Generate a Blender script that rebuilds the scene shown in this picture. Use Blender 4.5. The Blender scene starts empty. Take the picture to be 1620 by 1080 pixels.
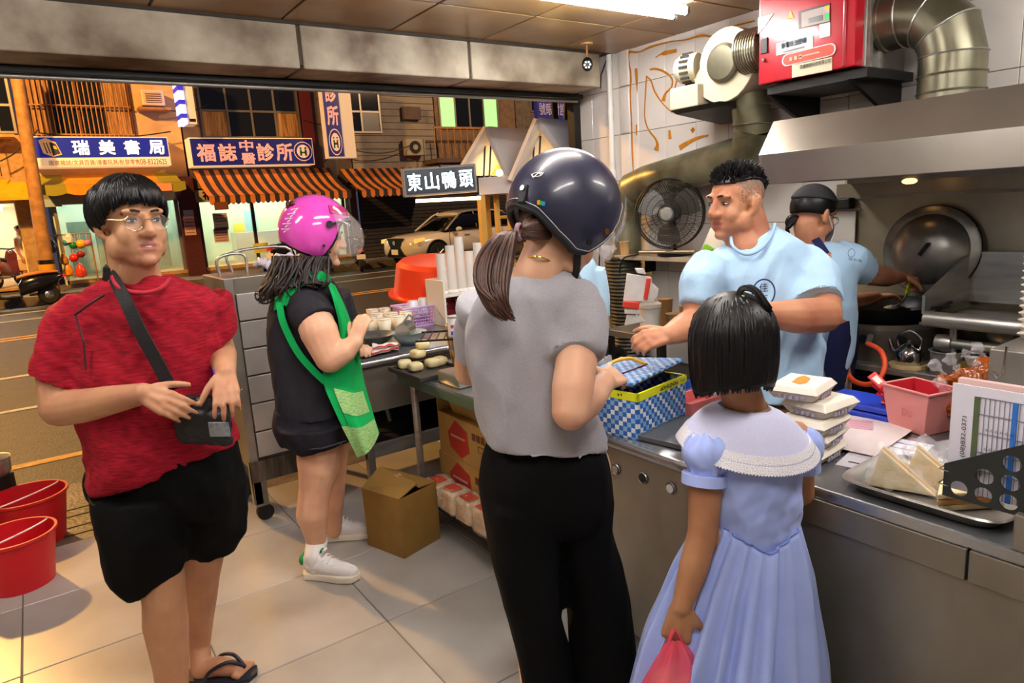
import bpy, bmesh, math, random
import numpy as np
from mathutils import Vector, Matrix, noise as mnoise
random.seed(7); rng = np.random.default_rng(7)
scn = bpy.context.scene
COL = scn.collection

# ------------------------------------------------------------------ camera
FPX = 1072.0
CAM = np.array([0.0, 0.0, 1.6])
_vx = np.array([2377 - 810, 226 - 540, FPX]); _vx /= np.linalg.norm(_vx)
_vy = np.array([45 - 810, 372 - 540, FPX]); _vy -= _vx * (_vx @ _vy); _vy /= np.linalg.norm(_vy)
_vz = np.cross(_vx, _vy)
ROT = np.array([_vx, _vy, _vz])                 # camera (right, down, forward) -> world
cam_d = bpy.data.cameras.new('camera'); cam = bpy.data.objects.new('camera', cam_d); COL.objects.link(cam)
cam_d.sensor_width = 36.0; cam_d.lens = FPX / 1620 * 36.0; cam_d.clip_start = 0.02; cam_d.clip_end = 300
_m = Matrix.Identity(4)
for _i in range(3):
    _m[_i][0] = ROT[_i, 0]; _m[_i][1] = -ROT[_i, 1]; _m[_i][2] = -ROT[_i, 2]; _m[_i][3] = CAM[_i]
cam.matrix_world = _m
scn.camera = cam

# ------------------------------------------------------------------ world, exposure
W = bpy.data.worlds.new('night_sky'); scn.world = W; W.use_nodes = True
W.node_tree.nodes['Background'].inputs[0].default_value = (0.035, 0.035, 0.06, 1)
W.node_tree.nodes['Background'].inputs[1].default_value = 1.0
scn.view_settings.view_transform = 'Standard'; scn.view_settings.look = 'None'
scn.view_settings.gamma = 1.0; scn.view_settings.use_curve_mapping = False
scn.view_settings.exposure = 0.55
scn.cycles.use_denoising = True
scn.cycles.max_bounces = 8; scn.cycles.caustics_reflective = False; scn.cycles.caustics_refractive = False
scn.cycles.sample_clamp_indirect = 4.0

def area_light(name, loc, rot, sx, sy, power, col=(1, 1, 1), spread=180):
    l = bpy.data.lights.new(name, 'AREA'); l.shape = 'RECTANGLE'; l.size = sx; l.size_y = sy
    l.energy = power; l.color = col; l.spread = math.radians(spread)
    o = bpy.data.objects.new(name, l); COL.objects.link(o); o.location = loc; o.rotation_euler = rot
    return o
def point_light(name, loc, power, col, r=0.1):
    l = bpy.data.lights.new(name, 'POINT'); l.energy = power; l.color = col; l.shadow_soft_size = r
    o = bpy.data.objects.new(name, l); COL.objects.link(o); o.location = loc
    return o
COOL = (1.0, 0.96, 0.90); SODIUM = (1.0, 0.52, 0.13)
# ceiling tubes of the shop (one pair in view, the others further inside the same room)
TUBES = [(2.48, 2.66, 0), (1.2, 1.55, 0), (2.6, 0.2, 0), (0.4, 0.2, 0), (-0.6, 2.3, 0)]
TUBE_W = 34
# street lamps (sodium) and one cool lamp
point_light('street_lamp_light', (-2.5, 15.0, 8.0), 5200, SODIUM, 0.25)
point_light('street_lamp_light', (15.0, 11.5, 8.5), 2300, (1.0, 0.62, 0.32), 0.25)

# ------------------------------------------------------------------ photograph measure -> place
RIGHT = np.array([ROT[0, 0], ROT[1, 0], 0]); RIGHT /= np.linalg.norm(RIGHT)
AWAY = np.array([ROT[0, 2], ROT[1, 2], 0]); AWAY /= np.linalg.norm(AWAY)
UP = np.array([0, 0, 1.0])
def ray(px, py): return ROT @ np.array([px - 810.0, py - 540.0, FPX])
def atz(px, py, z): d = ray(px, py); return CAM + d * ((z - CAM[2]) / d[2])
def aty(px, py, y): d = ray(px, py); return CAM + d * (y / d[1])
def atx(px, py, x): d = ray(px, py); return CAM + d * (x / d[0])
def V(px, py, g): d = ray(px, py); return CAM + d * (g / (d @ AWAY))      # g metres away, level

# ------------------------------------------------------------------ colours and materials
def srgb(h):
    if isinstance(h, str):
        h = h.lstrip('#'); c = [int(h[i:i + 2], 16) / 255 for i in (0, 2, 4)]
    else: c = h
    return tuple((x / 12.92 if x <= 0.04045 else ((x + 0.055) / 1.055) ** 2.4) for x in c)
MATS = {}
def mat(name, col='#888888', rough=0.5, metal=0.0, var=0.0, vscale=6.0, col2=None, bump=0.0, bscale=40.0, stretch=(1, 1, 1),
        emit=0.0, ecol=None, alpha=1.0, trans=0.0, spec=0.5, sheen=0.0, sss=0.0, coat=0.0, ior=1.45, aniso=0.0, detail=4.0):
    if name in MATS: return MATS[name]
    m = bpy.data.materials.new(name); m.use_nodes = True
    nt = m.node_tree; N = nt.nodes; L = nt.links; b = N['Principled BSDF']
    c = srgb(col) if isinstance(col, str) else col
    b.inputs['Base Color'].default_value = (*c, 1); b.inputs['Roughness'].default_value = rough
    b.inputs['Metallic'].default_value = metal; b.inputs['Specular IOR Level'].default_value = spec
    b.inputs['IOR'].default_value = ior
    if alpha < 1: b.inputs['Alpha'].default_value = alpha
    if trans: b.inputs['Transmission Weight'].default_value = trans
    if sheen: b.inputs['Sheen Weight'].default_value = sheen
    if coat: b.inputs['Coat Weight'].default_value = coat; b.inputs['Coat Roughness'].default_value = 0.08
    if sss:
        b.inputs['Subsurface Weight'].default_value = sss; b.inputs['Subsurface Radius'].default_value = (0.01, 0.004, 0.002)
        b.inputs['Subsurface Scale'].default_value = 1.0
    if aniso: b.inputs['Anisotropic'].default_value = aniso
    if emit:
        b.inputs['Emission Color'].default_value = (*(srgb(ecol) if isinstance(ecol, str) else (ecol or c)), 1)
        b.inputs['Emission Strength'].default_value = emit
    if var or bump or col2:
        tc = N.new('ShaderNodeTexCoord'); mp = N.new('ShaderNodeMapping'); L.new(tc.outputs['Object'], mp.inputs['Vector'])
        mp.inputs['Scale'].default_value = stretch
    if var or col2:
        nz = N.new('ShaderNodeTexNoise'); nz.inputs['Scale'].default_value = vscale; nz.inputs['Detail'].default_value = detail
        L.new(mp.outputs[0], nz.inputs['Vector'])
        rp = N.new('ShaderNodeValToRGB'); L.new(nz.outputs['Fac'], rp.inputs[0])
        e = rp.color_ramp.elements
        d = srgb(col2) if isinstance(col2, str) else (col2 or tuple(max(0, x * (1 - var)) for x in c))
        lo = tuple(min(1, x * (1 + var * 0.5)) for x in c) if not col2 else c
        e[0].position = 0.32; e[0].color = (*d, 1); e[1].position = 0.68; e[1].color = (*lo, 1)
        L.new(rp.outputs[0], b.inputs['Base Color'])
    if bump:
        bz = N.new('ShaderNodeTexNoise'); bz.inputs['Scale'].default_value = bscale; bz.inputs['Detail'].default_value = 3
        L.new(mp.outputs[0], bz.inputs['Vector'])
        bp = N.new('ShaderNodeBump'); bp.inputs['Strength'].default_value = bump; bp.inputs['Distance'].default_value = 0.01
        L.new(bz.outputs['Fac'], bp.inputs['Height']); L.new(bp.outputs[0], b.inputs['Normal'])
    MATS[name] = m
    return m

# ------------------------------------------------------------------ mesh building
A = lambda *v: np.array(v, float)
def nrm(v): v = np.asarray(v, float); return v / (np.linalg.norm(v) + 1e-12)
def frame(axis, hint=None):
    w = nrm(axis); h = A(0, 0, 1) if hint is None else np.asarray(hint, float)
    if abs(w @ nrm(h)) > 0.97: h = A(1, 0, 0) if abs(w[0]) < 0.9 else A(0, 1, 0)
    u = nrm(np.cross(h, w)); v = np.cross(w, u)
    return u, v, w
class MB:
    def __init__(s): s.v = []; s.f = []
    def add(s, vs, fs):
        n = len(s.v); s.v.extend([tuple(map(float, x)) for x in vs]); s.f.extend([tuple(i + n for i in q) for q in fs]); return s
    def box(s, c, size, R=None):
        h = np.asarray(size, float) / 2; c = np.asarray(c, float)
        vs = [A(x, y, z) * h for x in (-1, 1) for y in (-1, 1) for z in (-1, 1)]
        if R is not None: vs = [R @ x for x in vs]
        return s.add([c + x for x in vs], [(0, 1, 3, 2), (4, 6, 7, 5), (0, 4, 5, 1), (2, 3, 7, 6), (0, 2, 6, 4), (1, 5, 7, 3)])
    def bx(s, x0, x1, y0, y1, z0, z1): return s.box(((x0 + x1) / 2, (y0 + y1) / 2, (z0 + z1) / 2), (abs(x1 - x0), abs(y1 - y0), abs(z1 - z0)))
    def rbox(s, c, size, r=0.01, R=None, n=2):          # box with rounded edges (bevelled)
        bm = bmesh.new(); bmesh.ops.create_cube(bm, size=1.0)
        for v in bm.verts: v.co = Vector([v.co[i] * size[i] for i in range(3)])
        bmesh.ops.bevel(bm, geom=bm.edges[:], offset=min(r, min(size) * 0.49), segments=n, profile=0.5, affect='EDGES')
        bm.verts.index_update(); c = np.asarray(c, float)
        vs = [np.array(v.co) for v in bm.verts]
        if R is not None: vs = [R @ x for x in vs]
        s.add([c + x for x in vs], [tuple(v.index for v in f.verts) for f in bm.faces]); bm.free(); return s
    def loft(s, rings, caps=True, close=False):
        n = len(rings[0]); fs = []; base = [p for r in rings for p in r]
        m = len(rings)
        for k in range(m - 1 + (1 if close else 0)):
            a = k * n; b = ((k + 1) % m) * n
            for i in range(n):
                j = (i + 1) % n; fs.append((a + i, a + j, b + j, b + i))
        if caps and not close: fs.append(tuple(range(n - 1, -1, -1))); fs.append(tuple((m - 1) * n + i for i in range(n)))
        return s.add(base, fs)
    def cyl(s, p0, p1, r0, r1=None, n=16, caps=True):
        r1 = r0 if r1 is None else r1; p0 = np.asarray(p0, float); p1 = np.asarray(p1, float); u, v, w = frame(p1 - p0)
        R = [[p + r * (u * math.cos(t) + v * math.sin(t)) for t in np.linspace(0, 2 * math.pi, n, endpoint=False)] for p, r in ((p0, r0), (p1, r1))]
        return s.loft(R, caps)
    def tube(s, pts, r, n=8, caps=True, close=False):
        pts = [np.asarray(p, float) for p in pts]; m = len(pts); rs = r if hasattr(r, '__len__') else [r] * m; rings = []; hu = None
        for i, p in enumerate(pts):
            t = (pts[(i + 1) % m] - pts[i - 1]) if close else (pts[min(i + 1, m - 1)] - pts[max(i - 1, 0)])
            u, v, w = frame(t, hu); hu = v
            rings.append([p + rs[i] * (u * math.cos(a) + v * math.sin(a)) for a in np.linspace(0, 2 * math.pi, n, endpoint=False)])
        return s.loft(rings, caps, close)
    def lathe(s, prof, c=(0, 0, 0), axis=(0, 0, 1), n=24, hint=None, sx=1.0, sy=1.0):   # prof: (radius, height)
        c = np.asarray(c, float); u, v, w = frame(axis, hint)
        rings = [[c + w * h + max(r, 1e-4) * (u * math.cos(t) * sx + v * math.sin(t) * sy) for t in np.linspace(0, 2 * math.pi, n, endpoint=False)] for r, h in prof]
        return s.loft(rings, True)
    def ell(s, c, r, axes=None, n=16, m=10):
        c = np.asarray(c, float); r = (r, r, r) if not hasattr(r, '__len__') else r; ax = np.eye(3) if axes is None else axes
        rings = []
        for j in range(1, m):
            th = math.pi * j / m
            rings.append([c + ax[0] * r[0] * math.sin(th) * math.cos(t) + ax[1] * r[1] * math.sin(th) * math.sin(t) - ax[2] * r[2] * math.cos(th) for t in np.linspace(0, 2 * math.pi, n, endpoint=False)])
        return s.loft(rings, True)
    def cap(s, p0, r0, p1, r1, n=14):                    # tapered capsule
        p0 = np.asarray(p0, float); p1 = np.asarray(p1, float); u, v, w = frame(p1 - p0); rings = []
        for k in (-80, -50, -20, 0): rings.append((p0 + w * r0 * math.sin(math.radians(k)), r0 * math.cos(math.radians(k))))
        for k in (0, 20, 50, 80): rings.append((p1 + w * r1 * math.sin(math.radians(k)), r1 * math.cos(math.radians(k))))
        return s.loft([[c + r * (u * math.cos(t) + v * math.sin(t)) for t in np.linspace(0, 2 * math.pi, n, endpoint=False)] for c, r in rings])
    def chain(s, pts, rs, n=14):
        for i in range(len(pts) - 1): s.cap(pts[i], rs[i], pts[i + 1], rs[i + 1], n)
        return s
    def prism(s, poly, c, u, v, w, depth, caps=True):    # polygon in plane (u, v) at c, thickness along w
        c = np.asarray(c, float); a = [c + u * p[0] + v * p[1] for p in poly]; b = [x + w * depth for x in a]; n = len(poly)
        fs = [(i, (i + 1) % n, n + (i + 1) % n, n + i) for i in range(n)]
        if caps: fs += [tuple(range(n - 1, -1, -1)), tuple(range(n, 2 * n))]
        return s.add(a + b, fs)
    def quad(s, a, b, c, d): return s.add([a, b, c, d], [(0, 1, 2, 3)])
    def sheet(s, P, th=0.002):                            # grid of points -> thin solid sheet
        P = np.asarray(P, float); h, w, _ = P.shape
        du = np.gradient(P, axis=1); dv = np.gradient(P, axis=0); nn = np.cross(du, dv); nn /= np.linalg.norm(nn, axis=2, keepdims=True) + 1e-12
        T = P + nn * th / 2; Bt = P - nn * th / 2; fs = []; q = h * w
        for i in range(h - 1):
            for j in range(w - 1):
                a = i * w + j; fs.append((a, a + 1, a + w + 1, a + w)); fs.append((q + a, q + a + w, q + a + w + 1, q + a + 1))
        for j in range(w - 1):
            fs.append((j, q + j, q + j + 1, j + 1)); a = (h - 1) * w + j; fs.append((a, a + 1, q + a + 1, q + a))
        for i in range(h - 1):
            a = i * w; fs.append((a, a + w, q + a + w, q + a)); a = i * w + w - 1; fs.append((a, q + a, q + a + w, a + w))
        return s.add(list(T.reshape(-1, 3)) + list(Bt.reshape(-1, 3)), fs)
    def mesh(s, name):
        me = bpy.data.meshes.new(name); me.from_pydata(s.v, [], s.f); me.update(); return me
    def build(s, name, m, parent=None, smooth=None, bevel=0.0, fix=True):
        me = s.mesh(name)
        if fix:
            bm = bmesh.new(); bm.from_mesh(me); bmesh.ops.recalc_face_normals(bm, faces=bm.faces[:]); bm.to_mesh(me); bm.free()
        return link(name, me, m, parent, smooth, bevel)
def link(name, me, m, parent=None, smooth=None, bevel=0.0):
    o = bpy.data.objects.new(name, me); COL.objects.link(o)
    for x in (m if isinstance(m, (list, tuple)) else [m]): me.materials.append(x)
    if smooth is not None:
        me.polygons.foreach_set('use_smooth', [True] * len(me.polygons))
        if smooth < 179:
            me.set_sharp_from_angle(angle=math.radians(smooth))
    if bevel:
        b = o.modifiers.new('bevel', 'BEVEL'); b.width = bevel; b.segments = 2; b.limit_method = 'ANGLE'; b.angle_limit = math.radians(40)
    if parent is not None: attach(o, parent)
    return o
def world_loc(o):
    l = Vector(o.location)
    return l
def attach(o, parent):
    o.parent = parent
    t = Vector((0, 0, 0)); p = parent
    while p is not None:
        t += Vector(p.location) + Vector(p.matrix_parent_inverse.translation) * (1 if p.parent else 0); p = p.parent
    o.matrix_parent_inverse = Matrix.Translation(-t)
def thing(name, label, cat, loc=(0, 0, 0), group=None):
    o = bpy.data.objects.new(name, None); COL.objects.link(o); o.location = tuple(loc); o.empty_display_size = 0.05
    return tag(o, label, cat, group)
def tag(o, label=None, cat=None, group=None, kind=None):
    if label: o['label'] = label
    if cat: o['category'] = cat
    if group: o['group'] = group
    if kind: o['kind'] = kind
    return o
def struct(name, mb, m, parent=None, label=None, cat=None, **k):
    o = mb.build(name, m, parent, **k)
    if parent is None: tag(o, label, cat, None, 'structure')
    return o
def dup(root, loc=None, label=None):
    r = root.copy(); COL.objects.link(r)
    if loc is not None: r.location = tuple(loc)
    if label: r['label'] = label
    for ch in root.children:
        c = ch.copy(); COL.objects.link(c); c.parent = r; c.matrix_parent_inverse = ch.matrix_parent_inverse.copy()
        for g in ch.children:
            d = g.copy(); COL.objects.link(d); d.parent = c; d.matrix_parent_inverse = g.matrix_parent_inverse.copy()
    return r
def vox(mb, voxel=0.006, smooth=4, factor=0.5):          # union of overlapping closed shapes -> one continuous surface
    me = mb.mesh('tmp'); o = bpy.data.objects.new('tmp', me); COL.objects.link(o)
    bm = bmesh.new(); bm.from_mesh(me); bmesh.ops.recalc_face_normals(bm, faces=bm.faces[:]); bm.to_mesh(me); bm.free()
    r = o.modifiers.new('r', 'REMESH'); r.mode = 'VOXEL'; r.voxel_size = voxel; r.adaptivity = 0
    if smooth:
        k = o.modifiers.new('s', 'SMOOTH'); k.factor = factor; k.iterations = smooth
    dg = bpy.context.evaluated_depsgraph_get()
    out = bpy.data.meshes.new_from_object(o.evaluated_get(dg))
    bpy.data.objects.remove(o); bpy.data.meshes.remove(me)
    return out
def co(me):
    a = np.empty(len(me.vertices) * 3); me.vertices.foreach_get('co', a); return a.reshape(-1, 3)
def set_co(me, a): me.vertices.foreach_set('co', a.reshape(-1)); me.update()
def normals(me):
    a = np.empty(len(me.vertices) * 3); me.vertex_normals.foreach_get('vector', a); return a.reshape(-1, 3)
def wrinkle(me, amp, scale, stretch=(1, 1, 1), seed=0.0):     # cloth folds: sum of warped waves, rounded ridges
    p = co(me); n = normals(me); r = np.random.default_rng(int(seed * 10) + 5); q = p * np.asarray(stretch, float) * scale; d = np.zeros(len(p))
    for k in range(9):
        w = r.normal(size=3); w *= r.uniform(.6, 1.5) / np.linalg.norm(w); w2 = r.normal(size=3) * .8; a = np.sin(q @ w * 2.2 + 1.4 * np.sin(q @ w2 + r.uniform(0, 6)) + r.uniform(0, 6)); d += a if k % 2 else (.55 - np.abs(a)) * 1.3
    set_co(me, p + n * (d * amp / 3.2)[:, None])
def catmull(pts, k=8):
    P = [np.asarray(p, float) for p in pts]; P = [2 * P[0] - P[1]] + P + [2 * P[-1] - P[-2]]; out = []
    for i in range(1, len(P) - 2):
        for t in np.linspace(0, 1, k, endpoint=False):
            a, b, c, d = P[i - 1:i + 3]
            out.append(0.5 * (2 * b + (c - a) * t + (2 * a - 5 * b + 4 * c - d) * t * t + (3 * b - a - 3 * c + d) * t ** 3))
    out.append(P[-2]); return out
# ------------------------------------------------------------------ lettering (flat print as thin mesh)
_tx = {}
def text_mesh(s, bold=0.0, ext=0.0, align='CENTER'):
    key = (s, bold, ext, align)
    if key in _tx: return _tx[key]
    c = bpy.data.curves.new('t', 'FONT'); c.body = s; c.size = 1.0; c.align_x = align; c.align_y = 'CENTER'; c.offset = bold; c.extrude = ext
    c.resolution_u = 3
    o = bpy.data.objects.new('t', c); COL.objects.link(o)
    dg = bpy.context.evaluated_depsgraph_get(); me = bpy.data.meshes.new_from_object(o.evaluated_get(dg))
    bpy.data.objects.remove(o); bpy.data.curves.remove(c); _tx[key] = me
    return me
def text(s, c, u, v, h, m, parent=None, w=None, bold=0.0, name='lettering', align='CENTER', lift=0.0):
    """letters of height h (metres) on the plane (u right, v up) centred at c; w fits the total width"""
    src = text_mesh(s, 0.0, 0.0, align); p = co(src); u = nrm(u); v = nrm(v); n = np.cross(u, v)
    if len(p) == 0: return None
    F = [tuple(f.vertices) for f in src.polygons]; me = bpy.data.meshes.new('lettering'); b_ = bold * 0.75
    SH = [(0, 0)] if not bold else [(b_, b_), (-b_, b_), (b_, -b_), (-b_, -b_)]
    me.from_pydata([tuple(q + A(dx, dy, 0.0)) for dx, dy in SH for q in p], [], [tuple(i + k * len(p) for i in f) for k in range(len(SH)) for f in F]); me.update(); p = co(me)
    lo, hi = p.min(0), p.max(0); ctr = (lo + hi) / 2; sz = hi - lo
    if align == 'LEFT': ctr[0] = lo[0]
    ky = h / sz[1]; kx = (w / sz[0]) if w else ky
    q = (p - ctr) * np.array([kx, ky, 1]); set_co(me, np.asarray(c, float) + q[:, :1] * u + q[:, 1:2] * v + n * lift)
    return link(name, me, m, parent)
# ------------------------------------------------------------------ shared materials
M_steel = mat('brushed_steel', '#b4b2ac', 0.34, 0.8, var=0.25, vscale=3, bump=0.03, bscale=60, stretch=(1, 1, 8))
M_steel2 = mat('dull_steel', '#95928a', 0.42, 0.75, var=0.35, vscale=4, bump=0.05, bscale=30)
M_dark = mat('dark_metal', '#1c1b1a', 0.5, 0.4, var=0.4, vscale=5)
M_black = mat('black_plastic', '#0d0d0e', 0.45)
M_white = mat('white_plastic', '#e8e6e0', 0.4)
M_wtile = mat('white_wall_tile', '#ddd6ce', 0.12, var=0.08, vscale=2.5)
M_grout = mat('grey_grout', '#6e6a64', 0.8)
M_ftile = mat('pale_floor_tile', '#a9a49d', 0.3, var=0.22, vscale=2.2, bump=0.02, bscale=90, detail=8)
M_fgrout = mat('floor_joint', '#6a645d', 0.8)
M_ceil = mat('stained_ceiling_board', '#ab8a5c', 0.32, col2='#7a5a34', vscale=1.3, detail=6)  # tan deepened to carry the warm bounce light, with stains mottled in
M_cgap = mat('ceiling_joint', '#2c2620', 0.8)
M_conc = mat('grimy_concrete', '#b0a591', 0.6, col2='#57432f', vscale=3.2, detail=9, bump=0.15, bscale=25)
M_under = mat('sooty_concrete', '#4a3d30', 0.7, var=0.4, vscale=3)
M_tube = mat('lit_tube', '#ffffff', 0.5, emit=78, ecol=(1.0, 0.97, 0.95))
M_paint = mat('ochre_sealant', '#c07a14', 0.5, var=0.2, vscale=30)
M_asph = mat('wet_asphalt', '#332d28', 0.6, var=0.5, vscale=9, bump=0.5, bscale=55, detail=8)
M_ramp = mat('rough_ramp_concrete', '#5d5145', 0.5, var=0.6, vscale=7, bump=0.5, bscale=45, detail=8)
M_yel = mat('road_yellow', '#c9953a', 0.6, var=0.3, vscale=12)
M_wline = mat('road_white', '#b9b1a4', 0.6, var=0.3, vscale=12)

# ------------------------------------------------------------------ floor
FX0, FP, FY0, FQ = -0.283, 0.6035, 1.757, 0.5835
fl = struct('floor', MB().bx(-2.3, 3.75, -2.3, 4.1, -0.2, -0.004), M_fgrout, label='pale grey square tiled shop floor with dark joints', cat='floor')
tm = MB().rbox((0, 0, -0.009), (FP - 0.005, FQ - 0.005, 0.018), 0.0025, n=1).mesh('floor_tile'); tm.materials.append(M_ftile)
for i in range(-3, 7):
    for j in range(-7, 4):
        cx = FX0 + (i + 0.5) * FP; cy = FY0 + (j + 0.5) * FQ
        if cx - FP / 2 > 3.6: continue
        o = bpy.data.objects.new('floor_tile', tm); COL.objects.link(o); o.location = (cx, cy, 0); attach(o, fl)
# ------------------------------------------------------------------ right wall of small white tiles
XW = 3.6
wr = struct('wall_right', MB().bx(XW + 0.006, XW + 0.2, -2.3, 4.16, 0, 2.75), M_grout, label='white tiled kitchen wall behind the stove', cat='wall')
tm = MB().rbox((0, 0, 0), (0.012, 0.2475, 0.3175), 0.002, n=1).mesh('wall_tile'); tm.materials.append(M_wtile)
for i in range(-2, 12):
    for j in range(-6, 2):
        y = 3.49 - 0.25 * (i + 0.5); z = 2.046 + 0.3205 * (j + 0.5)
        if y > 3.76: continue
        if z < 0.5: continue
        o = bpy.data.objects.new('wall_tile', tm); COL.objects.link(o); o.location = (XW, y, z); attach(o, wr)
tm2 = MB().rbox((0, 0, 0), (0.012, 0.169, 0.3175), 0.002, n=1).mesh('wall_tile'); tm2.materials.append(M_wtile)
for k in range(2):
    for j in range(-6, 2):
        o = bpy.data.objects.new('wall_tile', tm2); COL.objects.link(o); o.location = (XW, 3.79 + 0.085 + 0.1715 * k, 2.046 + 0.3205 * (j + 0.5)); attach(o, wr)
# rounded corner strip and white pipe on that wall
s = MB()
for j in range(-6, 2): s.rbox((XW - 0.004, 3.615, 2.046 + 0.3205 * (j + 0.5)), (0.03, 0.1, 0.316), 0.012, n=3)
s.build('corner_tile_strip', M_wtile, wr, smooth=40)
pp = thing('drain_pipe', 'slim white vertical pipe on the tiled wall by the shop opening', 'pipe', (XW - 0.03, 3.74, 0))
MB().cyl((XW - 0.03, 3.74, 0.5), (XW - 0.03, 3.74, 2.6), 0.02, n=16).build('pipe_run', M_white, pp, smooth=40)
for z in (1.2, 1.75, 2.2, 2.5): MB().cyl((XW - 0.03, 3.74, z), (XW - 0.03, 3.74, z + 0.05), 0.0235, n=16).build('pipe_joint', M_white, pp, smooth=40)
# ochre sealant scrawled on the tiles
s = MB()
def scrawl(pts, w):
    P = catmull([atx(x, y, XW - 0.008) for x, y in pts], 6); n = len(P)
    ws = np.interp(np.linspace(0, 1, n), np.linspace(0, 1, len(w)), w)
    L_ = []
    for i, p in enumerate(P):
        t = nrm(P[min(i + 1, n - 1)] - P[max(i - 1, 0)]); q = nrm(np.cross(t, A(1, 0, 0))); L_.append([p - q * ws[i] / 2, p, p + q * ws[i] / 2])
    s.sheet(L_, 0.004)
scrawl([(996, 80), (994, 92), (998, 120), (997, 150), (999, 190), (1000, 230), (1002, 275)], [.022, .01, .014, .009, .013, .008])
scrawl([(996, 82), (1012, 82), (1030, 74), (1060, 66), (1085, 63), (1110, 56), (1130, 57), (1160, 42), (1194, 33)], [.016, .008, .014, .008, .007, .016, .007, .01, .008])
scrawl([(1006, 108), (1007, 120), (1008, 145)], [.02, .024, .004])
scrawl([(1007, 197), (1007, 214)], [.01, .008])
scrawl([(1023, 121), (1021, 150), (1020, 185), (1026, 205), (1036, 218), (1040, 228), (1038, 238)], [.01, .009, .008, .009, .012, .02, .04])
scrawl([(1022, 120), (1030, 128), (1036, 145), (1048, 163), (1062, 177)], [.008, .009, .012, .007, .006])
scrawl([(1028, 110), (1038, 109), (1052, 114), (1063, 125), (1062, 138), (1053, 148), (1049, 160)], [.01, .014, .013, .01, .009, .016, .03])
scrawl([(1062, 177), (1065, 155), (1070, 130), (1079, 115), (1088, 126)], [.006, .008, .008, .01, .008])
scrawl([(1068, 143), (1070, 158)], [.02, .036])
scrawl([(1062, 177), (1080, 178)], [.008, .009])
scrawl([(1037, 91), (1045, 86), (1052, 84), (1070, 80)], [.006, .008, .026, .022])
scrawl([(1059, 206), (1060, 220)], [.014, .024])
scrawl([(1075, 234), (1088, 226), (1104, 218), (1120, 214)], [.034, .026, .018, .01])
scrawl([(1094, 208), (1098, 203)], [.03, .022])
o = s.build('sealant_mark', M_paint, wr, smooth=60); o['label'] = 'ochre sealant drips and scrawls on the tiles'
# ------------------------------------------------------------------ ceiling boards
ce = struct('ceiling', MB().bx(-2.3, 3.75, -2.3, 3.72, 2.606, 2.75), M_cgap, label='stained tan ceiling boards with dark joints', cat='ceiling')
tm = MB().rbox((0, 0, 0), (0.598, 0.56, 0.012), 0.003, n=1).mesh('ceiling_board'); tm.materials.append(M_ceil)
for i in range(-8, 2):
    for j in range(-11, 1):
        o = bpy.data.objects.new('ceiling_board', tm); COL.objects.link(o); o.location = (2.46 + 0.61 * (i + 0.5), 3.135 + 0.572 * (j + 0.5), 2.606); attach(o, ce)
# ------------------------------------------------------------------ concrete beam over the opening
bw = thing('trim_1', 'grimy concrete beam across the shop opening', 'beam', (0, 3.9, 2.37)); bw['kind'] = 'structure'
for x0, x1 in ((-2.5, 1.315), (1.335, 2.365), (2.385, 3.445)):
    MB().rbox(((x0 + x1) / 2, 3.9, 2.50), (x1 - x0, 0.4, 0.26), 0.008).build('beam_segment', M_conc, bw)
MB().bx(1.31, 1.34, 3.715, 4.09, 2.39, 2.62).bx(2.36, 2.39, 3.715, 4.09, 2.39, 2.62).build('joint_filler', M_under, bw)
MB().bx(-2.5, 3.45, 3.69, 3.715, 2.585, 2.6).build('dark_strip', M_cgap, bw)  # plain dark strip along the top edge of the beam
MB().bx(-2.5, 3.75, 4.1, 4.3, 2.37, 3.2).build('fascia', M_under, bw)
sh = thing('roller_shutter', 'dark rolled shutter housing and side rail under the concrete beam', 'shutter', (0, 4.05, 2.3))
MB().bx(-2.5, 3.52, 3.97, 4.12, 2.335, 2.366).build('housing', M_dark, sh, bevel=0.004)
MB().cyl((-2.5, 4.02, 2.325), (3.5, 4.02, 2.325), 0.012, n=12).build('bottom_bar', M_steel2, sh, smooth=40)
MB().bx(3.50, 3.565, 4.06, 4.14, 0, 2.34).build('side_rail', M_dark, sh, bevel=0.004)
# rest of the room behind the viewer: unseen walls added to bounce the light
struct('wall_left', MB().bx(-2.45, -2.3, -2.3, 4.1, 0, 2.75), mat('cream_wall', '#c9c3b8', 0.5, var=0.1), label='unseen cream side wall of the shop, added for bounce light', cat='wall')
struct('wall_back', MB().bx(-2.45, 3.8, -2.45, -2.3, 0, 2.75), mat('cream_wall'), label='unseen cream wall at the inner end, added for bounce light', cat='wall')
# ------------------------------------------------------------------ fluorescent fittings
def tube_fitting(x, y, label):
    t = thing('fluorescent_light', label, 'ceiling light', (x, y, 2.6), 'ceiling tube lights')
    MB().bx(x - 0.62, x + 0.62, y - 0.03, y + 0.03, 2.575, 2.6).build('housing', M_white, t, bevel=0.004)
    for dy in (-0.045, 0.045):
        MB().cyl((x - 0.585, y + dy, 2.553), (x + 0.585, y + dy, 2.553), 0.0135, n=12).build('tube', M_tube, t, smooth=40)
        for sx in (-1, 1):
            MB().cyl((x + sx * 0.585, y + dy, 2.553), (x + sx * 0.61, y + dy, 2.553), 0.015, n=12).bx(x + sx * 0.6 - 0.008, x + sx * 0.6 + 0.008, y + dy - 0.012, y + dy + 0.012, 2.553, 2.58).build('socket', M_steel2, t, smooth=40)
tube_fitting(*TUBES[0][:2], 'twin white fluorescent tube light on ceiling near the white tiled wall')
for k in range(1, len(TUBES)): tube_fitting(*TUBES[k][:2], 'twin fluorescent tube light on ceiling out of view ' + ('', 'above the aproned customer', 'above the stove', 'near the inner wall', 'above the red buckets')[k])
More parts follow.
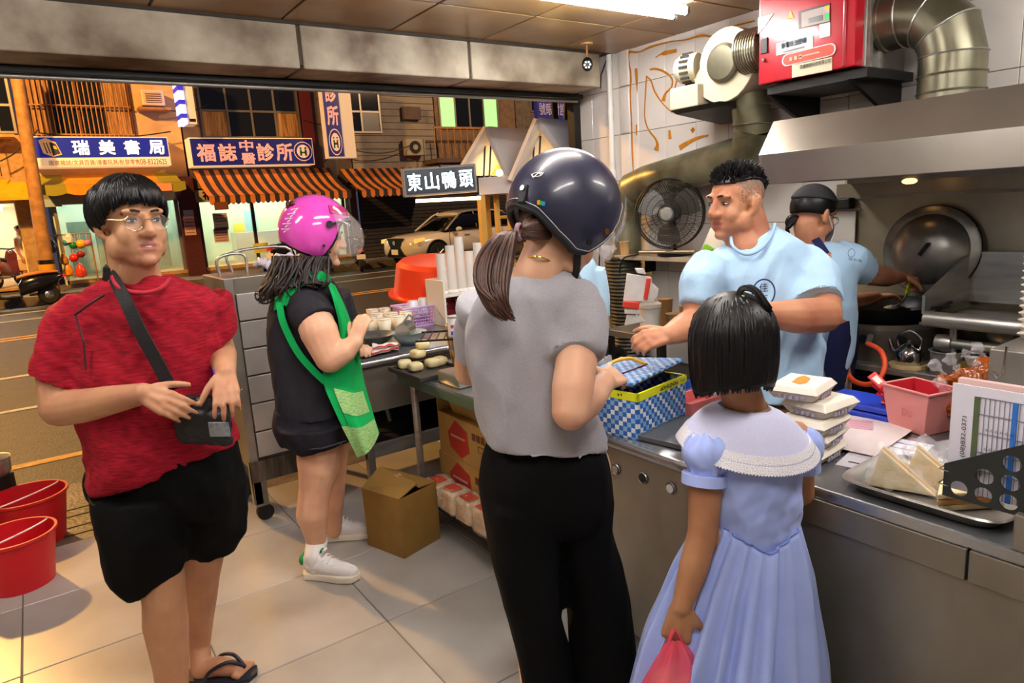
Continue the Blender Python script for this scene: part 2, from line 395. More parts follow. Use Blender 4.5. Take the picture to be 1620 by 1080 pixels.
# ------------------------------------------------------------------ ground outside, road
gr = struct('ground', MB().bx(-60, 80, 4.1, 5.25, -0.4, -0.05), M_ramp, label='rough grooved concrete apron outside the shop', cat='pavement')
s = MB()
for k, y in enumerate((4.32, 4.44, 4.62, 4.74)): s.bx(-0.9, 0.62 - 0.12 * (k % 2), y, y + 0.02, -0.052, -0.046)
s.build('drain_slot', M_black, gr)
rd = struct('road', MB().bx(-60, 80, 5.25, 20.6, -0.5, -0.12), M_asph, label='dark wet asphalt road with painted lane lines', cat='road')
for y, w, m, segs in ((6.2, 0.11, M_yel, [(-60, 80)]), (8.3, 0.1, M_wline, [(-60, 80)]), (10.32, 0.12, M_wline, [(-7, -4), (-0.9, 2.1), (5, 8), (11, 14)]),
                      (14.1, 0.12, M_yel, [(-60, 80)]), (14.4, 0.12, M_yel, [(-60, 80)]), (17.3, 0.1, M_wline, [(-60, 80)]), (18.9, 0.12, M_wline, [(-60, 80)])):
    for a, b in segs: MB().bx(a, b, y - w / 2, y + w / 2, -0.12, -0.114).build('lane_line', m, rd)
kf = struct('kerb', MB().bx(-60, 80, 20.6, 22.3, -0.5, 0.1), mat('far_paving', '#6b5f50', 0.6, var=0.4, vscale=4), label='paved strip along the far side of the road', cat='pavement')
# ================================================================== far side of the road
YS = 22.0
EX, EY, EZ = A(1, 0, 0), A(0, 1, 0), A(0, 0, 1)
def rect(x0, y0, x1, y1, Y):                 # facade rectangle measured in the photo -> X0, X1, Z0, Z1 on the plane Y
    p = [aty(x0, y0, Y), aty(x1, y0, Y), aty(x0, y1, Y), aty(x1, y1, Y)]
    return ((p[0][0] + p[2][0]) / 2, (p[1][0] + p[3][0]) / 2, (p[2][2] + p[3][2]) / 2, (p[0][2] + p[1][2]) / 2)
M_glassd = mat('dark_window_glass', '#15181b', 0.08, spec=0.8)
M_curt = mat('striped_curtain', '#b98a55', 0.8, col2='#6a4526', vscale=5, stretch=(6, 1, 0.3))
M_alum = mat('aluminium_frame', '#8f8a84', 0.4, 0.6)
M_rust = mat('rusty_bar', '#a5764a', 0.6, 0.3, var=0.3)
M_blue = mat('sign_blue', '#1c2a9a', 0.35, var=0.1, vscale=1.0, emit=0.25, ecol='#1c2a9a')
M_blue2 = mat('sign_navy', '#1a1f7a', 0.4, var=0.15, vscale=1.0, emit=0.12, ecol='#1a1f7a')
M_letter = mat('sign_letter_white', '#f4efe6', 0.5, emit=0.55, ecol='#f4e8d8')
M_letpink = mat('sign_letter_pink', '#efc3ac', 0.5, emit=0.22, ecol='#efc3ac')
M_cream = mat('sign_cream', '#f0cda0', 0.5, emit=0.35, ecol='#f0cda0')
M_maroon = mat('maroon_tile', '#4c1f1c', 0.4, var=0.3, vscale=14)
M_lit = mat('lit_shop_wall', '#dfe8d6', 0.6, var=0.06, vscale=2)
M_lamp = mat('shop_tube', '#ffffff', 0.5, emit=26, ecol=(0.95, 1.0, 0.88))
M_glass = mat('clear_pane', '#dfeee6', 0.03, alpha=0.16, spec=0.6)
M_ply = mat('plate_white', '#e3e0d8', 0.5)
def building(name, label, x0, x1, z0, z1, m, y=YS + 0.3, depth=0.5):
    t = thing(name, label, 'building', ((x0 + x1) / 2, y, 0)); MB().bx(x0, x1, y, y + depth, z0, z1).build('wall', m, t); return t
def window(t, r, cols, rows, y, mp=M_glassd, mf=M_alum, fw=0.06):
    x0, x1, z0, z1 = r
    f = MB().bx(x0, x1, y - 0.06, y, z0 - fw, z0).bx(x0, x1, y - 0.06, y, z1, z1 + fw).bx(x0 - fw, x0, y - 0.06, y, z0 - fw, z1 + fw).bx(x1, x1 + fw, y - 0.06, y, z0 - fw, z1 + fw)
    for k in range(1, cols): x = x0 + (x1 - x0) * k / cols; f.bx(x - fw / 2, x + fw / 2, y - 0.06, y, z0, z1)
    for k in range(1, rows): z = z0 + (z1 - z0) * k / rows; f.bx(x0, x1, y - 0.05, y, z - fw / 2, z + fw / 2)
    w = f.build('window', mf, t)
    for i in range(cols):
        for j in range(rows):
            a = x0 + (x1 - x0) * i / cols; b = x0 + (x1 - x0) * (i + 1) / cols; c = z0 + (z1 - z0) * j / rows; d = z0 + (z1 - z0) * (j + 1) / rows
            MB().bx(a + 0.01, b - 0.01, y - 0.03, y - 0.015, c, d).build('pane', mp if not callable(mp) else mp(i, j), w)
    return w
MB().bx(-60, 80, 22.3, 30, -0.5, 0.19).build('footing', mat('far_paving'), kf)
M_ywall = mat('yellow_stucco', '#c8a574', 0.7, var=0.2, vscale=2)
M_brick = mat('tan_tile_wall', '#b08a5c', 0.6, var=0.25, vscale=9)
M_gwall = mat('grey_clad_wall', '#8b857e', 0.7, var=0.2, vscale=2)
M_dwall = mat('dark_stained_wall', '#5a4a44', 0.7, var=0.35, vscale=2)
# --- left-hand tiled house with lit garage
b0 = building('house', 'tan tiled house with yellow awning and lit garage at far left', -6, 0.25, 3.05, 9, M_brick)
r = rect(-60, 120, 14, 205, YS); window(b0, r, 3, 2, YS + 0.3)
MB().bx(-6, 0.15, YS - 0.3, YS + 0.3, 4.05, 4.12).build('balcony_slab', M_brick, b0)
for k in range(9): MB().cyl((-3 + 0.34 * k, YS - 0.25, 3.1), (-3 + 0.34 * k, YS - 0.25, 4.05), 0.012, n=6).build('balcony_bar', M_dark, b0)
MB().add([A(-6, YS + .25, 3.05), A(0.2, YS + .25, 3.05), A(0.2, YS - .7, 2.55), A(-6, YS - .7, 2.55), A(-6, YS + .25, 2.98), A(0.2, YS + .25, 2.98), A(0.2, YS - .7, 2.48), A(-6, YS - .7, 2.48)],
         [(0, 1, 2, 3), (7, 6, 5, 4), (0, 4, 5, 1), (1, 5, 6, 2), (2, 6, 7, 3), (3, 7, 4, 0)]).build('awning', mat('yellow_canvas', '#d9a514', 0.6, var=0.15), b0)
def shop_room(t, x0, x1, z0, z1, m=M_lit, depth=3.0, floor_m=None, lamp=True):
    y0 = YS + 0.5; y1 = y0 + depth
    MB().bx(x0, x1, y1, y1 + 0.1, z0, z1).build('back_wall', m, t); MB().bx(x0 - 0.1, x0, y0, y1, z0, z1).build('side_wall', m, t); MB().bx(x1, x1 + 0.1, y0, y1, z0, z1).build('side_wall', m, t)
    MB().bx(x0, x1, y0, y1, z1, z1 + 0.1).build('ceiling_panel', m, t); MB().bx(x0, x1, y0 - 0.2, y1, z0 - 0.1, z0).build('floor_slab', floor_m or M_brick, t)
    if lamp:
        for y in (y0 + 0.6, y0 + 1.9): MB().bx(x0 + 0.3, x1 - 0.3, y, y + 0.06, z1 - 0.12, z1 - 0.06).build('tube_light', M_lamp, t)
shop_room(b0, -3.4, -0.15, 0.25, 2.45, mat('warm_lit_wall', '#f0dcc0', 0.6))
r = rect(30, 295, 52, 445, YS); MB().bx(-0.12, 0.34, YS + 0.1, YS + 0.5, 0.1, 3.1).build('pillar', M_brick, b0)
# --- book shop house
b1 = building('house', 'yellow stucco house with barred window above the bookshop sign', 0.3, 4.15, 2.6, 9, M_ywall)
r = rect(36, 120, 206, 212, YS)
def cur(i, j): return M_curt if i in (0, 3) else M_glassd
window(b1, r, 4, 2, YS + 0.3, cur, mat('dark_frame', '#5b3317', 0.5))
bars = thing('window_grille', 'rusty vertical window bars over the curtained upstairs window', 'grille', (r[0], YS, r[2]))
for k in range(22): x = r[0] + (r[1] - r[0]) * (k + 0.5) / 22; MB().cyl((x, YS + 0.08, r[2] - 0.05), (x, YS + 0.08, r[3] + 0.2), 0.016, n=6).build('bar', M_rust, bars)
for z in (r[2], (r[2] + r[3]) / 2, r[3]): MB().bx(r[0], r[1], YS + 0.06, YS + 0.1, z - 0.015, z + 0.015).build('cross_bar', M_rust, bars)
for z in (r[2], r[3]):
    for x in (r[0], r[1]): MB().bx(x - .02, x + .02, YS + .1, YS + .32, z - .015, z + .015).build('wall_stub', M_rust, bars)
def wall_ac(name, label, r, y, m):
    x0, x1, z0, z1 = r; t = thing(name, label, 'air conditioner', ((x0 + x1) / 2, y, z0))
    MB().rbox(((x0 + x1) / 2, y, (z0 + z1) / 2), (x1 - x0, 0.5, z1 - z0), 0.03).build('casing', m, t)
    MB().bx(x0 + 0.1, x1 - 0.1, y - 0.27, y - 0.25, z0 + 0.08, z1 - 0.08).build('grille_panel', mat('ac_grille', '#6d5038', 0.6), t)
    for k in range(5): z = z0 + 0.1 + (z1 - z0 - 0.2) * k / 4; MB().bx(x0 + 0.1, x1 - 0.1, y - 0.29, y - 0.27, z - 0.01, z + 0.01).build('slat', m, t)
    MB().bx(x0 - 0.1, x1 + 0.15, y - 0.2, y + 0.25, z0 - 0.1, z0 - 0.03).build('bracket_shelf', M_rust, t)
wall_ac('air_conditioner', 'cream box air conditioner on the yellow stucco wall', rect(222, 144, 258, 169, YS), YS, mat('cream_casing', '#cdb48c', 0.5))
# shop sign: book shop
def sign(name, label, r, y, m_top, border=None, split=0.0, m_low=None, depth=0.6):
    x0, x1, z0, z1 = r; t = thing(name, label, 'sign', ((x0 + x1) / 2, y, z0))
    MB().bx(x0, x1, y, y + depth, z0, z1).build('sign_box', border or M_cream, t)
    zs = z0 + (z1 - z0) * split; e = 0.03
    MB().bx(x0 + e, x1 - e, y - 0.02, y, zs + e, z1 - e).build('panel', m_top, t)
    if split: MB().bx(x0 + e, x1 - e, y - 0.02, y, z0 + e, zs).build('lower_panel', m_low, t)
    return t, zs
r = rect(53, 216, 268, 263, YS - 0.3)
x0, x1, z0, z1 = r
M_blue.node_tree.nodes['Principled BSDF'].inputs['Emission Strength'].default_value = 0.3
s1, zs = sign('shop_sign', 'blue bookshop sign with white characters and phone number', r, YS - 0.3, M_blue, split=0.27, m_low=M_cream)
yf = YS - 0.325; wS = x1 - x0; zc = (zs + z1) / 2; hS = z1 - zs
for k, ch in enumerate('瑞美書局'): text(ch, (x0 + wS * (0.33 + 0.19 * k), yf, zc), EX, EZ, hS * 0.68, M_letter, s1, w=hS * 0.68, bold=0.03)
text('圖書雜誌/文具百貨/漫畫玩具/批發零售', (x0 + wS * 0.42, yf, (z0 + zs) / 2), EX, EZ, 0.13, mat('sign_brown_ink', '#7a4a3a', 0.6), s1, w=wS * 0.66)
text('08-8322625', (x0 + wS * 0.86, yf, (z0 + zs) / 2), EX, EZ, 0.14, mat('sign_brown_ink'), s1, w=wS * 0.21)
bk = MB(); c0 = A(x0 + wS * 0.12, yf - 0.005, zc); u_ = wS * 0.075
for dx, m_ in ((0, None),): pass
MB().prism([(-1, 0.75), (-0.3, 1.0), (0.55, 0.55), (0.95, -0.75), (0.1, -1.0), (-0.75, -0.6)], c0, EX * u_, EZ * hS * 0.42, -EY, 0.01).build('book_emblem', mat('emblem_tan', '#e0b070', 0.5, emit=0.2, ecol='#e0b070'), s1)
MB().prism([(-0.05, 0.55), (0.5, 0.4), (0.82, -0.65), (0.1, -0.85)], c0, EX * u_, EZ * hS * 0.42, -EY, 0.016).build('book_emblem', mat('emblem_dark', '#3a3a55', 0.5), s1)
MB().prism([(0.22, 0.2), (0.5, 0.12), (0.58, -0.2), (0.28, -0.15)], c0, EX * u_, EZ * hS * 0.42, -EY, 0.02).build('book_emblem', mat('emblem_yellow', '#e8b23c', 0.5, emit=0.2, ecol='#e8b23c'), s1)
for k in (-0.62, -0.35): MB().prism([(k, 0.5), (k + 0.08, 0.52), (k + 0.3, -0.6), (k + 0.2, -0.62)], c0, EX * u_, EZ * hS * 0.42, -EY, 0.014).build('book_emblem', mat('emblem_dark'), s1)
# awning with scalloped valance
def awning(name, label, x0, x1, zt, zb, yb, yt, m_of, n, val=0.28, cat='awning', scal=6):
    t = thing(name, label, cat, ((x0 + x1) / 2, yb, zb))
    for k in range(n):
        a = x0 + (x1 - x0) * k / n; b = x0 + (x1 - x0) * (k + 1) / n; P = []
        for i in range(5):
            f = i / 4; z = zt + (zb - zt) * f - 0.10 * math.sin(math.pi * f); y = yt + (yb - yt) * f
            P.append([A(a, y, z), A(b, y, z)])
        MB().sheet(P, 0.012).build('canopy_strip', m_of(k), t)
        Q = []
        for i in range(2):
            row = []
            for j in range(scal + 1):
                f = j / scal; z = zb - 0.01 - (0 if i == 0 else val - 0.06 * (1 - abs(math.sin(math.pi * f * max(1, scal // 6)))))
                row.append(A(a + (b - a) * f, yb - 0.01, z))
            Q.append(row)
        MB().sheet(Q, 0.01).build('valance', m_of(k), t)
    return t
M_oran = mat('orange_canvas', '#d07a34', 0.6, var=0.2, vscale=2); M_navy = mat('dark_stripe_canvas', '#2a2228', 0.7)
M_oly = mat('ochre_canvas', '#c98a12', 0.6, var=0.15); M_olv = mat('olive_canvas', '#8e8418', 0.6)
za = aty(180, 281, YS - 0.5)[2]; zb = aty(180, 290, YS - 1.0)[2]
xa, xb = aty(62, 295, YS - 1.0)[0], aty(294, 295, YS - 1.0)[0]
aw = awning('awning', 'ochre canvas awning with wavy edge under the bookshop sign', xa, xb, za + 0.15, zb, YS - 1.0, YS + .3, lambda k: M_olv if k in (0, 5) else M_oly, 6, 0.26)
p = aty(256, 296, YS - 1.02); MB().bx(p[0] - .25, p[0] + .25, YS - 1.04, YS - 1.02, p[2] - .1, p[2] + .1).build('price_notice', mat('notice_orange', '#e0936a', 0.6), aw)
shop_room(b1, 0.75, 4.0, 0.3, 2.75, mat('green_lit_wall', '#cfe0d0', 0.6))
MB().bx(0.4, 4.1, YS + 0.2, YS + 0.55, 2.35, 2.9).build('header_beam', mat('aluminium_header', '#9a958c', 0.4, 0.5), b1)
for x in (0.72, 1.75, 2.8, 3.72): MB().bx(x - 0.04, x + 0.04, YS + 0.4, YS + 0.5, 0.3, 2.4).build('door_post', M_alum, b1)
for xa_, xb_ in ((0.76, 1.71), (1.79, 2.76), (2.84, 3.68)): MB().bx(xa_, xb_, YS + 0.44, YS + 0.455, 0.35, 2.35).build('glass_pane', M_glass, b1)
for k in range(4): MB().bx(1.0 + 0.7 * k, 1.55 + 0.7 * k, YS + 2.2, YS + 2.6, 0.35, 1.9).build('display_cabinet', mat('cabinet_green', '#6f8a80', 0.5, var=0.3, vscale=5), b1)
# toys hung outside the bookshop
TOY = [('ball', 'green toy ball hung outside the bookshop', 116, 388, 'green', '#1c7a42', 0.10), ('ball', 'yellow toy ball hung outside the bookshop', 128, 386, 'yellow', '#e6b02a', 0.12),
       ('ball', 'pink toy ball hung outside the bookshop', 138, 384, 'pink', '#c67aa6', 0.09), ('ball', 'red toy ball hung below the yellow one', 117, 408, 'red', '#c8281c', 0.11),
       ('ball', 'dark red toy ball hung beside the bright red one', 128, 402, 'darkred', '#8a1c22', 0.10), ('ball', 'small blue toy ball hung at the bookshop window', 104, 384, 'blue', '#2a7aa0', 0.08)]
M_net = mat('toy_string', '#c8b48a', 0.6)
rk = thing('toy_rail', 'thin metal rail carrying toys outside the bookshop', 'rail', aty(110, 372, YS - 0.6))
pa, pb = aty(78, 373, YS - 0.6), aty(142, 368, YS - 0.6)
MB().cyl(pa, pb, 0.02, n=8).build('rail_bar', M_alum, rk)
for p in (pa, pb): MB().cyl(p, (p[0], p[1], 0.1), 0.02, n=8).build('leg', M_rust, rk)
def toy(name, label, px, py, col, hexc, r, shape='ball'):
    c = aty(px, py, YS - 0.62); t = thing(name, label, 'toy', c, 'toys hung outside the bookshop')
    if shape == 'ball': MB().ell(c, r, n=12, m=8).build('ball', mat('toy_' + col, hexc, 0.3), t, smooth=180)
    elif shape == 'bag':
        MB().lathe([(r * .3, r * 1.3), (r * .5, r), (r, -0.1 * r), (r * .9, -r), (r * .3, -1.25 * r)], c, n=10).build('net_bag', mat('toy_' + col, hexc, 0.3, var=0.4, vscale=14), t, smooth=60)
    MB().cyl(c, (c[0], c[1], pa[2]), 0.008, n=5).build('string', M_net, t)
for a_ in TOY: toy(*a_)
toy('toy_bag', 'orange net bag of toys hung low outside the bookshop', 108, 427, 'orange', '#d88a1e', 0.13, 'bag')
toy('toy_bag', 'red and white inflatable toy hung low outside the bookshop', 128, 428, 'redw', '#d8402a', 0.14, 'bag')
toy('toy_bag', 'white bag of toys hung near the bookshop rail end', 109, 377, 'white', '#d9d9d4', 0.11, 'bag')
toy('toy_bag', 'dark blue bag of toys hung by the orange pole', 83, 390, 'navy', '#33415e', 0.13, 'bag')
toy('toy_bag', 'amber bag of toys hung mid height outside the bookshop', 101, 410, 'amber', '#b87a22', 0.11, 'bag')
# --- clinic house
b2 = building('house', 'dark stained house with wide framed window above the clinic sign', 4.2, 9.3, 2.6, 9, M_dwall)
r = rect(322, 134, 474, 214, YS); window(b2, r, 4, 2, YS + 0.3, lambda i, j: M_curt if (j == 0 and i in (0, 3)) else M_glassd, mat('grey_frame', '#5d5754', 0.5))
MB().bx(7.75, 8.1, YS + 0.2, YS + 0.3, 3.3, 7).build('red_band', mat('red_band', '#5a1820', 0.6), b2)
r = rect(301, 218, 496, 262, YS - 0.3); x0, x1, z0, z1 = r; wS = x1 - x0; hS = z1 - z0; zc = (z0 + z1) / 2; yf = YS - 0.325
s2, _ = sign('shop_sign', 'navy clinic sign with pink characters and round emblem', r, YS - 0.3, M_blue2, M_cream)
for ch, fx, fz, sz in (('福', .115, -.02, .62), ('誌', .28, -.02, .62), ('中', .435, .22, .40), ('醫', .44, -.24, .40), ('診', .585, -.02, .64), ('所', .745, -.02, .64)):
    text(ch, (x0 + wS * fx, yf, zc + hS * fz), EX, EZ, hS * sz, M_letpink, s2, w=hS * sz * (1 if sz > .5 else 1.25), bold=0.035)
def emblem(c, rx, rz, t):
    th = np.linspace(0, 2 * math.pi, 28, endpoint=False)
    MB().prism([(math.cos(q), math.sin(q)) for q in th], c, EX * rx, EZ * rz, -EY, 0.008).build('emblem_ring', M_letpink, t)
    MB().prism([(math.cos(q), math.sin(q)) for q in th], c, EX * rx * .92, EZ * rz * .92, -EY, 0.012).build('emblem_band', M_blue2, t)
    MB().prism([(math.cos(q), math.sin(q)) for q in th], c, EX * rx * .68, EZ * rz * .68, -EY, 0.016).build('emblem_disc', M_letpink, t)
    g = mat('emblem_green', '#0f5a46', 0.5)
    m_ = MB()
    for sx in (-1, 1):
        m_.box((c[0] + sx * rx * .26, c[1] - 0.018, c[2] - rz * .14), (rx * .22, 0.006, rz * .62)); m_.cyl((c[0] + sx * rx * .26, c[1] - 0.015, c[2] + rz * .32), (c[0] + sx * rx * .26, c[1] - 0.021, c[2] + rz * .32), rx * .12, n=12)
    m_.box((c[0], c[1] - 0.018, c[2] - rz * .12), (rx * .5, 0.006, rz * .17)); m_.build('emblem_letter', g, t)
emblem(A(x0 + wS * .905, yf, zc), hS * .36, hS * .36, s2)
xa, xb = aty(338, 322, YS - 1.3)[0], aty(556, 312, YS - 1.3)[0]
zt = aty(310, 268, YS - 0.1)[2]; zb = aty(450, 306, YS - 1.3)[2]
awc = awning('awning', 'orange and dark striped awning over the clinic front', xa - 0.1, xb, zt, zb, YS - 1.3, YS + 0.3, lambda k: M_oran if k % 2 == 0 else M_navy, 30, 0.24, scal=3)
p = aty(349, 325, YS - 1.33); MB().bx(p[0] - .17, p[0] + .2, YS - 1.36, YS - 1.33, p[2] - .12, p[2] + .1).build('name_plate', mat('plate_brown', '#6b3a1c', 0.6), awc)
shop_room(b2, 4.3, 9.0, 0.3, 2.7, mat('mint_lit_wall', '#d6e2c8', 0.6))
MB().bx(3.76, 4.24, YS + 0.15, YS + 0.6, 0.1, 3.0).build('tiled_pillar', M_maroon, b2)
MB().bx(4.26, 9.0, YS + 0.3, YS + 0.5, 2.25, 2.65).build('header_board', mat('header_grey', '#a7a69a', 0.5), b2)
q = aty(316, 316, YS + 0.28); text('福', (4.62, YS + 0.29, 2.45), EX, EZ, 0.3, mat('red_ink', '#8a1c1c', 0.6), b2, bold=0.03)
MB().bx(9.1, 9.34, YS + .3, YS + .6, 0.1, 2.7).build('side_pier', M_dwall, b2)
for x in (4.32, 5.9, 7.45, 8.9): MB().bx(x - 0.05, x + 0.05, YS + 0.42, YS + 0.5, 0.3, 2.3).build('door_post', mat('brown_post', '#3b2a22', 0.5), b2)
for xa_, xb_ in ((4.38, 5.84), (5.96, 7.39), (7.51, 8.84)): MB().bx(xa_, xb_, YS + 0.44, YS + 0.455, 0.35, 2.25).build('glass_pane', M_glass, b2)
MB().bx(5.6, 7.4, YS + 1.8, YS + 2.4, 0.3, 1.25).build('reception_desk', M_ply, b2)
def poster(name, label, px, py, w, h, m, y, ink=None, rows=5):
    c = aty(px, py, y); t = thing(name, label, 'notice', c); MB().bx(c[0] - w / 2, c[0] + w / 2, y - 0.01, y, c[2] - h / 2, c[2] + h / 2).build('sheet', m, t)
    if ink:
        for k in range(rows): z = c[2] + h * (0.36 - 0.72 * k / (rows - 1)); MB().bx(c[0] - w * .4, c[0] + w * .4, y - 0.014, y - 0.01, z - h * .03, z + h * .03).build('print_line', ink, t)
poster('notice', 'white framed notice with round seal on the clinic glass', 349, 350, .42, .5, mat('poster_grey', '#c9c6c0', 0.6), YS + 0.42, mat('ink_grey', '#8a8a92', 0.6))
poster('notice', 'red and blue printed calendar under the notice on the clinic glass', 350, 372, .42, .42, mat('poster_pink', '#cfb8b8', 0.6), YS + 0.42, mat('ink_red', '#9c5a62', 0.6))
poster('notice', 'pale red handbill on the maroon pillar by the clinic', 300, 357, .3, .55, mat('poster_rose', '#c9a8a0', 0.6), YS + 0.149, mat('ink_red'))
poster('notice', 'small blue plate on the maroon pillar by the clinic', 298, 337, .28, .18, mat('poster_blue', '#9fb4c4', 0.6), YS + 0.149)
poster('notice', 'pale blue poster behind the clinic reception', 397, 350, .4, .75, mat('poster_sky', '#9cc8d2', 0.6), YS + 2.9)
poster('notice', 'yellow notice stuck behind the clinic reception', 378, 361, .35, .3, mat('poster_yellow', '#d8c93c', 0.6), YS + 2.9)
poster('notice', 'yellow and blue board leaning by the clinic door', 413, 392, .45, .3, mat('poster_duo', '#d8c850', 0.6), YS + 0.2)
poster('notice', 'pale blue plate above the bookshop door', 84, 321, .38, .2, mat('poster_blue'), YS + 0.199)
# projecting vertical signs
def blade(name, label, x, z0, z1, w, y, lit):
    t = thing(name, label, 'sign', (x, y, z0))
    MB().bx(x, x + w, y, y + 0.9, z0, z1).build('sign_box', mat('blade_cream', '#d9c8b4', 0.5, emit=0.15, ecol='#d9c8b4'), t)
    return t
r = rect(513, 120, 546, 250, YS - 1.0); x0, x1, z0, z1 = r
t = thing('vertical_sign', 'tall navy vertical clinic sign with emblem beside the grey house', 'sign', (x0, YS - 1, z0))
MB().bx(x0, x1 + 0.25, YS - 1.0, YS - 0.7, z0, z1).build('sign_box', mat('blade_cream', '#d9c8b4', 0.5, emit=0.15, ecol='#d9c8b4'), t)
MB().bx(x0 + .02, x1 - .16, YS - 1.02, YS - 1.0, z0 + .05, z1).build('panel', M_blue2, t)
for z_ in (z0 + .3, z1 - .3): MB().cyl((x1, YS - .8, z_), (x1 + .1, YS + .32, z_), .02, n=8).build('bracket', M_dark, t)
wv = x1 - x0 - .18; xc = x0 + .02 + wv / 2
for ch, fz in (('診', .80), ('所', .52)): text(ch, (xc, YS - 1.025, z0 + (z1 - z0) * fz), EX, EZ, 0.58, M_letpink, t, w=wv * .75, bold=0.035)
emblem(A(xc, YS - 1.025, z0 + .48), wv * .42, .40, t)
r = rect(282, 110, 306, 196, YS - 1.0); x0, x1, z0, z1 = r
t = thing('vertical_sign', 'glowing white and blue vertical sign between the two shops', 'sign', (x0, YS - 1, z0))
MB().bx(x0 + .12, x1, YS - 1.0, YS - 0.4, z0, z1).build('sign_box', mat('blade_cream'), t)
for z_ in (z0 + .3, z1 - .3): MB().cyl((x1 - .1, YS - .5, z_), (x1 - .1, YS + .32, z_), .02, n=8).build('bracket', M_dark, t)
MB().bx(x0, x0 + .14, YS - 1.05, YS - 0.4, z0, z1).build('lit_face', mat('lit_violet', '#d0c8ff', 0.5, emit=2.2, ecol='#b0a4ff'), t)
for k in range(4): MB().bx(x0 - .006, x0 + .146, YS - 1.056, YS - 0.42, z0 + .15 + .36 * k, z0 + .27 + .36 * k).build('blue_band', mat('lit_blue', '#2a2ac0', 0.5, emit=0.5, ecol='#3030d0'), t)
MB().bx(x0 + .2, x1 - .03, YS - 1.01, YS - 1.0, z0 + .06, z0 + .14).build('vent', M_black, t)
# --- grey clad house, green-lit house, far blocks
b3 = building('house', 'grey clad house with small window above the closed dark shutter', 9.35, 12.6, 2.4, 9.5, M_gwall)
for k in range(26): MB().bx(9.35, 12.6, YS + 0.285, YS + 0.3, 3.1 + 0.22 * k, 3.115 + 0.22 * k).build('cladding_joint', M_under, b3)
r = rect(546, 143, 604, 206, YS); window(b3, r, 2, 2, YS + 0.3, lambda i, j: mat('grey_pane', '#6d6f70', 0.3) if (i == 1 and j == 0) else M_glassd, M_alum)
r = rect(641, 168, 668, 188, YS); MB().bx(*r[:2], YS + 0.1, YS + 0.3, *r[2:]).build('vent_hood', M_dwall, b3)
def condenser(r, y):
    x0, x1, z0, z1 = r; t = thing('air_conditioner', 'grey outdoor air conditioner with round fan on the grey clad wall', 'air conditioner', ((x0 + x1) / 2, y, z0))
    MB().rbox(((x0 + x1) / 2, y, (z0 + z1) / 2), (x1 - x0, 0.35, z1 - z0), 0.03).build('casing', mat('ac_grey', '#98948c', 0.5), t)
    c = A((x0 + x1) / 2 - .05, y - 0.19, (z0 + z1) / 2); R_ = (z1 - z0) * .38
    MB().cyl(c, c - EY * 0.02, R_, n=20).build('fan_ring', M_dark, t); MB().cyl(c, c - EY * 0.03, R_ * .45, n=16).build('fan_hub', mat('ac_grey'), t)
condenser(rect(642, 220, 672, 246, YS), YS + 0.1)
xa, xb = aty(572, 300, YS - 1.3)[0], aty(660, 300, YS - 1.3)[0]
awning('awning', 'shaded striped awning over the dark roller shutter', xa, xb + 1, aty(560, 266, YS)[2], aty(600, 300, YS - 1.3)[2], YS - 1.3, YS + .3, lambda k: M_oran if k % 2 == 0 else M_navy, 20, 0.22, scal=3)
sx = thing('roller_shutter', 'closed dark grey roller shutter behind the white car', 'shutter', (12.5, YS + .2, 0.1))
MB().bx(9.4, 17.5, YS + 0.25, YS + 0.3, 0.1, 2.9).build('backing', M_dark, sx)
for k in range(22): MB().bx(9.4, 17.5, YS + 0.22, YS + 0.26, 0.12 + 0.125 * k, 0.225 + 0.125 * k).build('slat', mat('shutter_grey', '#3e3a39', 0.5, 0.3, var=0.2), sx)
b4 = building('house', 'brown house with balcony and green-lit window behind the food cart', 12.65, 16.2, 2.9, 9.5, mat('brown_wall', '#7a6352', 0.7, var=0.25))
M_green = mat('green_lit_pane', '#a8e6a0', 0.4, emit=0.9, ecol='#86d87c')
r = rect(702, 142, 792, 200, YS); window(b4, r, 4, 1, YS + 0.3, lambda i, j: M_green if i in (0, 3) else M_glassd, M_alum)
bl = thing('balcony', 'dark railed balcony below the green-lit window', 'balcony', (13.5, YS - .3, 3.3))
p0, p1 = aty(686, 205, YS - 0.6), aty(756, 178, YS - 0.6)
MB().bx(p0[0], p1[0] + .3, YS - 0.7, YS + 0.3, 3.2, 3.35).build('slab', M_dwall, bl)
for k in range(9): x = p0[0] + (p1[0] - p0[0] + .3) * k / 8; MB().cyl((x, YS - 0.6, 3.35), (x, YS - 0.6, 4.35), 0.02, n=6).build('baluster', M_rust, bl)
MB().bx(p0[0], p1[0] + .3, YS - 0.63, YS - 0.57, 4.35, 4.42).build('handrail', M_rust, bl)
b5 = building('house', 'shadowed block at the end of the street beside the shop opening', 16.25, 34, 0.1, 10, mat('dim_wall', '#6a6158', 0.7, var=0.3))
for k in range(5): window(b5, (17 + 2.6 * k, 18.4 + 2.6 * k, 5.2, 6.6), 2, 1, YS + 0.3)
b6 = building('house', 'dim tall block behind the tan tiled house', -22, -6.1, 0.1, 9, M_dwall)
r = rect(850, 157, 897, 189, 16.0); t = thing('shop_sign', 'dim blue sign hung high beside the food cart roof', 'sign', (r[0], 16, r[2]))
MB().bx(*r[:2], 16.0, 16.15, *r[2:]).build('panel', M_blue2, t); text('號眼附設', ((r[0] + r[1]) / 2, 15.98, (r[2] + r[3]) / 2), EX, EZ, (r[3] - r[2]) * .6, mat('dim_letter', '#a9a2c0', 0.6), t, w=(r[1] - r[0]) * .9)
MB().cyl((r[1] - .1, 16.2, -0.1), (r[1] - .1, 16.2, r[3]), 0.06, n=10).build('post', M_dark, t)
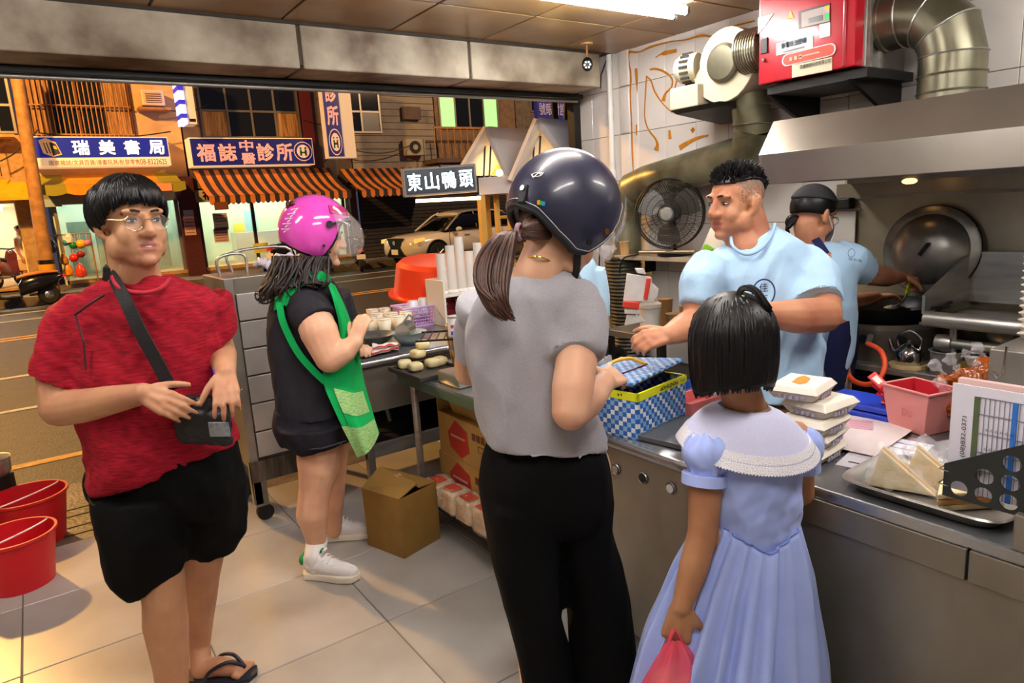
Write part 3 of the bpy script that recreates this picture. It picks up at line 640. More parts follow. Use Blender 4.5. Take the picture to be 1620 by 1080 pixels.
# --- utility pole with hazard paint, extra poles, cables
up = thing('utility_pole', 'leaning sodium-lit utility pole with yellow hazard stripes at its foot', 'pole', aty(78, 442, 20.9))
pb_, pt_ = aty(78, 446, 20.9), aty(23, 95, 20.9)
MB().cyl(pb_, pt_, 0.17, 0.13, n=16).build('shaft', mat('pole_concrete', '#a87a4a', 0.7, var=0.3), up, smooth=40)
d_ = pt_ - pb_
for k, (f0, f1) in enumerate(((0.0, .03), (.03, .05), (.05, .085), (.085, .105))):
    MB().cyl(pb_ + d_ * f0, pb_ + d_ * f1, 0.18, n=16).build('hazard_band', M_black if k % 2 else mat('hazard_yellow', '#d89a18', 0.5), up, smooth=40)
for nm, lab, x0_, y0_, x1_, y1_, Y_, r_ in (('steel_post', 'thin grey post standing right of the food cart', 876, 152, 884, 262, 5.0, 0.03), ('steel_post', 'dark thick post standing next to the shutter rail', 897, 156, 894, 245, 4.7, 0.028)):
    a_, b_ = aty(x0_, y0_, Y_), aty(x1_, y1_, Y_); dd = (b_ - a_) / (b_[2] - a_[2]); MBt = MB().cyl(a_ + dd * 0.3 * -1 * -1, a_ + dd * (-0.1 - a_[2]), r_, n=12)
    tag(MBt.build(nm, M_dark, smooth=40), lab, 'post')
cb = MB()
for (x0_, y0_, x1_, y1_, sag) in ((0, 255, 60, 205, .1), (60, 210, 270, 208, .15), (270, 175, 330, 165, .1), (480, 190, 560, 185, .2), (550, 235, 660, 225, .25)):
    a_, b_ = aty(x0_, y0_, YS - .15), aty(x1_, y1_, YS - .15); cb.tube([a_ + (b_ - a_) * f - EZ * sag * math.sin(math.pi * f) for f in np.linspace(0, 1, 9)], 0.018, 5)
tag(cb.build('overhead_cable', M_black), 'black cables strung along the upstairs facades', 'cable', kind='stuff')
# --- scooters
M_tyre = mat('tyre_rubber', '#161616', 0.8); M_chrome = mat('chrome', '#c8c8c8', 0.15, 1.0)
def scooter(base, fwd, label, paint, seatc, helmet=False):
    f = nrm(fwd); l = np.cross(EZ, f); b = np.asarray(base, float)
    P = lambda x, y, z: b + f * x + l * y + EZ * z
    t = thing('scooter', label, 'scooter', b, 'parked scooters')
    for x, nm in ((-0.6, 'rear_wheel'), (0.62, 'front_wheel')):
        w = MB().lathe([(0.13, -.05), (0.2, -.055), (0.235, -.03), (0.235, .03), (0.2, .055), (0.13, .05)], P(x, 0, 0.235), l, n=20).build(nm, M_tyre, t, smooth=40)
        MB().lathe([(0.03, -.06), (0.13, -.045), (0.13, .045), (0.03, .06)], P(x, 0, 0.235), l, n=14).build('rim', M_chrome, w, smooth=40)
    def sect(x, w, z0, z1): return [P(x, w * sx * (abs(math.cos(q)) ** .7 if True else 1), (z0 + z1) / 2 + (z1 - z0) / 2 * math.sin(q)) for q in np.linspace(0, 2 * math.pi, 16, endpoint=False) for sx in [1 if math.cos(q) >= 0 else -1]]
    MB().loft([sect(-0.95, .04, .62, .72), sect(-0.8, .13, .48, .74), sect(-0.45, .17, .35, .74), sect(-0.12, .16, .28, .68), sect(-0.02, .12, .25, .55)]).build('rear_body', paint, t, smooth=60)
    MB().loft([sect(-0.06, .16, .22, .30), sect(0.3, .16, .22, .30), sect(0.42, .15, .24, .36)]).build('footboard', M_black, t, smooth=60)
    MB().loft([sect(0.36, .12, .26, .40), sect(0.42, .2, .35, .62), sect(0.45, .19, .60, .86), sect(0.40, .12, .80, .98)]).build('leg_shield', paint, t, smooth=60)
    MB().loft([sect(0.42, .09, .44, .50), sect(0.66, .10, .46, .54), sect(0.86, .06, .38, .42)]).build('front_fender', paint, t, smooth=60)
    MB().loft([sect(-0.86, .1, .74, .80), sect(-0.55, .15, .73, .83), sect(-0.2, .13, .70, .79), sect(-0.02, .07, .66, .74)]).build('seat', seatc, t, smooth=60)
    MB().chain([P(0.62, 0, 0.24), P(0.42, 0, 0.95)], [.03, .035], 8).build('fork', M_dark, t)
    MB().tube([P(0.3, .33, 1.02), P(0.38, .2, 1.03), P(0.41, 0, 1.0), P(0.38, -.2, 1.03), P(0.3, -.33, 1.02)], .022, 8).build('handlebar', M_black, t)
    for sy in (-1, 1):
        m_ = MB().tube([P(0.35, .24 * sy, 1.03), P(0.36, .3 * sy, 1.18)], .008, 6); m_.ell(P(0.36, .32 * sy, 1.22), (.05, .05, .04), n=8, m=6); m_.build('mirror', M_black, t, smooth=60)
    MB().ell(P(0.47, 0, 0.93), (.09, .09, .08), n=10, m=8).build('headlight', M_chrome, t, smooth=60)
    MB().box(P(-0.97, 0, 0.66), (.06, .16, .07), np.array([f, l, EZ]).T).build('tail_light', mat('tail_red', '#b01818', 0.3, emit=0.3, ecol='#b01818'), t)
    MB().box(P(-1.0, 0, 0.48), (.012, .26, .14), np.array([f, l, EZ]).T).build('license_plate', M_ply, t)
    MB().cap(P(-0.75, -.16, .28), .05, P(-0.25, -.16, .26), .035, 10).build('exhaust', M_steel2, t, smooth=60)
    if helmet:
        h = MB().ell(P(0.36, 0.12, 1.12), (.14, .13, .12), n=14, m=10).build('hung_helmet', mat('amber_helmet', '#c98a2c', 0.3), t, smooth=180)
    return t
scooter(aty(34, 486, 20.0), (-1, -0.12, 0), 'black scooter with tan seat parked at the far left kerb', mat('scooter_black', '#14141c', 0.2, coat=.4), mat('tan_seat', '#a86a2a', 0.5), True)
scooter(A(8.35, 20.2, -0.12), (0.35, 1, 0), 'dark scooter parked with its rear plate towards the road by the shutter', mat('scooter_grey', '#2a2226', 0.3), M_black)
scooter(A(6.5, 20.9, 0.1), (0.9, 0.6, 0), 'dark scooter parked in front of the clinic', mat('scooter_black'), M_black)
scooter(A(7.4, 21.0, 0.1), (0.7, 0.8, 0), 'brown scooter parked close to the clinic awning end', mat('scooter_brown', '#5a3a2c', 0.3), mat('tan_seat'))
scooter(A(-0.62, 23.5, 0.25), (0.4, 1, 0), 'scooter parked inside the lit garage behind the pedestrian', mat('scooter_red', '#7a2a22', 0.3), M_black)
scooter(A(-1.3, 23.2, 0.25), (-0.5, 1, 0), 'white scooter parked deep inside the lit garage', mat('scooter_white', '#c8c2b8', 0.3), M_black)
# --- white car
def car(base, fwd):
    f = nrm(fwd); l = np.cross(EZ, f); b = np.asarray(base, float); P = lambda x, y, z: b + f * x + l * y + EZ * z
    t = thing('car', 'white sport utility car parked in front of the dark shutter', 'car', b)
    paint = mat('car_white', '#cfc6ba', 0.22, coat=.6); blackp = mat('car_black_trim', '#0e0e10', 0.3); glass = mat('car_glass', '#0c0f12', 0.05, spec=.9)
    def sec(x, w, z0, z1, top=0.85, n=20):
        out = []
        for q in np.linspace(0, 2 * math.pi, n, endpoint=False):
            cx, sz = math.cos(q), math.sin(q); y = w * np.sign(cx) * abs(cx) ** .45; zz = (z0 + z1) / 2 + (z1 - z0) / 2 * np.sign(sz) * abs(sz) ** .5
            if sz > 0: y *= 1 - (1 - top) * abs(sz) ** 2
            out.append(P(x, y, zz))
        return out
    MB().loft([sec(2.38, .62, .42, .80, .9), sec(2.28, .82, .30, .92), sec(2.0, .90, .26, .99), sec(1.3, .94, .26, 1.04, .9), sec(0.7, .94, .26, 1.08, .93), sec(-1.2, .945, .26, 1.10, .93), sec(-2.0, .92, .30, 1.10, .93), sec(-2.35, .82, .40, 1.05), sec(-2.42, .7, .5, .98)]).build('body', paint, t, smooth=50)
    MB().loft([sec(1.05, .80, 1.02, 1.07, .95), sec(0.45, .79, 1.0, 1.42, .80), sec(0.1, .78, 1.0, 1.58, .76), sec(-0.8, .78, 1.0, 1.62, .76), sec(-1.6, .76, 1.0, 1.54, .76), sec(-2.15, .72, 1.0, 1.15, .9)]).build('window_glass', glass, t, smooth=50)
    MB().loft([sec(0.25, .58, 1.5, 1.60, .9), sec(-0.1, .62, 1.56, 1.655, .9), sec(-0.9, .63, 1.58, 1.68, .9), sec(-1.7, .6, 1.5, 1.60, .9), sec(-1.95, .5, 1.44, 1.5, .9)]).build('roof', paint, t, smooth=50)
    for sy in (-1, 1):
        for pth in ([(1.0, .80, 1.06), (0.35, .68, 1.5), (0.1, .63, 1.60)], [(-0.35, .80, 1.06), (-0.35, .64, 1.60)], [(-1.45, .79, 1.06), (-1.5, .63, 1.56)], [(1.0, .81, 1.07), (-2.1, .77, 1.08)]):
            MB().tube([P(x, y * sy, z) for x, y, z in pth], .03, 6).build('pillar', paint if len(pth) == 3 else blackp, t)
        for x in (1.45, -1.4):
            w = MB().lathe([(.24, -.11), (.33, -.12), (.37, -.08), (.37, .08), (.33, .12), (.24, .11)], P(x, .85 * sy, .37), l, n=26).build('wheel', M_tyre, t, smooth=40)
            MB().cyl(P(x, .85 * sy, .37), P(x, .9 * sy, .37), .24, n=20).build('rim', mat('rim_dark', '#2c2c30', 0.4, .5), w)
            for k in range(5):
                a_ = 2 * math.pi * k / 5; MB().cyl(P(x, .965 * sy, .37), P(x + .22 * math.cos(a_), .965 * sy, .37 + .22 * math.sin(a_)), .03, .022, n=6).build('spoke', M_chrome, w)
            MB().lathe([(.375, -.02), (.43, -.03), (.43, .03), (.375, .02)], P(x, .93 * sy, .39), l, n=26).build('wheel_arch', blackp, t, smooth=40)
        MB().prism([(0, 0), (.42, -.06), (.4, .06), (.05, .09)], P(1.88, .86 * sy, .82), f, EZ, l * sy, .05).build('headlight', mat('headlight_amber', '#e8c890', 0.1, emit=.6, ecol='#ffb050'), t)
        MB().ell(P(0.62, 1.02 * sy, 1.08), (.11, .1, .08), n=10, m=8).build('side_mirror', paint, t, smooth=180)
        MB().box(P(0.2, .955 * sy, .9), (.2, .02, .03), np.array([f, l, EZ]).T).build('door_handle', paint, t)
        for x in (0.95, -0.35, -1.35): MB().box(P(x, .947 * sy, .7), (.012, .01, .6), np.array([f, l, EZ]).T).build('door_seam', blackp, t)
    MB().prism([(-.42, .34), (.42, .34), (.25, .05), (.48, -.22), (-.48, -.22), (-.25, .05)], P(2.34, 0, .58), l, EZ, f, .07).build('grille', blackp, t)
    MB().prism([(-.17, .08), (.17, .08), (.17, -.08), (-.17, -.08)], P(2.42, 0, .5), l, EZ, f, .02).build('license_plate', M_ply, t)
    MB().cyl(P(2.42, 0, .78), P(2.44, 0, .78), .07, n=16).build('emblem', M_chrome, t)
    return t
car((aty(632, 400, 19.3)[0] + 2.35, 19.9, -0.12), (-1, -0.16, 0))
# --- food cart on the near side with twin gabled roof
ct = thing('food_cart', 'white twin-gabled food cart glowing warm inside beyond the shop opening', 'food cart', V(800, 450, 6.0))
M_cw = mat('cart_white', '#cfc8c4', 0.5, var=0.05); M_cy = mat('cart_ply', '#d8a850', 0.6, var=0.12, vscale=4)
sweep = RIGHT * .62 + AWAY * .75
for (l_, a_, r_, g_) in (((724, 278), (769, 202), (806, 284), 5.95), ((808, 286), (849, 189), (912, 275), 5.75)):
    pl, pa_, pr = V(*l_, g_), V(*a_, g_), V(*r_, g_); n_ = -AWAY
    for e0, e1, nm in ((pl, pa_, 'roof_slope'), (pa_, pr, 'roof_slope')):
        off = nrm(np.cross(sweep, e1 - e0)) * .03
        if off[2] < 0: off = -off
        MB().add([e0, e1, e1 + sweep, e0 + sweep, e0 + off, e1 + off, e1 + sweep + off, e0 + sweep + off], [(0, 1, 2, 3), (7, 6, 5, 4), (0, 4, 5, 1), (1, 5, 6, 2), (2, 6, 7, 3), (3, 7, 4, 0)]).build(nm, M_cw, ct)
        MB().tube([e0 - AWAY * .01, e1 - AWAY * .01], .028, 4).build('barge_board', M_cw, ct)
    bk_ = sweep * .45; s_ = 0.93; cgr = (pl + pa_ + pr) / 3
    MB().prism([(0, 0), (1, 0), (0, 1)], pl + bk_, pr - pl, pa_ - pl, AWAY, .02).build('gable_board', M_cy, ct)
    for dx in (-.02, .03): MB().cyl(pa_ - EZ * .12 + RIGHT * dx + AWAY * .1, pa_ - EZ * .4 + RIGHT * (dx - .03) + AWAY * .1, .008, n=6).build('hanging_rod', M_dark, ct)
    lp = (pl + pr) / 2 + sweep * .22 + EZ * .04
    MB().ell(lp, .03, n=10, m=8).build('bulb', mat('warm_bulb', '#ffffff', .5, emit=55, ecol=(1.0, .66, .25)), ct, smooth=180)
pL, pR = V(757, 287, 5.9), V(930, 297, 5.6); zt_, zb_ = pL[2] + .03, V(790, 306, 5.8)[2]
MB().add([A(*pL[:2], zb_), A(*pR[:2], zb_), A(*(pR + AWAY * .9)[:2], zb_), A(*(pL + AWAY * .9)[:2], zb_), A(*pL[:2], zt_), A(*pR[:2], zt_), A(*(pR + AWAY * .9)[:2], zt_), A(*(pL + AWAY * .9)[:2], zt_)],
         [(3, 2, 1, 0), (4, 5, 6, 7), (0, 1, 5, 4), (1, 2, 6, 5), (2, 3, 7, 6), (3, 0, 4, 7)]).build('fascia_box', M_cw, ct)
for px_, g_ in ((762, 5.92), (770, 6.5), (925, 5.7), (930, 6.4)):
    q = V(px_, 330, g_); MB().bx(q[0] - .025, q[0] + .025, q[1] - .025, q[1] + .025, -.1, zb_).build('corner_post', M_cy, ct)
q0, q1 = V(783, 330, 6.15), V(930, 330, 5.9)
MB().add([A(*q0[:2], -.05), A(*q1[:2], -.05), A(*(q1 + AWAY * .5)[:2], -.05), A(*(q0 + AWAY * .5)[:2], -.05), A(*q0[:2], 1.05), A(*q1[:2], 1.05), A(*(q1 + AWAY * .5)[:2], 1.05), A(*(q0 + AWAY * .5)[:2], 1.05)],
         [(3, 2, 1, 0), (4, 5, 6, 7), (0, 1, 5, 4), (1, 2, 6, 5), (2, 3, 7, 6), (3, 0, 4, 7)]).build('cart_body', M_cw, ct)
for px_ in (786, 806, 830): q = V(px_, 330, 6.12); MB().bx(q[0] - .018, q[0] + .018, q[1] - .018, q[1] + .018, 1.05, zb_).build('cabinet_post', M_cy, ct)
q0, q1 = V(786, 312, 6.12), V(832, 312, 6.05)
for z in (1.5, 1.3): MB().tube([A(*q0[:2], z), A(*q1[:2], z)], .014, 4).build('cabinet_shelf', M_cy, ct)
MB().cyl(V(760, 313, 5.72) , V(658, 318, 5.58), .014, n=10).build('strip_lamp', mat('warm_strip', '#ffffff', .5, emit=9, ecol=(1.0, .62, .28)), ct, smooth=40)
# led sign on the cart
sgn = thing('led_sign', 'glowing white led character sign hung on the food cart', 'sign', V(700, 300, 5.6))
c4 = [V(640, 313, 5.55), V(756, 304, 5.7), V(750, 257, 5.7), V(638, 267, 5.55)]
uS = nrm(c4[1] - c4[0]); vS = nrm((c4[3] - c4[0]) - uS * ((c4[3] - c4[0]) @ uS)); nS = np.cross(uS, vS); nS = nS if nS @ AWAY < 0 else -nS
wS = np.linalg.norm(c4[1] - c4[0]); hS = np.linalg.norm(c4[3] - c4[0]); cS = sum(c4) / 4
RS = np.array([uS, vS, nS]).T
MB().rbox(cS - nS * .05, (wS, hS, .1), .008, RS).build('frame', mat('sign_frame_grey', '#8a837e', .5), sgn)
MB().box(cS + nS * .003, (wS * .94, hS * .84, .004), RS).build('dark_panel', mat('led_panel', '#1b2430', .3), sgn)
M_led = mat('led_white', '#ffffff', .5, emit=2.6, ecol=(.72, .9, 1.0))
for k, ch in enumerate('東山鴨頭'): text(ch, cS + nS * .008 + uS * wS * (-.35 + .233 * k), uS, vS, hS * .6, M_led, sgn, w=wS * .185, bold=0.012)
MB().tube([cS + vS * hS * .5, cS + vS * hS * .5 + AWAY * .3 + RIGHT * .2], .012, 6).build('hanger', M_dark, sgn)
# ================================================================== extraction hood, ducts, stove
M_hood = mat('hood_steel', '#b5b0a6', 0.28, 0.9, var=0.18, vscale=2, bump=0.02, bscale=50)
M_greasy = mat('greasy_duct', '#8d8a70', 0.4, 0.55, col2='#4e4a34', vscale=5, detail=7)
M_duct = mat('spiral_duct_steel', '#8f8c78', 0.32, 0.8, col2='#5f5b48', vscale=4, detail=6)
M_dullb = mat('dull_black', '#15120f', 0.6, var=0.3)  # dull black of the hood underside, drip tray and motor fins
hd = thing('range_hood', 'long brushed steel extraction hood over the wok stove', 'hood', (3.2, 0.7, 1.62))
HY0, HY1 = -0.4, 1.955
MB().bx(2.795, 2.81, HY0, HY1, 1.62, 1.757).build('front_lip', M_hood, hd, bevel=0.003)
MB().add([A(2.795, HY0, 1.755), A(2.795, HY1, 1.755), A(2.91, HY1, 1.905), A(2.91, HY0, 1.905), A(2.81, HY0, 1.75), A(2.81, HY1, 1.75), A(2.925, HY1, 1.895), A(2.925, HY0, 1.895)], [(0, 1, 2, 3), (7, 6, 5, 4), (0, 4, 5, 1), (1, 5, 6, 2), (2, 6, 7, 3), (3, 7, 4, 0)]).build('sloped_panel', M_hood, hd)
MB().bx(2.91, 3.59, HY0, HY1, 1.895, 1.905).build('top_panel', M_steel2, hd)
MB().prism([(2.8, 1.62), (2.8, 1.755), (2.91, 1.905), (3.59, 1.905), (3.59, 1.62)], A(0, HY1, 0), EX, EZ, EY, 0.012).build('end_panel', M_hood, hd)
MB().bx(2.83, 3.58, HY0, HY1 - .01, 1.665, 1.68).build('filter_panel', M_dullb, hd)
for k in range(6): y = 1.75 - .36 * k; MB().prism([(2.95, 1.665), (3.35, 1.665), (3.35, 1.64), (3.0, 1.655)], A(0, y, 0), EX, EZ, -EY, .3).build('baffle_filter', M_dullb, hd)
MB().bx(3.36, 3.42, HY0, HY1 - .1, 1.60, 1.665).build('grease_trough', M_steel2, hd)
p = atx(1440, 297, 3.37); MB().ell((3.36, p[1], 1.595), (.02, .035, .014), n=12, m=8).build('hood_lamp', mat('hood_lamp_warm', '#ffb050', .4, emit=3, ecol=(1, .5, .15)), hd, smooth=180)
# backsplash
bs = thing('steel_backsplash', 'stained steel backsplash sheet on the wall behind the wok', 'backsplash', (3.58, .8, .8))
MB().bx(3.575, 3.588, -0.4, 2.03, .78, 1.6).build('sheet', mat('backsplash_steel', '#a8a08c', .38, .65, col2='#7d7460', vscale=2.2, detail=6), bs)
MB().bx(3.565, 3.575, -0.4, 2.03, 1.52, 1.535).build('trim_strip', M_steel2, bs)
MB().rbox((3.54, 2.0, 1.50), (.06, .16, .06), .01).build('wall_fitting', M_dark, bs)
wb = tag(MB().rbox((3.56, 1.98, 1.36), (.012, .14, .2), .004).build('clipboard', mat('board_white', '#d6d2ca', .5)), 'white board leaning on the backsplash beside the cook', 'board')
# red control cabinet with electrostatic filter box
rc = thing('control_cabinet', 'glossy red electrical control cabinet high on the filter unit', 'cabinet', (3.1, 1.95, 2.1))
M_red = mat('cabinet_red', '#c01a2c', .22, coat=.6, var=.05)
RY0, RY1, RZ0, RZ1 = 1.70, 2.185, 2.11, 2.57
MB().rbox((3.14, (RY0 + RY1) / 2, (RZ0 + RZ1) / 2), (.08, RY1 - RY0, RZ1 - RZ0), .006).build('door_panel', M_red, rc)
MB().rbox((3.105, RY0 + .045, (RZ0 + RZ1) / 2), (.03, .012, RZ1 - RZ0 - .01), .004).build('hinge_strip', mat('cabinet_red_dark', '#a01226', .3, coat=.4), rc)
XF = 3.098
def rpt(px, py, x=XF): return atx(px, py, x)
def plate(name, quad, m, parent, x, th=.003):
    P = [atx(a, b, x) for a, b in quad]; Q = [q + A(th, 0, 0) for q in P]
    return MB().add(P + Q, [(0, 1, 2, 3), (7, 6, 5, 4), (0, 4, 5, 1), (1, 5, 6, 2), (2, 6, 7, 3), (3, 7, 4, 0)]).build(name, m, parent)
M_label = mat('label_white', '#dfe3e0', .4); M_lbly = mat('label_cream', '#d9cfae', .4)
plate('display_window', [(1263, 46), (1263, 18), (1313, 4), (1313, 35)], mat('display_dark', '#3a1014', .3), rc, XF - .002)
plate('display_panel', [(1268, 44), (1268, 20), (1312, 8), (1312, 33)], mat('display_grey', '#b8aca4', .4), rc, XF - .004)
plate('display_screen', [(1279, 37), (1279, 29), (1301, 23), (1301, 32)], mat('screen_grey', '#5d5f60', .2), rc, XF - .006)
plate('indicator_light', [(1305, 31), (1305, 22), (1312, 20), (1312, 29)], mat('lamp_green', '#0c8a3a', .3, emit=1.0, ecol='#0c8a3a'), rc, XF - .006)
plate('indicator_light', [(1305, 15), (1305, 10), (1312, 8), (1312, 13)], mat('lamp_orange', '#e88a1a', .3, emit=1.0, ecol='#e88a1a'), rc, XF - .006)
plate('company_label', [(1228, 88), (1228, 69), (1286, 56), (1286, 75)], M_label, rc, XF - .002)
plate('company_label', [(1253, 123), (1253, 103), (1316, 90), (1316, 111)], M_lbly, rc, XF - .002)
plate('warning_label', [(1296, 61), (1296, 39), (1313, 35), (1313, 57)], M_label, rc, XF - .002)
plate('corner_label', [(1199, 54), (1199, 28), (1224, 21)] + [(1210, 42)], mat('label_film', '#a9b0a8', .3), rc, XF - .002)
plate('warning_sign', [(1246, 30), (1250, 16), (1250.5, 16), (1256, 28)], mat('sign_yellow', '#d8b43a', .4), rc, XF - .002)
PL = [atx(1238 + 12 * 0 + (0), 96, XF)]
m_ = MB(); c_ = atx(1278, 87, XF - .004); e_ = atx(1308, 79.5, XF - .004) - atx(1248, 94, XF - .004); uR = nrm(e_); vR = nrm(np.cross(A(-1, 0, 0), uR)); vR = vR if vR[2] > 0 else -vR
def pill(L_, h): return [(-L_ / 2 + h / 2 * math.cos(q), h / 2 * math.sin(q)) for q in np.linspace(math.pi / 2, 3 * math.pi / 2, 9)] + [(L_ / 2 + h / 2 * math.cos(q), h / 2 * math.sin(q)) for q in np.linspace(-math.pi / 2, math.pi / 2, 9)]
MB().prism(pill(.215, .055), c_, uR, vR, A(1, 0, 0), .003).build('round_label', M_label, rc)
MB().prism(pill(.208, .046), c_ - A(.002, 0, 0), uR, vR, A(1, 0, 0), .003).build('round_label_fill', mat('label_orange', '#d8482c', .4), rc)
MB().box(c_ - A(.004, 0, 0) + uR * .01, (.001, .10, .006), np.array([A(1, 0, 0), uR, vR]).T).build('print_line', mat('label_pink', '#f0b8a0', .5), rc)
for k_ in range(3): MB().box(c_ - A(.004, 0, 0) - uR * (.085 - .025 * k_), (.001, .014, .018), np.array([A(1, 0, 0), uR, vR]).T).build('print_mark', mat('label_pink'), rc)
cc = (atx(1228, 88, XF) + atx(1286, 56, XF)) / 2 - A(.004, 0, 0); text('靜電除油煙機', cc + vR * .012, uR, vR, .026, mat('ink_sky', '#7ab8d8', .5), rc, w=.13, bold=.02); MB().box(cc - vR * .017, (.001, .11, .007), np.array([A(1, 0, 0), uR, vR]).T).build('print_line', mat('ink_grey', '#8a8a92', .6), rc)
cc = (atx(1253, 123, XF) + atx(1316, 90, XF)) / 2 - A(.004, 0, 0); text('防爆精密科技有限公司', cc + vR * .012 + uR * .02, uR, vR, .02, mat('ink_dark', '#4a443c', .6), rc, w=.15, bold=.01)
plate('door_handle', [(1203, 85), (1203, 63), (1213, 59), (1213, 83)], M_black, rc, XF - .008, .012)
lk = atx(1209, 95, XF); MB().cyl(lk, lk - A(.012, 0, 0), .009, n=12).build('lock', M_chrome, rc, smooth=40)
fb = thing('filter_unit', 'grey steel filter box behind the red control cabinet', 'extractor unit', (3.35, 1.95, 2.1))
MB().rbox((3.375, 1.95, 2.34), (.37, .5, .46), .008).build('casing', M_steel2, fb)
MB().bx(3.2, 3.23, 1.685, 1.70, 2.11, 2.57).bx(3.3, 3.32, 1.685, 1.70, 2.11, 2.57).build('flange', M_steel, fb)
MB().bx(3.14, 3.56, 1.66, 2.16, 2.06, 2.10).build('drip_tray', M_dullb, fb); 
for y in (1.72, 2.14): MB().prism([(3.12, 2.06), (3.58, 2.06), (3.58, 1.9), (3.5, 1.9)], A(0, y, 0), EX, EZ, EY, .02).build('bracket', M_dark, fb)
# big elbow duct from the filter unit down into the hood
el = thing('elbow_duct', 'segmented steel elbow duct bending down into the hood', 'duct', (3.33, 1.45, 2.1))
pth = [A(3.34, 1.69, 2.31), A(3.34, 1.60, 2.31)]
cY, cZ, rB = 1.60, 2.31 - .2, .2
arc = [A(3.34, cY - rB * math.sin(q), cZ + rB * math.cos(q)) for q in np.radians([0, 22.5, 22.5, 45, 67.5, 67.5, 90])]
MB().lathe([(.135, 0), (.135, .02), (.128, .022), (.128, .1)], (3.34, 1.69, 2.31), (0, -1, 0), n=28).build('collar', M_duct, el, smooth=30)
def ring(c, t, r, n=28):
    u, v, w = frame(t, A(1, 0, 0)); return [c + r * (u * math.cos(q) + v * math.sin(q)) for q in np.linspace(0, 2 * math.pi, n, endpoint=False)]
T_ = lambda q: A(0, -math.cos(q), -math.sin(q))
qs = np.radians([0, 30, 60, 90]); C_ = [A(3.34, cY - rB * math.sin(q), cZ + rB * math.cos(q)) for q in qs]
for i in range(3): MB().loft([ring(C_[i], T_(qs[i]), .128), ring(C_[i + 1], T_(qs[i + 1]), .128)]).build('elbow_segment', M_duct, el, smooth=30)
for i in range(4): MB().tube(ring(C_[i], T_(qs[i]), .129), .004, 6, close=True).build('seam', M_steel, el)
MB().cyl(C_[3], (3.34, C_[3][1], 1.905), .128, n=28).build('down_pipe', M_duct, el, smooth=30)
for z in (1.96, 2.03): MB().tube(ring(A(3.34, C_[3][1], z), A(0, 0, -1), .129), .005, 6, close=True).build('band', M_duct, el)
# beige snail blower with motor and bracket
bl = thing('duct_blower', 'beige snail-shell blower with finned motor on a black bracket', 'blower', (3.3, 2.5, 2.1))
M_beige = mat('blower_beige', '#c8bda0', .4, var=.15, vscale=5)
bc = A(3.28, 2.46, 2.275)
prof = [(bc + A(0, math.cos(q), math.sin(q)) * (.165 + .05 * (q / (2 * math.pi)))) for q in np.linspace(0, 2 * math.pi, 28, endpoint=False)]
MB().loft([[p + A(-.09, 0, 0) for p in prof], [p + A(.1, 0, 0) for p in prof]]).build('scroll_casing', M_beige, bl, smooth=30, bevel=.004)
axm = nrm(A(-.25, 1, 0))
MB().lathe([(.0, 0), (.075, 0), (.078, .02), (.078, .10), (.06, .13), (.0, .135)], bc + A(-.05, .20, .02), axm, n=24).build('motor', M_beige, bl, smooth=30)
for k in range(16):
    q = 2 * math.pi * k / 16; u, v, w = frame(axm); c = bc + A(-.05, .20, .02) + axm * .06 + .081 * (u * math.cos(q) + v * math.sin(q)); MB().box(c, (.012, .05, .012), np.array([u, axm, v]).T).build('fin', M_dullb, bl)
MB().rbox(bc + A(-.06, .24, -.14), (.16, .2, .12), .008).build('motor_base', M_beige, bl)
MB().prism([(3.1, 2.07), (3.55, 2.07), (3.55, 2.0), (3.15, 2.05)], A(0, 2.42, 0), EX, EZ, EY, .34).build('bracket', M_black, bl)
MB().lathe([(.10, 0), (.10, .02), (.085, .03)], bc + A(-.09, 0, 0), A(-1, 0, 0), n=24).build('inlet_ring', M_duct, bl, smooth=30)
for k in range(9): MB().tube(ring(A(3.2, 2.335 - .015 * k, 2.30), A(0, -1, 0), .105), .006, 6, close=True).build('flex_rib', M_duct, bl)
# grease-stained duct: down from the blower, along the wall and down behind the fan
gd = thing('greasy_duct', 'grease-stained round duct running along the tiled wall behind the fan', 'duct', (3.4, 2.9, 1.6))
xg = 3.43
MB().cyl((3.33, 2.40, 2.12), (3.36, 2.40, 1.90), .10, n=24).build('drop_pipe', M_greasy, gd, smooth=30)
for z in (1.95, 2.05): MB().tube(ring(A(3.35, 2.40, z), A(0, 0, 1), .102), .005, 6, close=True).build('band', M_greasy, gd)
pA, pB = atx(1195, 252, xg), atx(1020, 290, xg)
MB().loft([ring(A(3.36, 2.40, 1.92), nrm(A(0, .4, -1)), .11), ring(A(xg, 2.50, pA[2] + .03), nrm(A(0, 1, -.3)), .115), ring(A(xg, pB[1], pB[2]), A(0, 1, 0), .115)]).build('horizontal_pipe', M_greasy, gd, smooth=30)
yb = pB[1]; zb_ = pB[2]
e1 = A(xg, yb + .10, zb_ - .03); e2 = A(xg, yb + .17, zb_ - .11); e3 = A(xg, yb + .20, zb_ - .24)
MB().loft([ring(A(xg, yb, zb_), A(0, 1, 0), .115), ring(e1, nrm(A(0, 1, -.5)), .115)]).build('elbow_segment', M_greasy, gd, smooth=30)
MB().loft([ring(e1, nrm(A(0, 1, -.5)), .116), ring(e2, nrm(A(0, .6, -1)), .115)]).build('elbow_segment', M_greasy, gd, smooth=30)
MB().loft([ring(e2, nrm(A(0, .6, -1)), .116), ring(e3, A(0, 0, -1), .113)]).build('elbow_segment', M_greasy, gd, smooth=30)
MB().cyl(e3, (xg, e3[1], 1.20), .112, n=24).build('down_pipe', M_greasy, gd, smooth=30)
fx = MB(); 
fx_pts = [];
for k in range(56): z = 1.2 - k * .0125; fx_pts.append(ring(A(xg - .03, e3[1] - .06 * (k / 56), z), A(0, 0, -1), .125 + (.007 if k % 2 else -.004), 20))
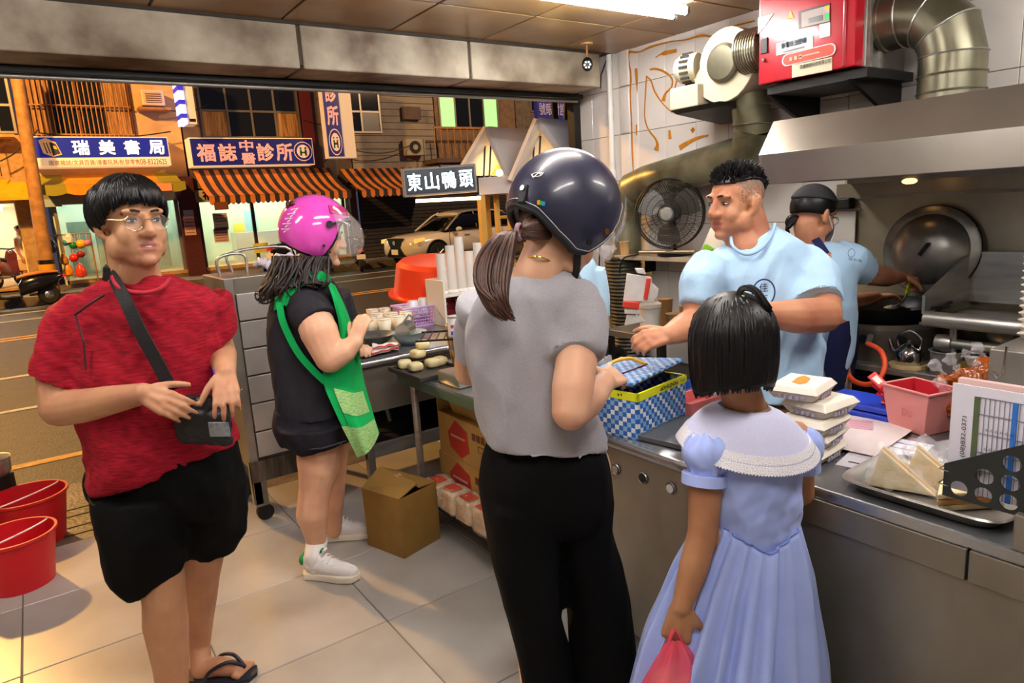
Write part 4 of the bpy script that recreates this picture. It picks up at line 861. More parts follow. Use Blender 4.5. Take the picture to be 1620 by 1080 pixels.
MB().loft(fx_pts).build('flex_hose', mat('sooty_flex', '#4a463c', .5, .5, var=.4, vscale=8), gd, smooth=60)
# wall shelf with fan
sf = thing('wall_shelf', 'narrow grey wall shelf carrying the black fan', 'shelf', (3.45, 3.1, 1.2))
MB().bx(3.3, 3.59, 2.55, 3.47, 1.185, 1.215).build('board', mat('shelf_grey', '#a59d8e', .5, var=.25), sf, bevel=.003)
for y in (2.7, 3.35): MB().bx(3.5, 3.59, y, y + .02, 1.08, 1.185).build('bracket', M_dark, sf)
rdp = MB().cyl(atx(1012, 399, 3.3), atx(1100, 398, 3.3), .012, n=10); tag(rdp.build('steel_tube', M_steel, smooth=40), 'steel tube lying along the shelf front below the fan', 'tube')
fn = thing('fan', 'black caged electric fan standing on the wall shelf', 'fan', (3.33, 3.0, 1.215))
fc = A(3.30, 2.965, 1.485); fd = nrm(A(-.80, -.42, .0)); fu, fv, fw = frame(fd); RF = .215
for rr, off, wr_ in ((RF, 0, .006), (RF, -.05, .005), (RF * .82, .03, .0022), (RF * .62, .045, .0022), (RF * .42, .05, .0022), (RF * .26, .052, .004)):
    MB().tube([fc + fd * off + rr * (fu * math.cos(q) + fv * math.sin(q)) for q in np.linspace(0, 2 * math.pi, 40, endpoint=False)], wr_, 6, close=True).build('guard_ring', M_black, fn, smooth=60)
m_ = MB()
for k in range(72):
    q = 2 * math.pi * k / 72; e = fu * math.cos(q) + fv * math.sin(q); e2_ = fu * math.cos(q + .22) + fv * math.sin(q + .22)
    m_.tube([fc + fd * .052 + e * RF * .2, fc + fd * .045 + e * RF * .6, fc + fd * .02 + e2_ * RF * .92, fc + e2_ * RF], .0011, 4)
for k in range(40):
    q = 2 * math.pi * k / 40; e = fu * math.cos(q) + fv * math.sin(q); m_.tube([fc - fd * .05 + e * RF, fc - fd * .10 + e * RF * .6, fc - fd * .105 + e * RF * .2], .0013, 4)
o = m_.build('guard_wires', M_black, fn); o['kind'] = 'stuff'
for k in range(3):
    q0 = 2 * math.pi * k / 3 + .5; P = []
    for i in range(5):
        rr = RF * (.16 + .74 * i / 4); row = []
        for j in range(5): q = q0 + (j / 4 - .5) * (1.25 - .2 * abs(i - 2)); row.append(fc + rr * (fu * math.cos(q) + fv * math.sin(q)) + fd * (-.03 + .045 * (j / 4)))
        P.append(row)
    MB().sheet(P, .003).build('blade', mat('fan_blade', '#4a4742', .35), fn, smooth=60)
MB().lathe([(.0, .062), (.035, .06), (.045, .05), (.045, -.03), (.0, -.04)], fc, fd, n=24).build('hub', mat('hub_grey', '#8b8984', .35, .3), fn, smooth=40)
MB().lathe([(.05, -.06), (.055, -.1), (.045, -.17), (.0, -.18)], fc, fd, n=20).build('motor', M_black, fn, smooth=40)
MB().tube([fc - fd * .12 - EZ * .03, A(fc[0] + .1, fc[1] + .04, 1.36), A(fc[0] + .10, fc[1] + .04, 1.22)], .014, 8).build('stand', M_black, fn)
MB().lathe([(.11, 0), (.115, .012), (.1, .022), (.02, .03)], (fc[0] + .1, fc[1] + .04, 1.216), n=24).build('base', M_black, fn, smooth=40)
tag(MB().lathe([(.03, 0), (.038, .085), (.04, .087), (.04, .09), (.036, .09)], (3.36, 3.42, 1.216), n=20).build('paper_cup', mat('kraft_cup', '#c7a06a', .6), smooth=40), 'kraft paper cup at the end of the fan shelf', 'cup')
pk = thing('packet', 'white and green food packet leaning on the fan shelf', 'packet', (3.4, 2.68, 1.216))
MB().rbox((3.38, 2.67, 1.29), (.05, .14, .17), .012, np.array(Matrix.Rotation(.5, 3, 'X'))).build('bag', mat('packet_white', '#dcd9d2', .4), pk, smooth=40)
MB().rbox((3.345, 2.70, 1.25), (.04, .07, .07), .01, np.array(Matrix.Rotation(.5, 3, 'X'))).build('green_print', mat('packet_green', '#6cae22', .4), pk, smooth=40)
M_film = mat('clear_film', '#eeeef4', .08, alpha=.2, spec=1.0)
def crumple(mb_pts, name, m, parent=None, amp=.012, seed=0.0, voxel=.008):
    me = vox(mb_pts, voxel, 3); wrinkle(me, amp, 28, seed=seed); return link(name, me, m, parent, smooth=50)
hb = crumple(MB().cap(V(956, 342, 4.6), .014, V(962, 370, 4.6), .04).cap(V(962, 370, 4.6), .04, V(960, 393, 4.6), .068), 'plastic_bag', M_film, None, .02, 3.0)
tag(hb, 'clear plastic bag with purple print hanging beside the dark helmet', 'plastic bag')
# ------------------------------------------------------------------ wok stove
st = thing('wok_stove', 'blackened steel wok stove along the tiled wall', 'stove', (3.25, 1.0, 0))
MB().rbox((3.3, .75, .39), (.54, 2.3, .78), .01).build('body', mat('stove_black', '#2a2622', .45, .6, col2='#12100e', vscale=4), st)
MB().rbox((3.14, 1.0, .79), (.36, 1.8, .03), .006).build('front_ledge', M_steel2, st)
MB().lathe([(.245, .8), (.255, .86), (.255, .95), (.235, .97), (.225, .97), (.225, .85)], (3.26, 1.6, 0), n=32).build('burner_ring', mat('burner_steel', '#6e655c', .45, .7, var=.4, vscale=6), st, smooth=40)
for q in (3.3, 3.9, 4.6): MB().cyl((3.26 + .25 * math.cos(q), 1.6 + .25 * math.sin(q), .91), (3.26 + .265 * math.cos(q), 1.6 + .265 * math.sin(q), .91), .02, n=14).build('vent_hole', M_black, st)
MB().cyl((3.0, 1.30, 1.03), (3.0, .35, 1.03), .032, n=18).build('front_rail', M_steel, st, smooth=40)
MB().cyl((3.05, 1.27, .925), (3.05, .35, .925), .022, n=16).build('gas_pipe', M_steel2, st, smooth=40)
MB().lathe([(.035, -.03), (.038, 0), (.035, .03)], (3.05, 1.24, .925), (0, 1, 0), n=18).build('pipe_collar', M_steel, st, smooth=40)
MB().cyl((3.05, 1.21, 1.02), (3.05, 1.21, .86), .015, n=12).build('valve_stem', M_steel, st, smooth=40)
for y in (1.05, .80): MB().lathe([(.04, 0), (.045, .02), (.03, .03), (.0, .03)], (3.08, y, .985), (-1, 0, 0), n=18).build('burner_knob', M_steel2, st, smooth=40)
gP = [atx(1465, 492, 3.12), atx(1465, 468, 3.12), atx(1528, 434, 3.3), atx(1600, 432, 3.3), atx(1600, 492, 3.12)]
MB().add([A(3.1, 1.36, 1.03), A(3.1, 1.36, 1.11), A(3.54, 1.36, 1.26), A(3.54, 1.36, 1.03), A(3.1, 1.348, 1.03), A(3.1, 1.348, 1.11), A(3.54, 1.348, 1.26), A(3.54, 1.348, 1.03)], [(0, 1, 2, 3), (7, 6, 5, 4), (0, 4, 5, 1), (1, 5, 6, 2), (2, 6, 7, 3), (3, 7, 4, 0)]).build('side_guard', M_steel, st)
MB().bx(3.53, 3.545, .2, 1.36, 1.03, 1.26).build('back_guard', M_steel, st)
MB().bx(3.06, 3.54, .2, 1.35, .99, 1.0).build('griddle', M_steel2, st)
wk = thing('wok', 'large black iron wok set on the round burner', 'wok', (3.26, 1.6, .86))
MB().lathe([(.02, .86), (.14, .90), (.215, .985), (.245, 1.035), (.25, 1.04), (.24, 1.035), (.21, .99), (.13, .91), (.02, .872)], (3.26, 1.6, 0), n=40).build('bowl', mat('iron_black', '#17181a', .35, .5), wk, smooth=50)
for s_ in (-1, 1): MB().tube([A(3.26 + .05 * (k - 2), 1.6 + s_ * (.25 + .03 * math.sin(math.pi * k / 4)), 1.045) for k in range(5)], .008, 8).build('handle', M_dark, wk)
ld = thing('domed_wok_lid', 'dented domed metal wok lid leaning on the steel backsplash', 'lid', (3.5, 1.52, 1.07))
ln = nrm(A(-1, -.12, .12)); lc = A(3.51, 1.515, 1.268)
MB().lathe([(.205, 0), (.208, .008), (.198, .012), (.168, .016), (.16, .032), (.12, .062), (.06, .082), (.0, .086)], lc, ln, n=40).build('dome', mat('dented_lid', '#8f8d89', .33, .7, var=.4, vscale=7, bump=.3, bscale=9), ld, smooth=50)
MB().tube([lc + .206 * (math.cos(q) * frame(ln)[0] + math.sin(q) * frame(ln)[1]) for q in np.linspace(0, 2 * math.pi, 44, endpoint=False)], .006, 6, close=True).build('rim', M_dark, ld, smooth=60)
hv = nrm(A(0, -.55, .8)); MB().tube([lc + ln * .07 - hv * .03, lc + ln * .105 - hv * .03, lc + ln * .105 + hv * .03, lc + ln * .07 + hv * .03], .008, 8).build('handle', M_black, ld, smooth=40)
kt = thing('kettle', 'small shiny steel kettle on a wooden disc', 'kettle', (3.0, 1.36, .83))
MB().lathe([(.05, 0), (.056, .01), (.056, .05), (.05, .06), (.035, .075), (.03, .08), (.012, .09), (.008, .1), (.0, .104)], (3.03, 1.37, .822), n=24).build('body', M_chrome, kt, smooth=50)
MB().tube([A(3.03, 1.42, .84 + .02), A(3.03, 1.44, .88), A(3.03, 1.455, .92)], .008, 8).build('spout', M_chrome, kt)
MB().tube(catmull([A(3.03, 1.33, .87), A(3.03, 1.32, .93), A(3.03, 1.37, .965), A(3.03, 1.42, .93), A(3.03, 1.41, .88)], 4), .006, 8).build('handle', M_chrome, kt)
tag(MB().cyl((3.03, 1.37, .806), (3.03, 1.37, .821), .075, n=28).build('wooden_disc', mat('pale_wood', '#c8ad7c', .6, var=.2), smooth=40), 'pale wooden disc under the small kettle', 'trivet')
pt = thing('steel_pot', 'small steel pot with rim beside the kettle', 'pot', (3.0, 1.2, .806))
MB().lathe([(.06, 0), (.062, .09), (.07, .095), (.066, .098), (.058, .095), (.056, .01), (.0, .008)], (3.02, 1.215, .806), n=28).build('body', M_steel, pt, smooth=50)
MB().tube([A(3.02, 1.15, .885), A(3.02, 1.06, .89)], .008, 8).build('handle', M_steel, pt)
tn = thing('tin_can', 'gold rimmed tin standing behind the wrapped sauce bags', 'can', (2.98, 1.07, .806))
MB().cyl((2.98, 1.09, .806), (2.98, 1.09, .86), .06, n=24).build('body', mat('tin_white', '#c2bdb4', .4), tn, smooth=40)
MB().cyl((2.98, 1.09, .86), (2.98, 1.09, .872), .062, n=24).build('rim', mat('tin_gold', '#a8894a', .3, .8), tn, smooth=40)
gh = [atx(1373, 543, 2.9), atx(1393, 555, 2.86), atx(1400, 578, 2.83), atx(1390, 600, 2.80), atx(1370, 608, 2.8), atx(1348, 600, 2.82), atx(1338, 580, 2.86), atx(1338, 563, 2.9), atx(1346, 560, 2.93)]
hs = thing('gas_hose', 'bright orange gas hose looping below the wok', 'hose', gh[4]); MB().tube(catmull(gh, 6), .011, 10).build('hose', mat('hose_orange', '#f0542a', .4), hs, smooth=60); MB().cyl(gh[-1], gh[-1] + A(.03, .01, -.03), .009, n=10).build('hose_clip', M_steel2, hs); MB().cyl(gh[0], gh[0] + A(.06, .02, .02), .012, n=10).build('gas_tap', M_steel2, hs)
# ------------------------------------------------------------------ things behind the shopkeeper, under the shelf
tb = thing('steel_stand', 'dark steel side stand holding the white tub', 'stand', (3.0, 2.9, 0))
MB().bx(2.82, 3.32, 2.6, 3.06, .775, .815).build('top', M_steel2, tb, bevel=.004)
for x in (2.84, 3.3):
    for y in (2.63, 3.03): MB().bx(x - .015, x + .015, y - .015, y + .015, 0, .775).build('leg', M_dark, tb)
wbk = thing('plastic_tub', 'white plastic tub with handle on the side stand', 'tub', (2.93, 2.79, .815))
MB().lathe([(.055, 0), (.064, .14), (.069, .145), (.069, .165), (.06, .165), (.058, .02), (.0, .01)], (2.93, 2.79, .816), n=28).build('body', mat('tub_white', '#d2cfc6', .35), wbk, smooth=40)
MB().tube(catmull([A(2.885, 2.84, .955), A(2.86, 2.83, .90), A(2.88, 2.80, .875), A(2.90, 2.75, .90), A(2.885, 2.74, .955)], 4), .004, 6).build('handle', M_white, wbk)
for k, (x, y, h, lab) in enumerate(((3.1, 2.82, .16, 'tall stack of kraft paper cups behind the white tub'), (3.03, 2.70, .09, 'short kraft paper cup in front of the cup stack'), (3.1, 2.66, .13, 'lidded kraft paper cup right of the cup stack'))):
    m_ = MB().lathe([(.032, 0), (.042, h), (.045, h + .004), (.045, h + .01), (.0, h + .012)], (x, y, .816), n=20); tag(m_.build('paper_cup', mat('kraft_dark', '#8a6a44', .6, var=.2), smooth=40), lab, 'cup', 'kraft cups on the side stand')
rb = thing('carrier_bags', 'bundle of white and red plastic carrier bags hung from the shelf', 'bag bundle', V(1015, 470, 3.85))
def flat_bag(pts, g, m, name, th=.02):
    P = [V(x, y, g) for x, y in pts]; c = sum(P) / len(P); mb_ = MB(); n = len(P)
    return MB().add([p - AWAY * th / 2 for p in P] + [p + AWAY * th / 2 for p in P], [tuple(range(n)), tuple(range(2 * n - 1, n - 1, -1))] + [(i, n + i, n + (i + 1) % n, (i + 1) % n) for i in range(n)]).build(name, m, rb, bevel=.004)
M_bagw = mat('bag_white', '#d8d2cc', .35, var=.1, vscale=12); M_bagr = mat('bag_red', '#cc3a28', .4)
flat_bag([(992, 432), (1030, 438), (1036, 478), (986, 476)], 3.80, M_bagw, 'bag_body'); flat_bag([(1008, 432), (1004, 424), (1018, 424), (1022, 434)], 3.79, M_bagw, 'bag_neck')
flat_bag([(1023, 440), (1030, 440), (1024, 474), (1018, 473)], 3.785, M_bagr, 'red_stripe'); flat_bag([(986, 476), (1012, 478), (1010, 489), (985, 486)], 3.785, M_bagr, 'red_band')
flat_bag([(988, 488), (1012, 490), (1011, 497), (988, 496)], 3.80, M_bagw, 'bag_fold'); flat_bag([(992, 498), (1014, 499), (1020, 508), (988, 515)], 3.82, M_bagw, 'bag_fold')
flat_bag([(1030, 446), (1042, 456), (1038, 474), (1032, 474)], 3.83, M_bagw, 'bag_side')
bb = thing('blue_drum', 'blue drum with black lid on the floor below the side stand', 'drum', (2.95, 3.15, 0))
MB().lathe([(.13, 0), (.15, .5), (.152, .52)], (2.95, 3.22, 0), n=28).build('body', mat('drum_blue', '#1e2f8a', .4), bb, smooth=40)
MB().lathe([(.158, .52), (.16, .55), (.15, .56)], (2.95, 3.22, 0), n=28).build('rim', mat('drum_grey', '#8a9096', .4), bb, smooth=40)
MB().lathe([(.15, .56), (.15, .62), (.12, .64), (.0, .645)], (2.95, 3.22, 0), n=28).build('lid', M_black, bb, smooth=40)
ck = thing('white_cabinet', 'pale narrow cabinet standing against the tiled wall', 'cabinet', (3.45, 3.7, 0))
MB().rbox((3.46, 3.66, .43), (.22, .2, .86), .01).build('body', mat('cabinet_pale', '#cfc9b4', .5), ck); MB().bx(3.34, 3.35, 3.58, 3.74, .3, .82).build('door', mat('cabinet_pale'), ck)
sw = thing('wall_switch', 'small wall switch box with green and red buttons', 'switch', (3.58, 3.6, 1.2)); p = atx(924, 405, 3.57)
MB().rbox((3.575, p[1], p[2]), (.03, .07, .12), .006).build('plate', M_white, sw); MB().box((3.556, p[1], p[2] + .025), (.01, .035, .035)).build('button', mat('lamp_green'), sw); MB().box((3.556, p[1], p[2] - .03), (.01, .035, .025)).build('button', mat('tail_red', '#b01818', .3), sw)
cb_ = [atx(1010, 402, 3.3), atx(985, 410, 3.28), atx(980, 440, 3.3), atx(982, 480, 3.3), atx(972, 498, 3.35), atx(960, 502, 3.5)]
tag(MB().tube(catmull(cb_, 5), .006, 6).build('power_cord', M_black, smooth=60), 'black power cord drooping from the fan shelf', 'cord')
tag(MB().tube([A(3.585, 3.52, 1.2 + 0 * k) if k == 0 else A(3.585, 3.52, .6) for k in range(2)] if False else [atx(949, 388, 3.585), atx(947, 440, 3.585)], .005, 6).build('wall_cable', M_black), 'thin black cable down the white tiles by the shop opening', 'cable')
tag(MB().tube([atx(965, 80, 3.585), atx(951, 118, 3.585), atx(950, 140, 3.585)], .004, 6).build('wall_cable', M_black), 'thin black cable beside the beam end at the ceiling', 'cable')
# bulb-shaped security cameras on the ceiling
def bulb_cam(c, label):
    t = thing('security_camera', label, 'camera', c)
    MB().cyl(c + A(0, 0, .0), c - A(0, 0, .012), .04, n=20).build('ceiling_plate', mat('plate_brass', '#b08a5a', .4), t, smooth=40); MB().cyl(c - A(0, 0, .01), c - A(0, 0, .09), .008, n=10).build('stem', M_rust, t)
    h = c - A(0, 0, .13); d = nrm(CAM - h + A(0, 0, -.4)); MB().ell(h, (.036, .036, .045), n=18, m=12).build('head', M_black, t, smooth=180)
    MB().lathe([(.026, .024), (.026, .036), (.0, .037)], h, d, n=20).build('face', mat('cam_grey', '#3c3c40', .4), t, smooth=40)
    u, v, w = frame(d)
    for k in range(6): q = 2 * math.pi * k / 6; MB().ell(h + d * .037 + .018 * (u * math.cos(q) + v * math.sin(q)), .0055, n=8, m=6).build('led', mat('cam_led', '#ffffff', .4, emit=2.0, ecol=(1, 1, 1)), t)
bulb_cam(atz(928, 68, 2.6), 'black bulb security camera hanging near the beam end')
bulb_cam(atz(2, -6, 2.6) + A(0, 0, 0), 'black bulb security camera at the top left of the ceiling')
# ================================================================== counters and what stands on them
M_top = mat('counter_top_steel', '#9fa2a6', .24, .85, var=.2, vscale=5, bump=.02, bscale=40)
M_front = mat('counter_front_steel', '#99958b', .36, .75, col2='#777166', vscale=3, detail=7, stretch=(1, 1, .5))
# --- cash counter
CZ = .83
ca = thing('cash_counter', 'steel cash counter with round cable holes below the checked box', 'counter', (1.7, 1.5, 0))
MB().rbox((1.70, 1.49, CZ - .02), (.50, .74, .04), .018, n=3).build('worktop', M_top, ca, smooth=40)
MB().bx(1.475, 1.93, 1.13, 1.85, .13, CZ - .04).build('carcass', M_front, ca, bevel=.004)
for px, py, m in ((974, 742, M_steel), (1017, 756, M_black), (1061, 772, M_white)):
    p = atx(px, py, 1.472); MB().lathe([(.0, 0), (.014, 0), (.018, .004), (.02, 0)], p, (-1, 0, 0), n=20).build('cable_ring', M_steel, ca, smooth=40); MB().cyl(p - A(.0025, 0, 0), p - A(.005, 0, 0), .0135, n=18).build('cable_hole', m, ca)
for x in (1.5, 1.9):
    for y in (1.16, 1.82): MB().cyl((x, y, 0), (x, y, .13), .018, n=12).build('foot', M_dark, ca, smooth=40)
# --- front serving counter (right)
DZ = .88
cd = thing('serving_counter', 'long steel serving counter with a plain riveted front beside the girl', 'counter', (1.9, .3, 0))
MB().rbox((1.885, .22, DZ - .015), (.83, 1.8, .03), .006).build('worktop', M_top, cd)
MB().bx(1.472, 2.28, -.66, 1.10, .08, DZ - .10).build('front_panel', M_front, cd, bevel=.003)
MB().bx(1.466, 2.285, .53, 1.115, DZ - .10, DZ - .03).build('edge_band', M_front, cd, bevel=.002); MB().bx(1.466, 2.285, -.67, .525, DZ - .10, DZ - .03).build('edge_band', M_front, cd, bevel=.002)
MB().bx(1.468, 1.95, -.66, .455, DZ, .955).build('raised_block', M_front, cd, bevel=.003)
MB().bx(1.5, 2.25, -.64, 1.08, 0, .08).build('plinth', M_dark, cd)
# --- prep table with cartons below
tbz = .80
tbl = thing('prep_table', 'steel prep table with round legs and low shelf over the cartons', 'table', (1.7, 2.55, 0))
MB().rbox((1.75, 2.53, tbz - .02), (.62, 1.26, .04), .008).build('tabletop', M_top, tbl)
for x in (1.48, 2.02):
    for y in (1.96, 3.05): MB().cyl((x, y, 0), (x, y, tbz - .04), .019, n=14).build('leg', M_steel, tbl, smooth=40)
MB().bx(1.45, 2.05, 1.95, 2.9, .135, .155).build('low_shelf', M_dark, tbl)
MB().rbox((1.445, 2.55, tbz - .035), (.012, 1.2, .05), .004).build('front_apron', mat('apron_green', '#566a58', .45, .4), tbl)
# --- back counter with drinks
CZ2 = .85
cc2 = thing('drink_counter', 'long steel counter with drinks along the street side', 'counter', (2.1, 3.8, 0))
MB().rbox((2.13, 3.79, CZ2 - .02), (1.70, 1.04, .04), .016, n=3).build('worktop', M_top, cc2, smooth=40)
MB().bx(1.30, 2.95, 3.30, 3.34, .56, CZ2 - .04).build('front_apron', M_front, cc2)
MB().bx(1.30, 2.95, 3.35, 4.25, .33, .36).build('low_shelf', M_dark, cc2); MB().bx(1.30, 2.95, 3.32, 3.35, .30, .37).build('shelf_edge', M_steel, cc2)
for x in (1.32, 2.1, 2.93):
    for y in (3.33, 4.26): MB().bx(x - .02, x + .02, y - .02, y + .02, .0, CZ2 - .04).build('leg', M_steel2, cc2)
MB().bx(1.30, 2.95, 4.22, 4.24, .36, .81).build('back_panel', M_dark, cc2)
tag(MB().tube(catmull([A(1.38, 3.75, .50), A(1.48, 3.72, .52), A(1.58, 3.68, .46), A(1.60, 3.66, .37)], 5), .012, 8).build('gas_hose', M_steel2, smooth=60), 'grey hose under the drink counter near the table leg', 'hose')
# --- drawer cabinet on castors
cx0, cx1, cy0, cy1 = .765, 1.26, 3.62, 4.12
dc = thing('drawer_cabinet', 'tall worn steel drawer cabinet on castors behind the red-shirted person', 'cabinet', (1.05, 3.85, 0))
MB().bx(cx0, cx1, cy0 + .02, cy1, .30, 1.325).build('body', M_front, dc, bevel=.006)
MB().bx(cx0, cx0 + .045, cy0, cy0 + .03, .1, 1.325).build('corner_post', M_steel2, dc, bevel=.004); MB().bx(cx1 - .045, cx1, cy0, cy0 + .03, .1, 1.325).build('corner_post', M_steel2, dc, bevel=.004)
zs = [1.245, 1.10, .955, .81, .66, .505, .36]
M_drw = mat('drawer_steel', '#b4b2ae', .4, .6, var=.2, vscale=4)
for i in range(6):
    d = MB().rbox(((cx0 + cx1) / 2, cy0 + .005, (zs[i] + zs[i + 1]) / 2), (cx1 - cx0 - .1, .024, zs[i] - zs[i + 1] - .008), .003).build('drawer', M_drw, dc)
    MB().cyl((cx0 + .30, cy0 - .005, (zs[i] + zs[i + 1]) / 2), (cx0 + .30, cy0 - .028, (zs[i] + zs[i + 1]) / 2), .009, n=12).ell((cx0 + .30, cy0 - .03, (zs[i] + zs[i + 1]) / 2), .012, n=10, m=8).build('knob', M_dark, d, smooth=60)
MB().bx(cx0, cx1, cy0 - .005, cy0 + .03, .23, .345).build('bottom_rail', mat('scratched_steel', '#7c756a', .4, .8, col2='#3c3730', vscale=9, stretch=(3, 1, .4)), dc)
for x in (cx0 + .03, cx1 - .06):
    for y in (cy0 + .03, cy1 - .06):
        MB().bx(x - .03, x + .04, y - .03, y + .04, .09, .30).build('leg', M_steel2, dc); MB().cyl((x + .02, y - .012, .045), (x + .02, y + .022, .045), .045, n=18).build('caster', M_black, dc, smooth=40)
MB().tube(catmull([A(cx0 + .03, cy1 - .3, 1.325), A(cx0 + .03, cy1 - .3, 1.42), A(cx0 + .16, cy1 - .3, 1.43), A(cx0 + .17, cy1 - .3, 1.325)], 4), .008, 8).build('rail', M_steel, dc, smooth=60)
MB().tube(catmull([A(cx0 + .15, cy1 - .05, 1.325), A(cx0 + .15, cy1 - .05, 1.43), A(cx1 - .03, cy1 - .05, 1.44), A(cx1, cy1 - .05, 1.325)], 4), .008, 8).build('rail', M_steel, dc, smooth=60)
pbg = crumple(MB().ell((1.12, 3.9, 1.36), (.13, .1, .035)), 'plastic_sheet', mat('violet_film', '#c9c4d8', .3, var=.1), None, .03, 5.0, .01); tag(pbg, 'crumpled pale violet plastic on top of the drawer cabinet', 'plastic sheet')
# ------------------------------------------------------------------ drinks side
M_soy = mat('soy_milk_cup', '#e2d6b8', .35); M_lidc = mat('cup_film', '#e9e6e0', .2)
cupm = MB().lathe([(.03, 0), (.042, .115), (.0, .115)], (0, 0, 0), n=20).mesh('cup'); lidm = MB().lathe([(.043, 0), (.044, .004), (.0, .006)], (0, 0, .115), n=20).mesh('lid')
cupm.materials.append(M_soy); lidm.materials.append(M_lidc)
rows = [(585, 520), (607, 522), (630, 517), (596, 512), (618, 511), (641, 508), (588, 505), (608, 503), (629, 501), (646, 500)]
names = ['nearest the aproned woman', 'in the middle of the front row', 'right end of front row', 'second row left', 'second row middle', 'second row right beside the purple basket', 'back row far left', 'back row left of centre', 'back row right of centre', 'back row against the purple basket']
for (px, py), nm in zip(rows, names):
    q = atz(px, py, CZ2); t = thing('drink_cup', 'sealed cup of soy milk on the drink counter, ' + nm, 'cup', (q[0] * .93 + .02, q[1] * .93 + .02, CZ2), 'sealed soy milk cups')
    for me_, nn in ((cupm, 'cup'), (lidm, 'lid')):
        o = bpy.data.objects.new(nn, me_); COL.objects.link(o); o.parent = t
        for f in me_.polygons: f.use_smooth = True
def basket(c, sx, sy, h, ang, label, m):
    t = thing('basket', label, 'basket', c); Rz = np.array(Matrix.Rotation(ang, 3, 'Z')); c = np.asarray(c, float)
    MB().box(c + A(0, 0, .006), (sx * .88, sy * .88, .012), Rz).build('base', m, t)
    MB().tube([c + Rz @ A(a * sx * .52, b * sy * .52, h) for a, b in ((-1, -1), (1, -1), (1, 1), (-1, 1))], .008, 6, close=True).build('rim', m, t)
    for s_, L_ in (((0, -1), sx), ((0, 1), sx), ((-1, 0), sy), ((1, 0), sy)):
        n = int(L_ / .018); w = MB()
        for k in range(n + 1):
            f = -1 + 2 * k / n
            if s_[0] == 0: a_, b_ = A(f * sx * .44, s_[1] * sy * .44, .01), A(f * sx * .5, s_[1] * sy * .5, h)
            else: a_, b_ = A(s_[0] * sx * .44, f * sy * .44, .01), A(s_[0] * sx * .5, f * sy * .5, h)
            w.cyl(c + Rz @ a_, c + Rz @ b_, .0035, n=4)
        for j in range(1, 6):
            f = j / 6; kx = .44 + .06 * f
            if s_[0] == 0: w.cyl(c + Rz @ A(-sx * kx, s_[1] * sy * kx, h * f), c + Rz @ A(sx * kx, s_[1] * sy * kx, h * f), .0035, n=4)
            else: w.cyl(c + Rz @ A(s_[0] * sx * kx, -sy * kx, h * f), c + Rz @ A(s_[0] * sx * kx, sy * kx, h * f), .0035, n=4)
        w.build('lattice_side', m, t)['kind'] = 'stuff'
    return t
bq = atz(648, 508, CZ2) * A(1, 1, 0) * .965 + A(.02, .0, CZ2)
M_lilac = mat('lilac_plastic', '#c39ad0', .4)
basket(bq + A(.05, -.02, 0), .30, .22, .13, -.1, 'lilac lattice plastic basket on the drink counter', M_lilac)
for k, (dx, dy) in enumerate(((-.06, -.03), (.05, .03))):
    t = tag(MB().lathe([(.05, 0), (.035, .10), (.03, .11), (.0, .112)], bq + A(.05 + dx, -.02 + dy, .06), n=18).build('cup_lid_stack', mat('lid_white', '#d8dce6', .3), smooth=40), ('left', 'right')[k] + ' stack of white cup lids standing in the lilac basket', 'cup lids')
ds = thing('cup_dispenser', 'white acrylic cup dispenser box on the drink counter', 'dispenser', (2.35, 3.95, CZ2))
dcx, dcy = 2.29, 3.93
MB().bx(dcx - .17, dcx - .155, dcy - .12, dcy + .12, CZ2, CZ2 + .30).build('side_panel', mat('acrylic_white', '#ddd6c8', .35), ds, bevel=.002); MB().bx(dcx + .2, dcx + .215, dcy - .12, dcy + .12, CZ2, CZ2 + .30).build('side_panel', mat('acrylic_white'), ds, bevel=.002)
MB().bx(dcx - .155, dcx + .2, dcy + .1, dcy + .12, CZ2, CZ2 + .30).build('back_panel', mat('acrylic_white'), ds); MB().bx(dcx - .155, dcx + .2, dcy - .12, dcy + .1, CZ2 + .19, CZ2 + .205).build('shelf', mat('acrylic_white'), ds)
MB().bx(dcx - .15, dcx + .19, dcy + .04, dcy + .06, CZ2 + .01, CZ2 + .18).build('red_back', mat('menu_red', '#8a2430', .5), ds)
for k in range(5):
    hh = .26 + .05 * (k % 3); m_ = MB().lathe([(.034, 0), (.03, hh), (.0, hh)] if True else [], (dcx - .12 + .072 * k, dcy - .03, CZ2 + .206), n=18)
    t = thing('cup_stack', ('leftmost', 'second from left', 'middle', 'fourth from left', 'rightmost') [k] + ' stack of clear plastic cups in the white dispenser', 'cups', (dcx - .12 + .072 * k, dcy - .03, CZ2 + .206), 'cup stacks in the dispenser')
    m_.build('stack', mat('clear_cups', '#dfdbd4', .2, alpha=.75), t, smooth=40); MB().lathe([(.037, 0), (.037, .012), (.034, .02)], (dcx - .12 + .072 * k, dcy - .03, CZ2 + .207), n=18).build('rim', M_white, t, smooth=40)
for k, (x, y, z, lab) in enumerate(((dcx - .05, dcy - .2, CZ2, 'empty white cup standing before the dispenser'), (dcx + .06, dcy - .19, CZ2, 'second empty white cup before the dispenser'), (dcx + .02, dcy - .02, CZ2 + .03, 'white cup inside the lower dispenser bay'))):
    tag(MB().lathe([(.032, 0), (.045, .12), (.047, .122), (.043, .12), (.03, .005), (.0, .004)], (x, y, z + .001), n=20).build('white_cup', mat('cup_white', '#e6dfcf', .35), smooth=40), lab, 'cup', 'white cups by the dispenser')
rt = atz(648, 470, CZ2); tub = thing('orange_tub', 'big bright orange plastic tub behind the cup dispenser', 'tub', (2.35, 4.6, .75))
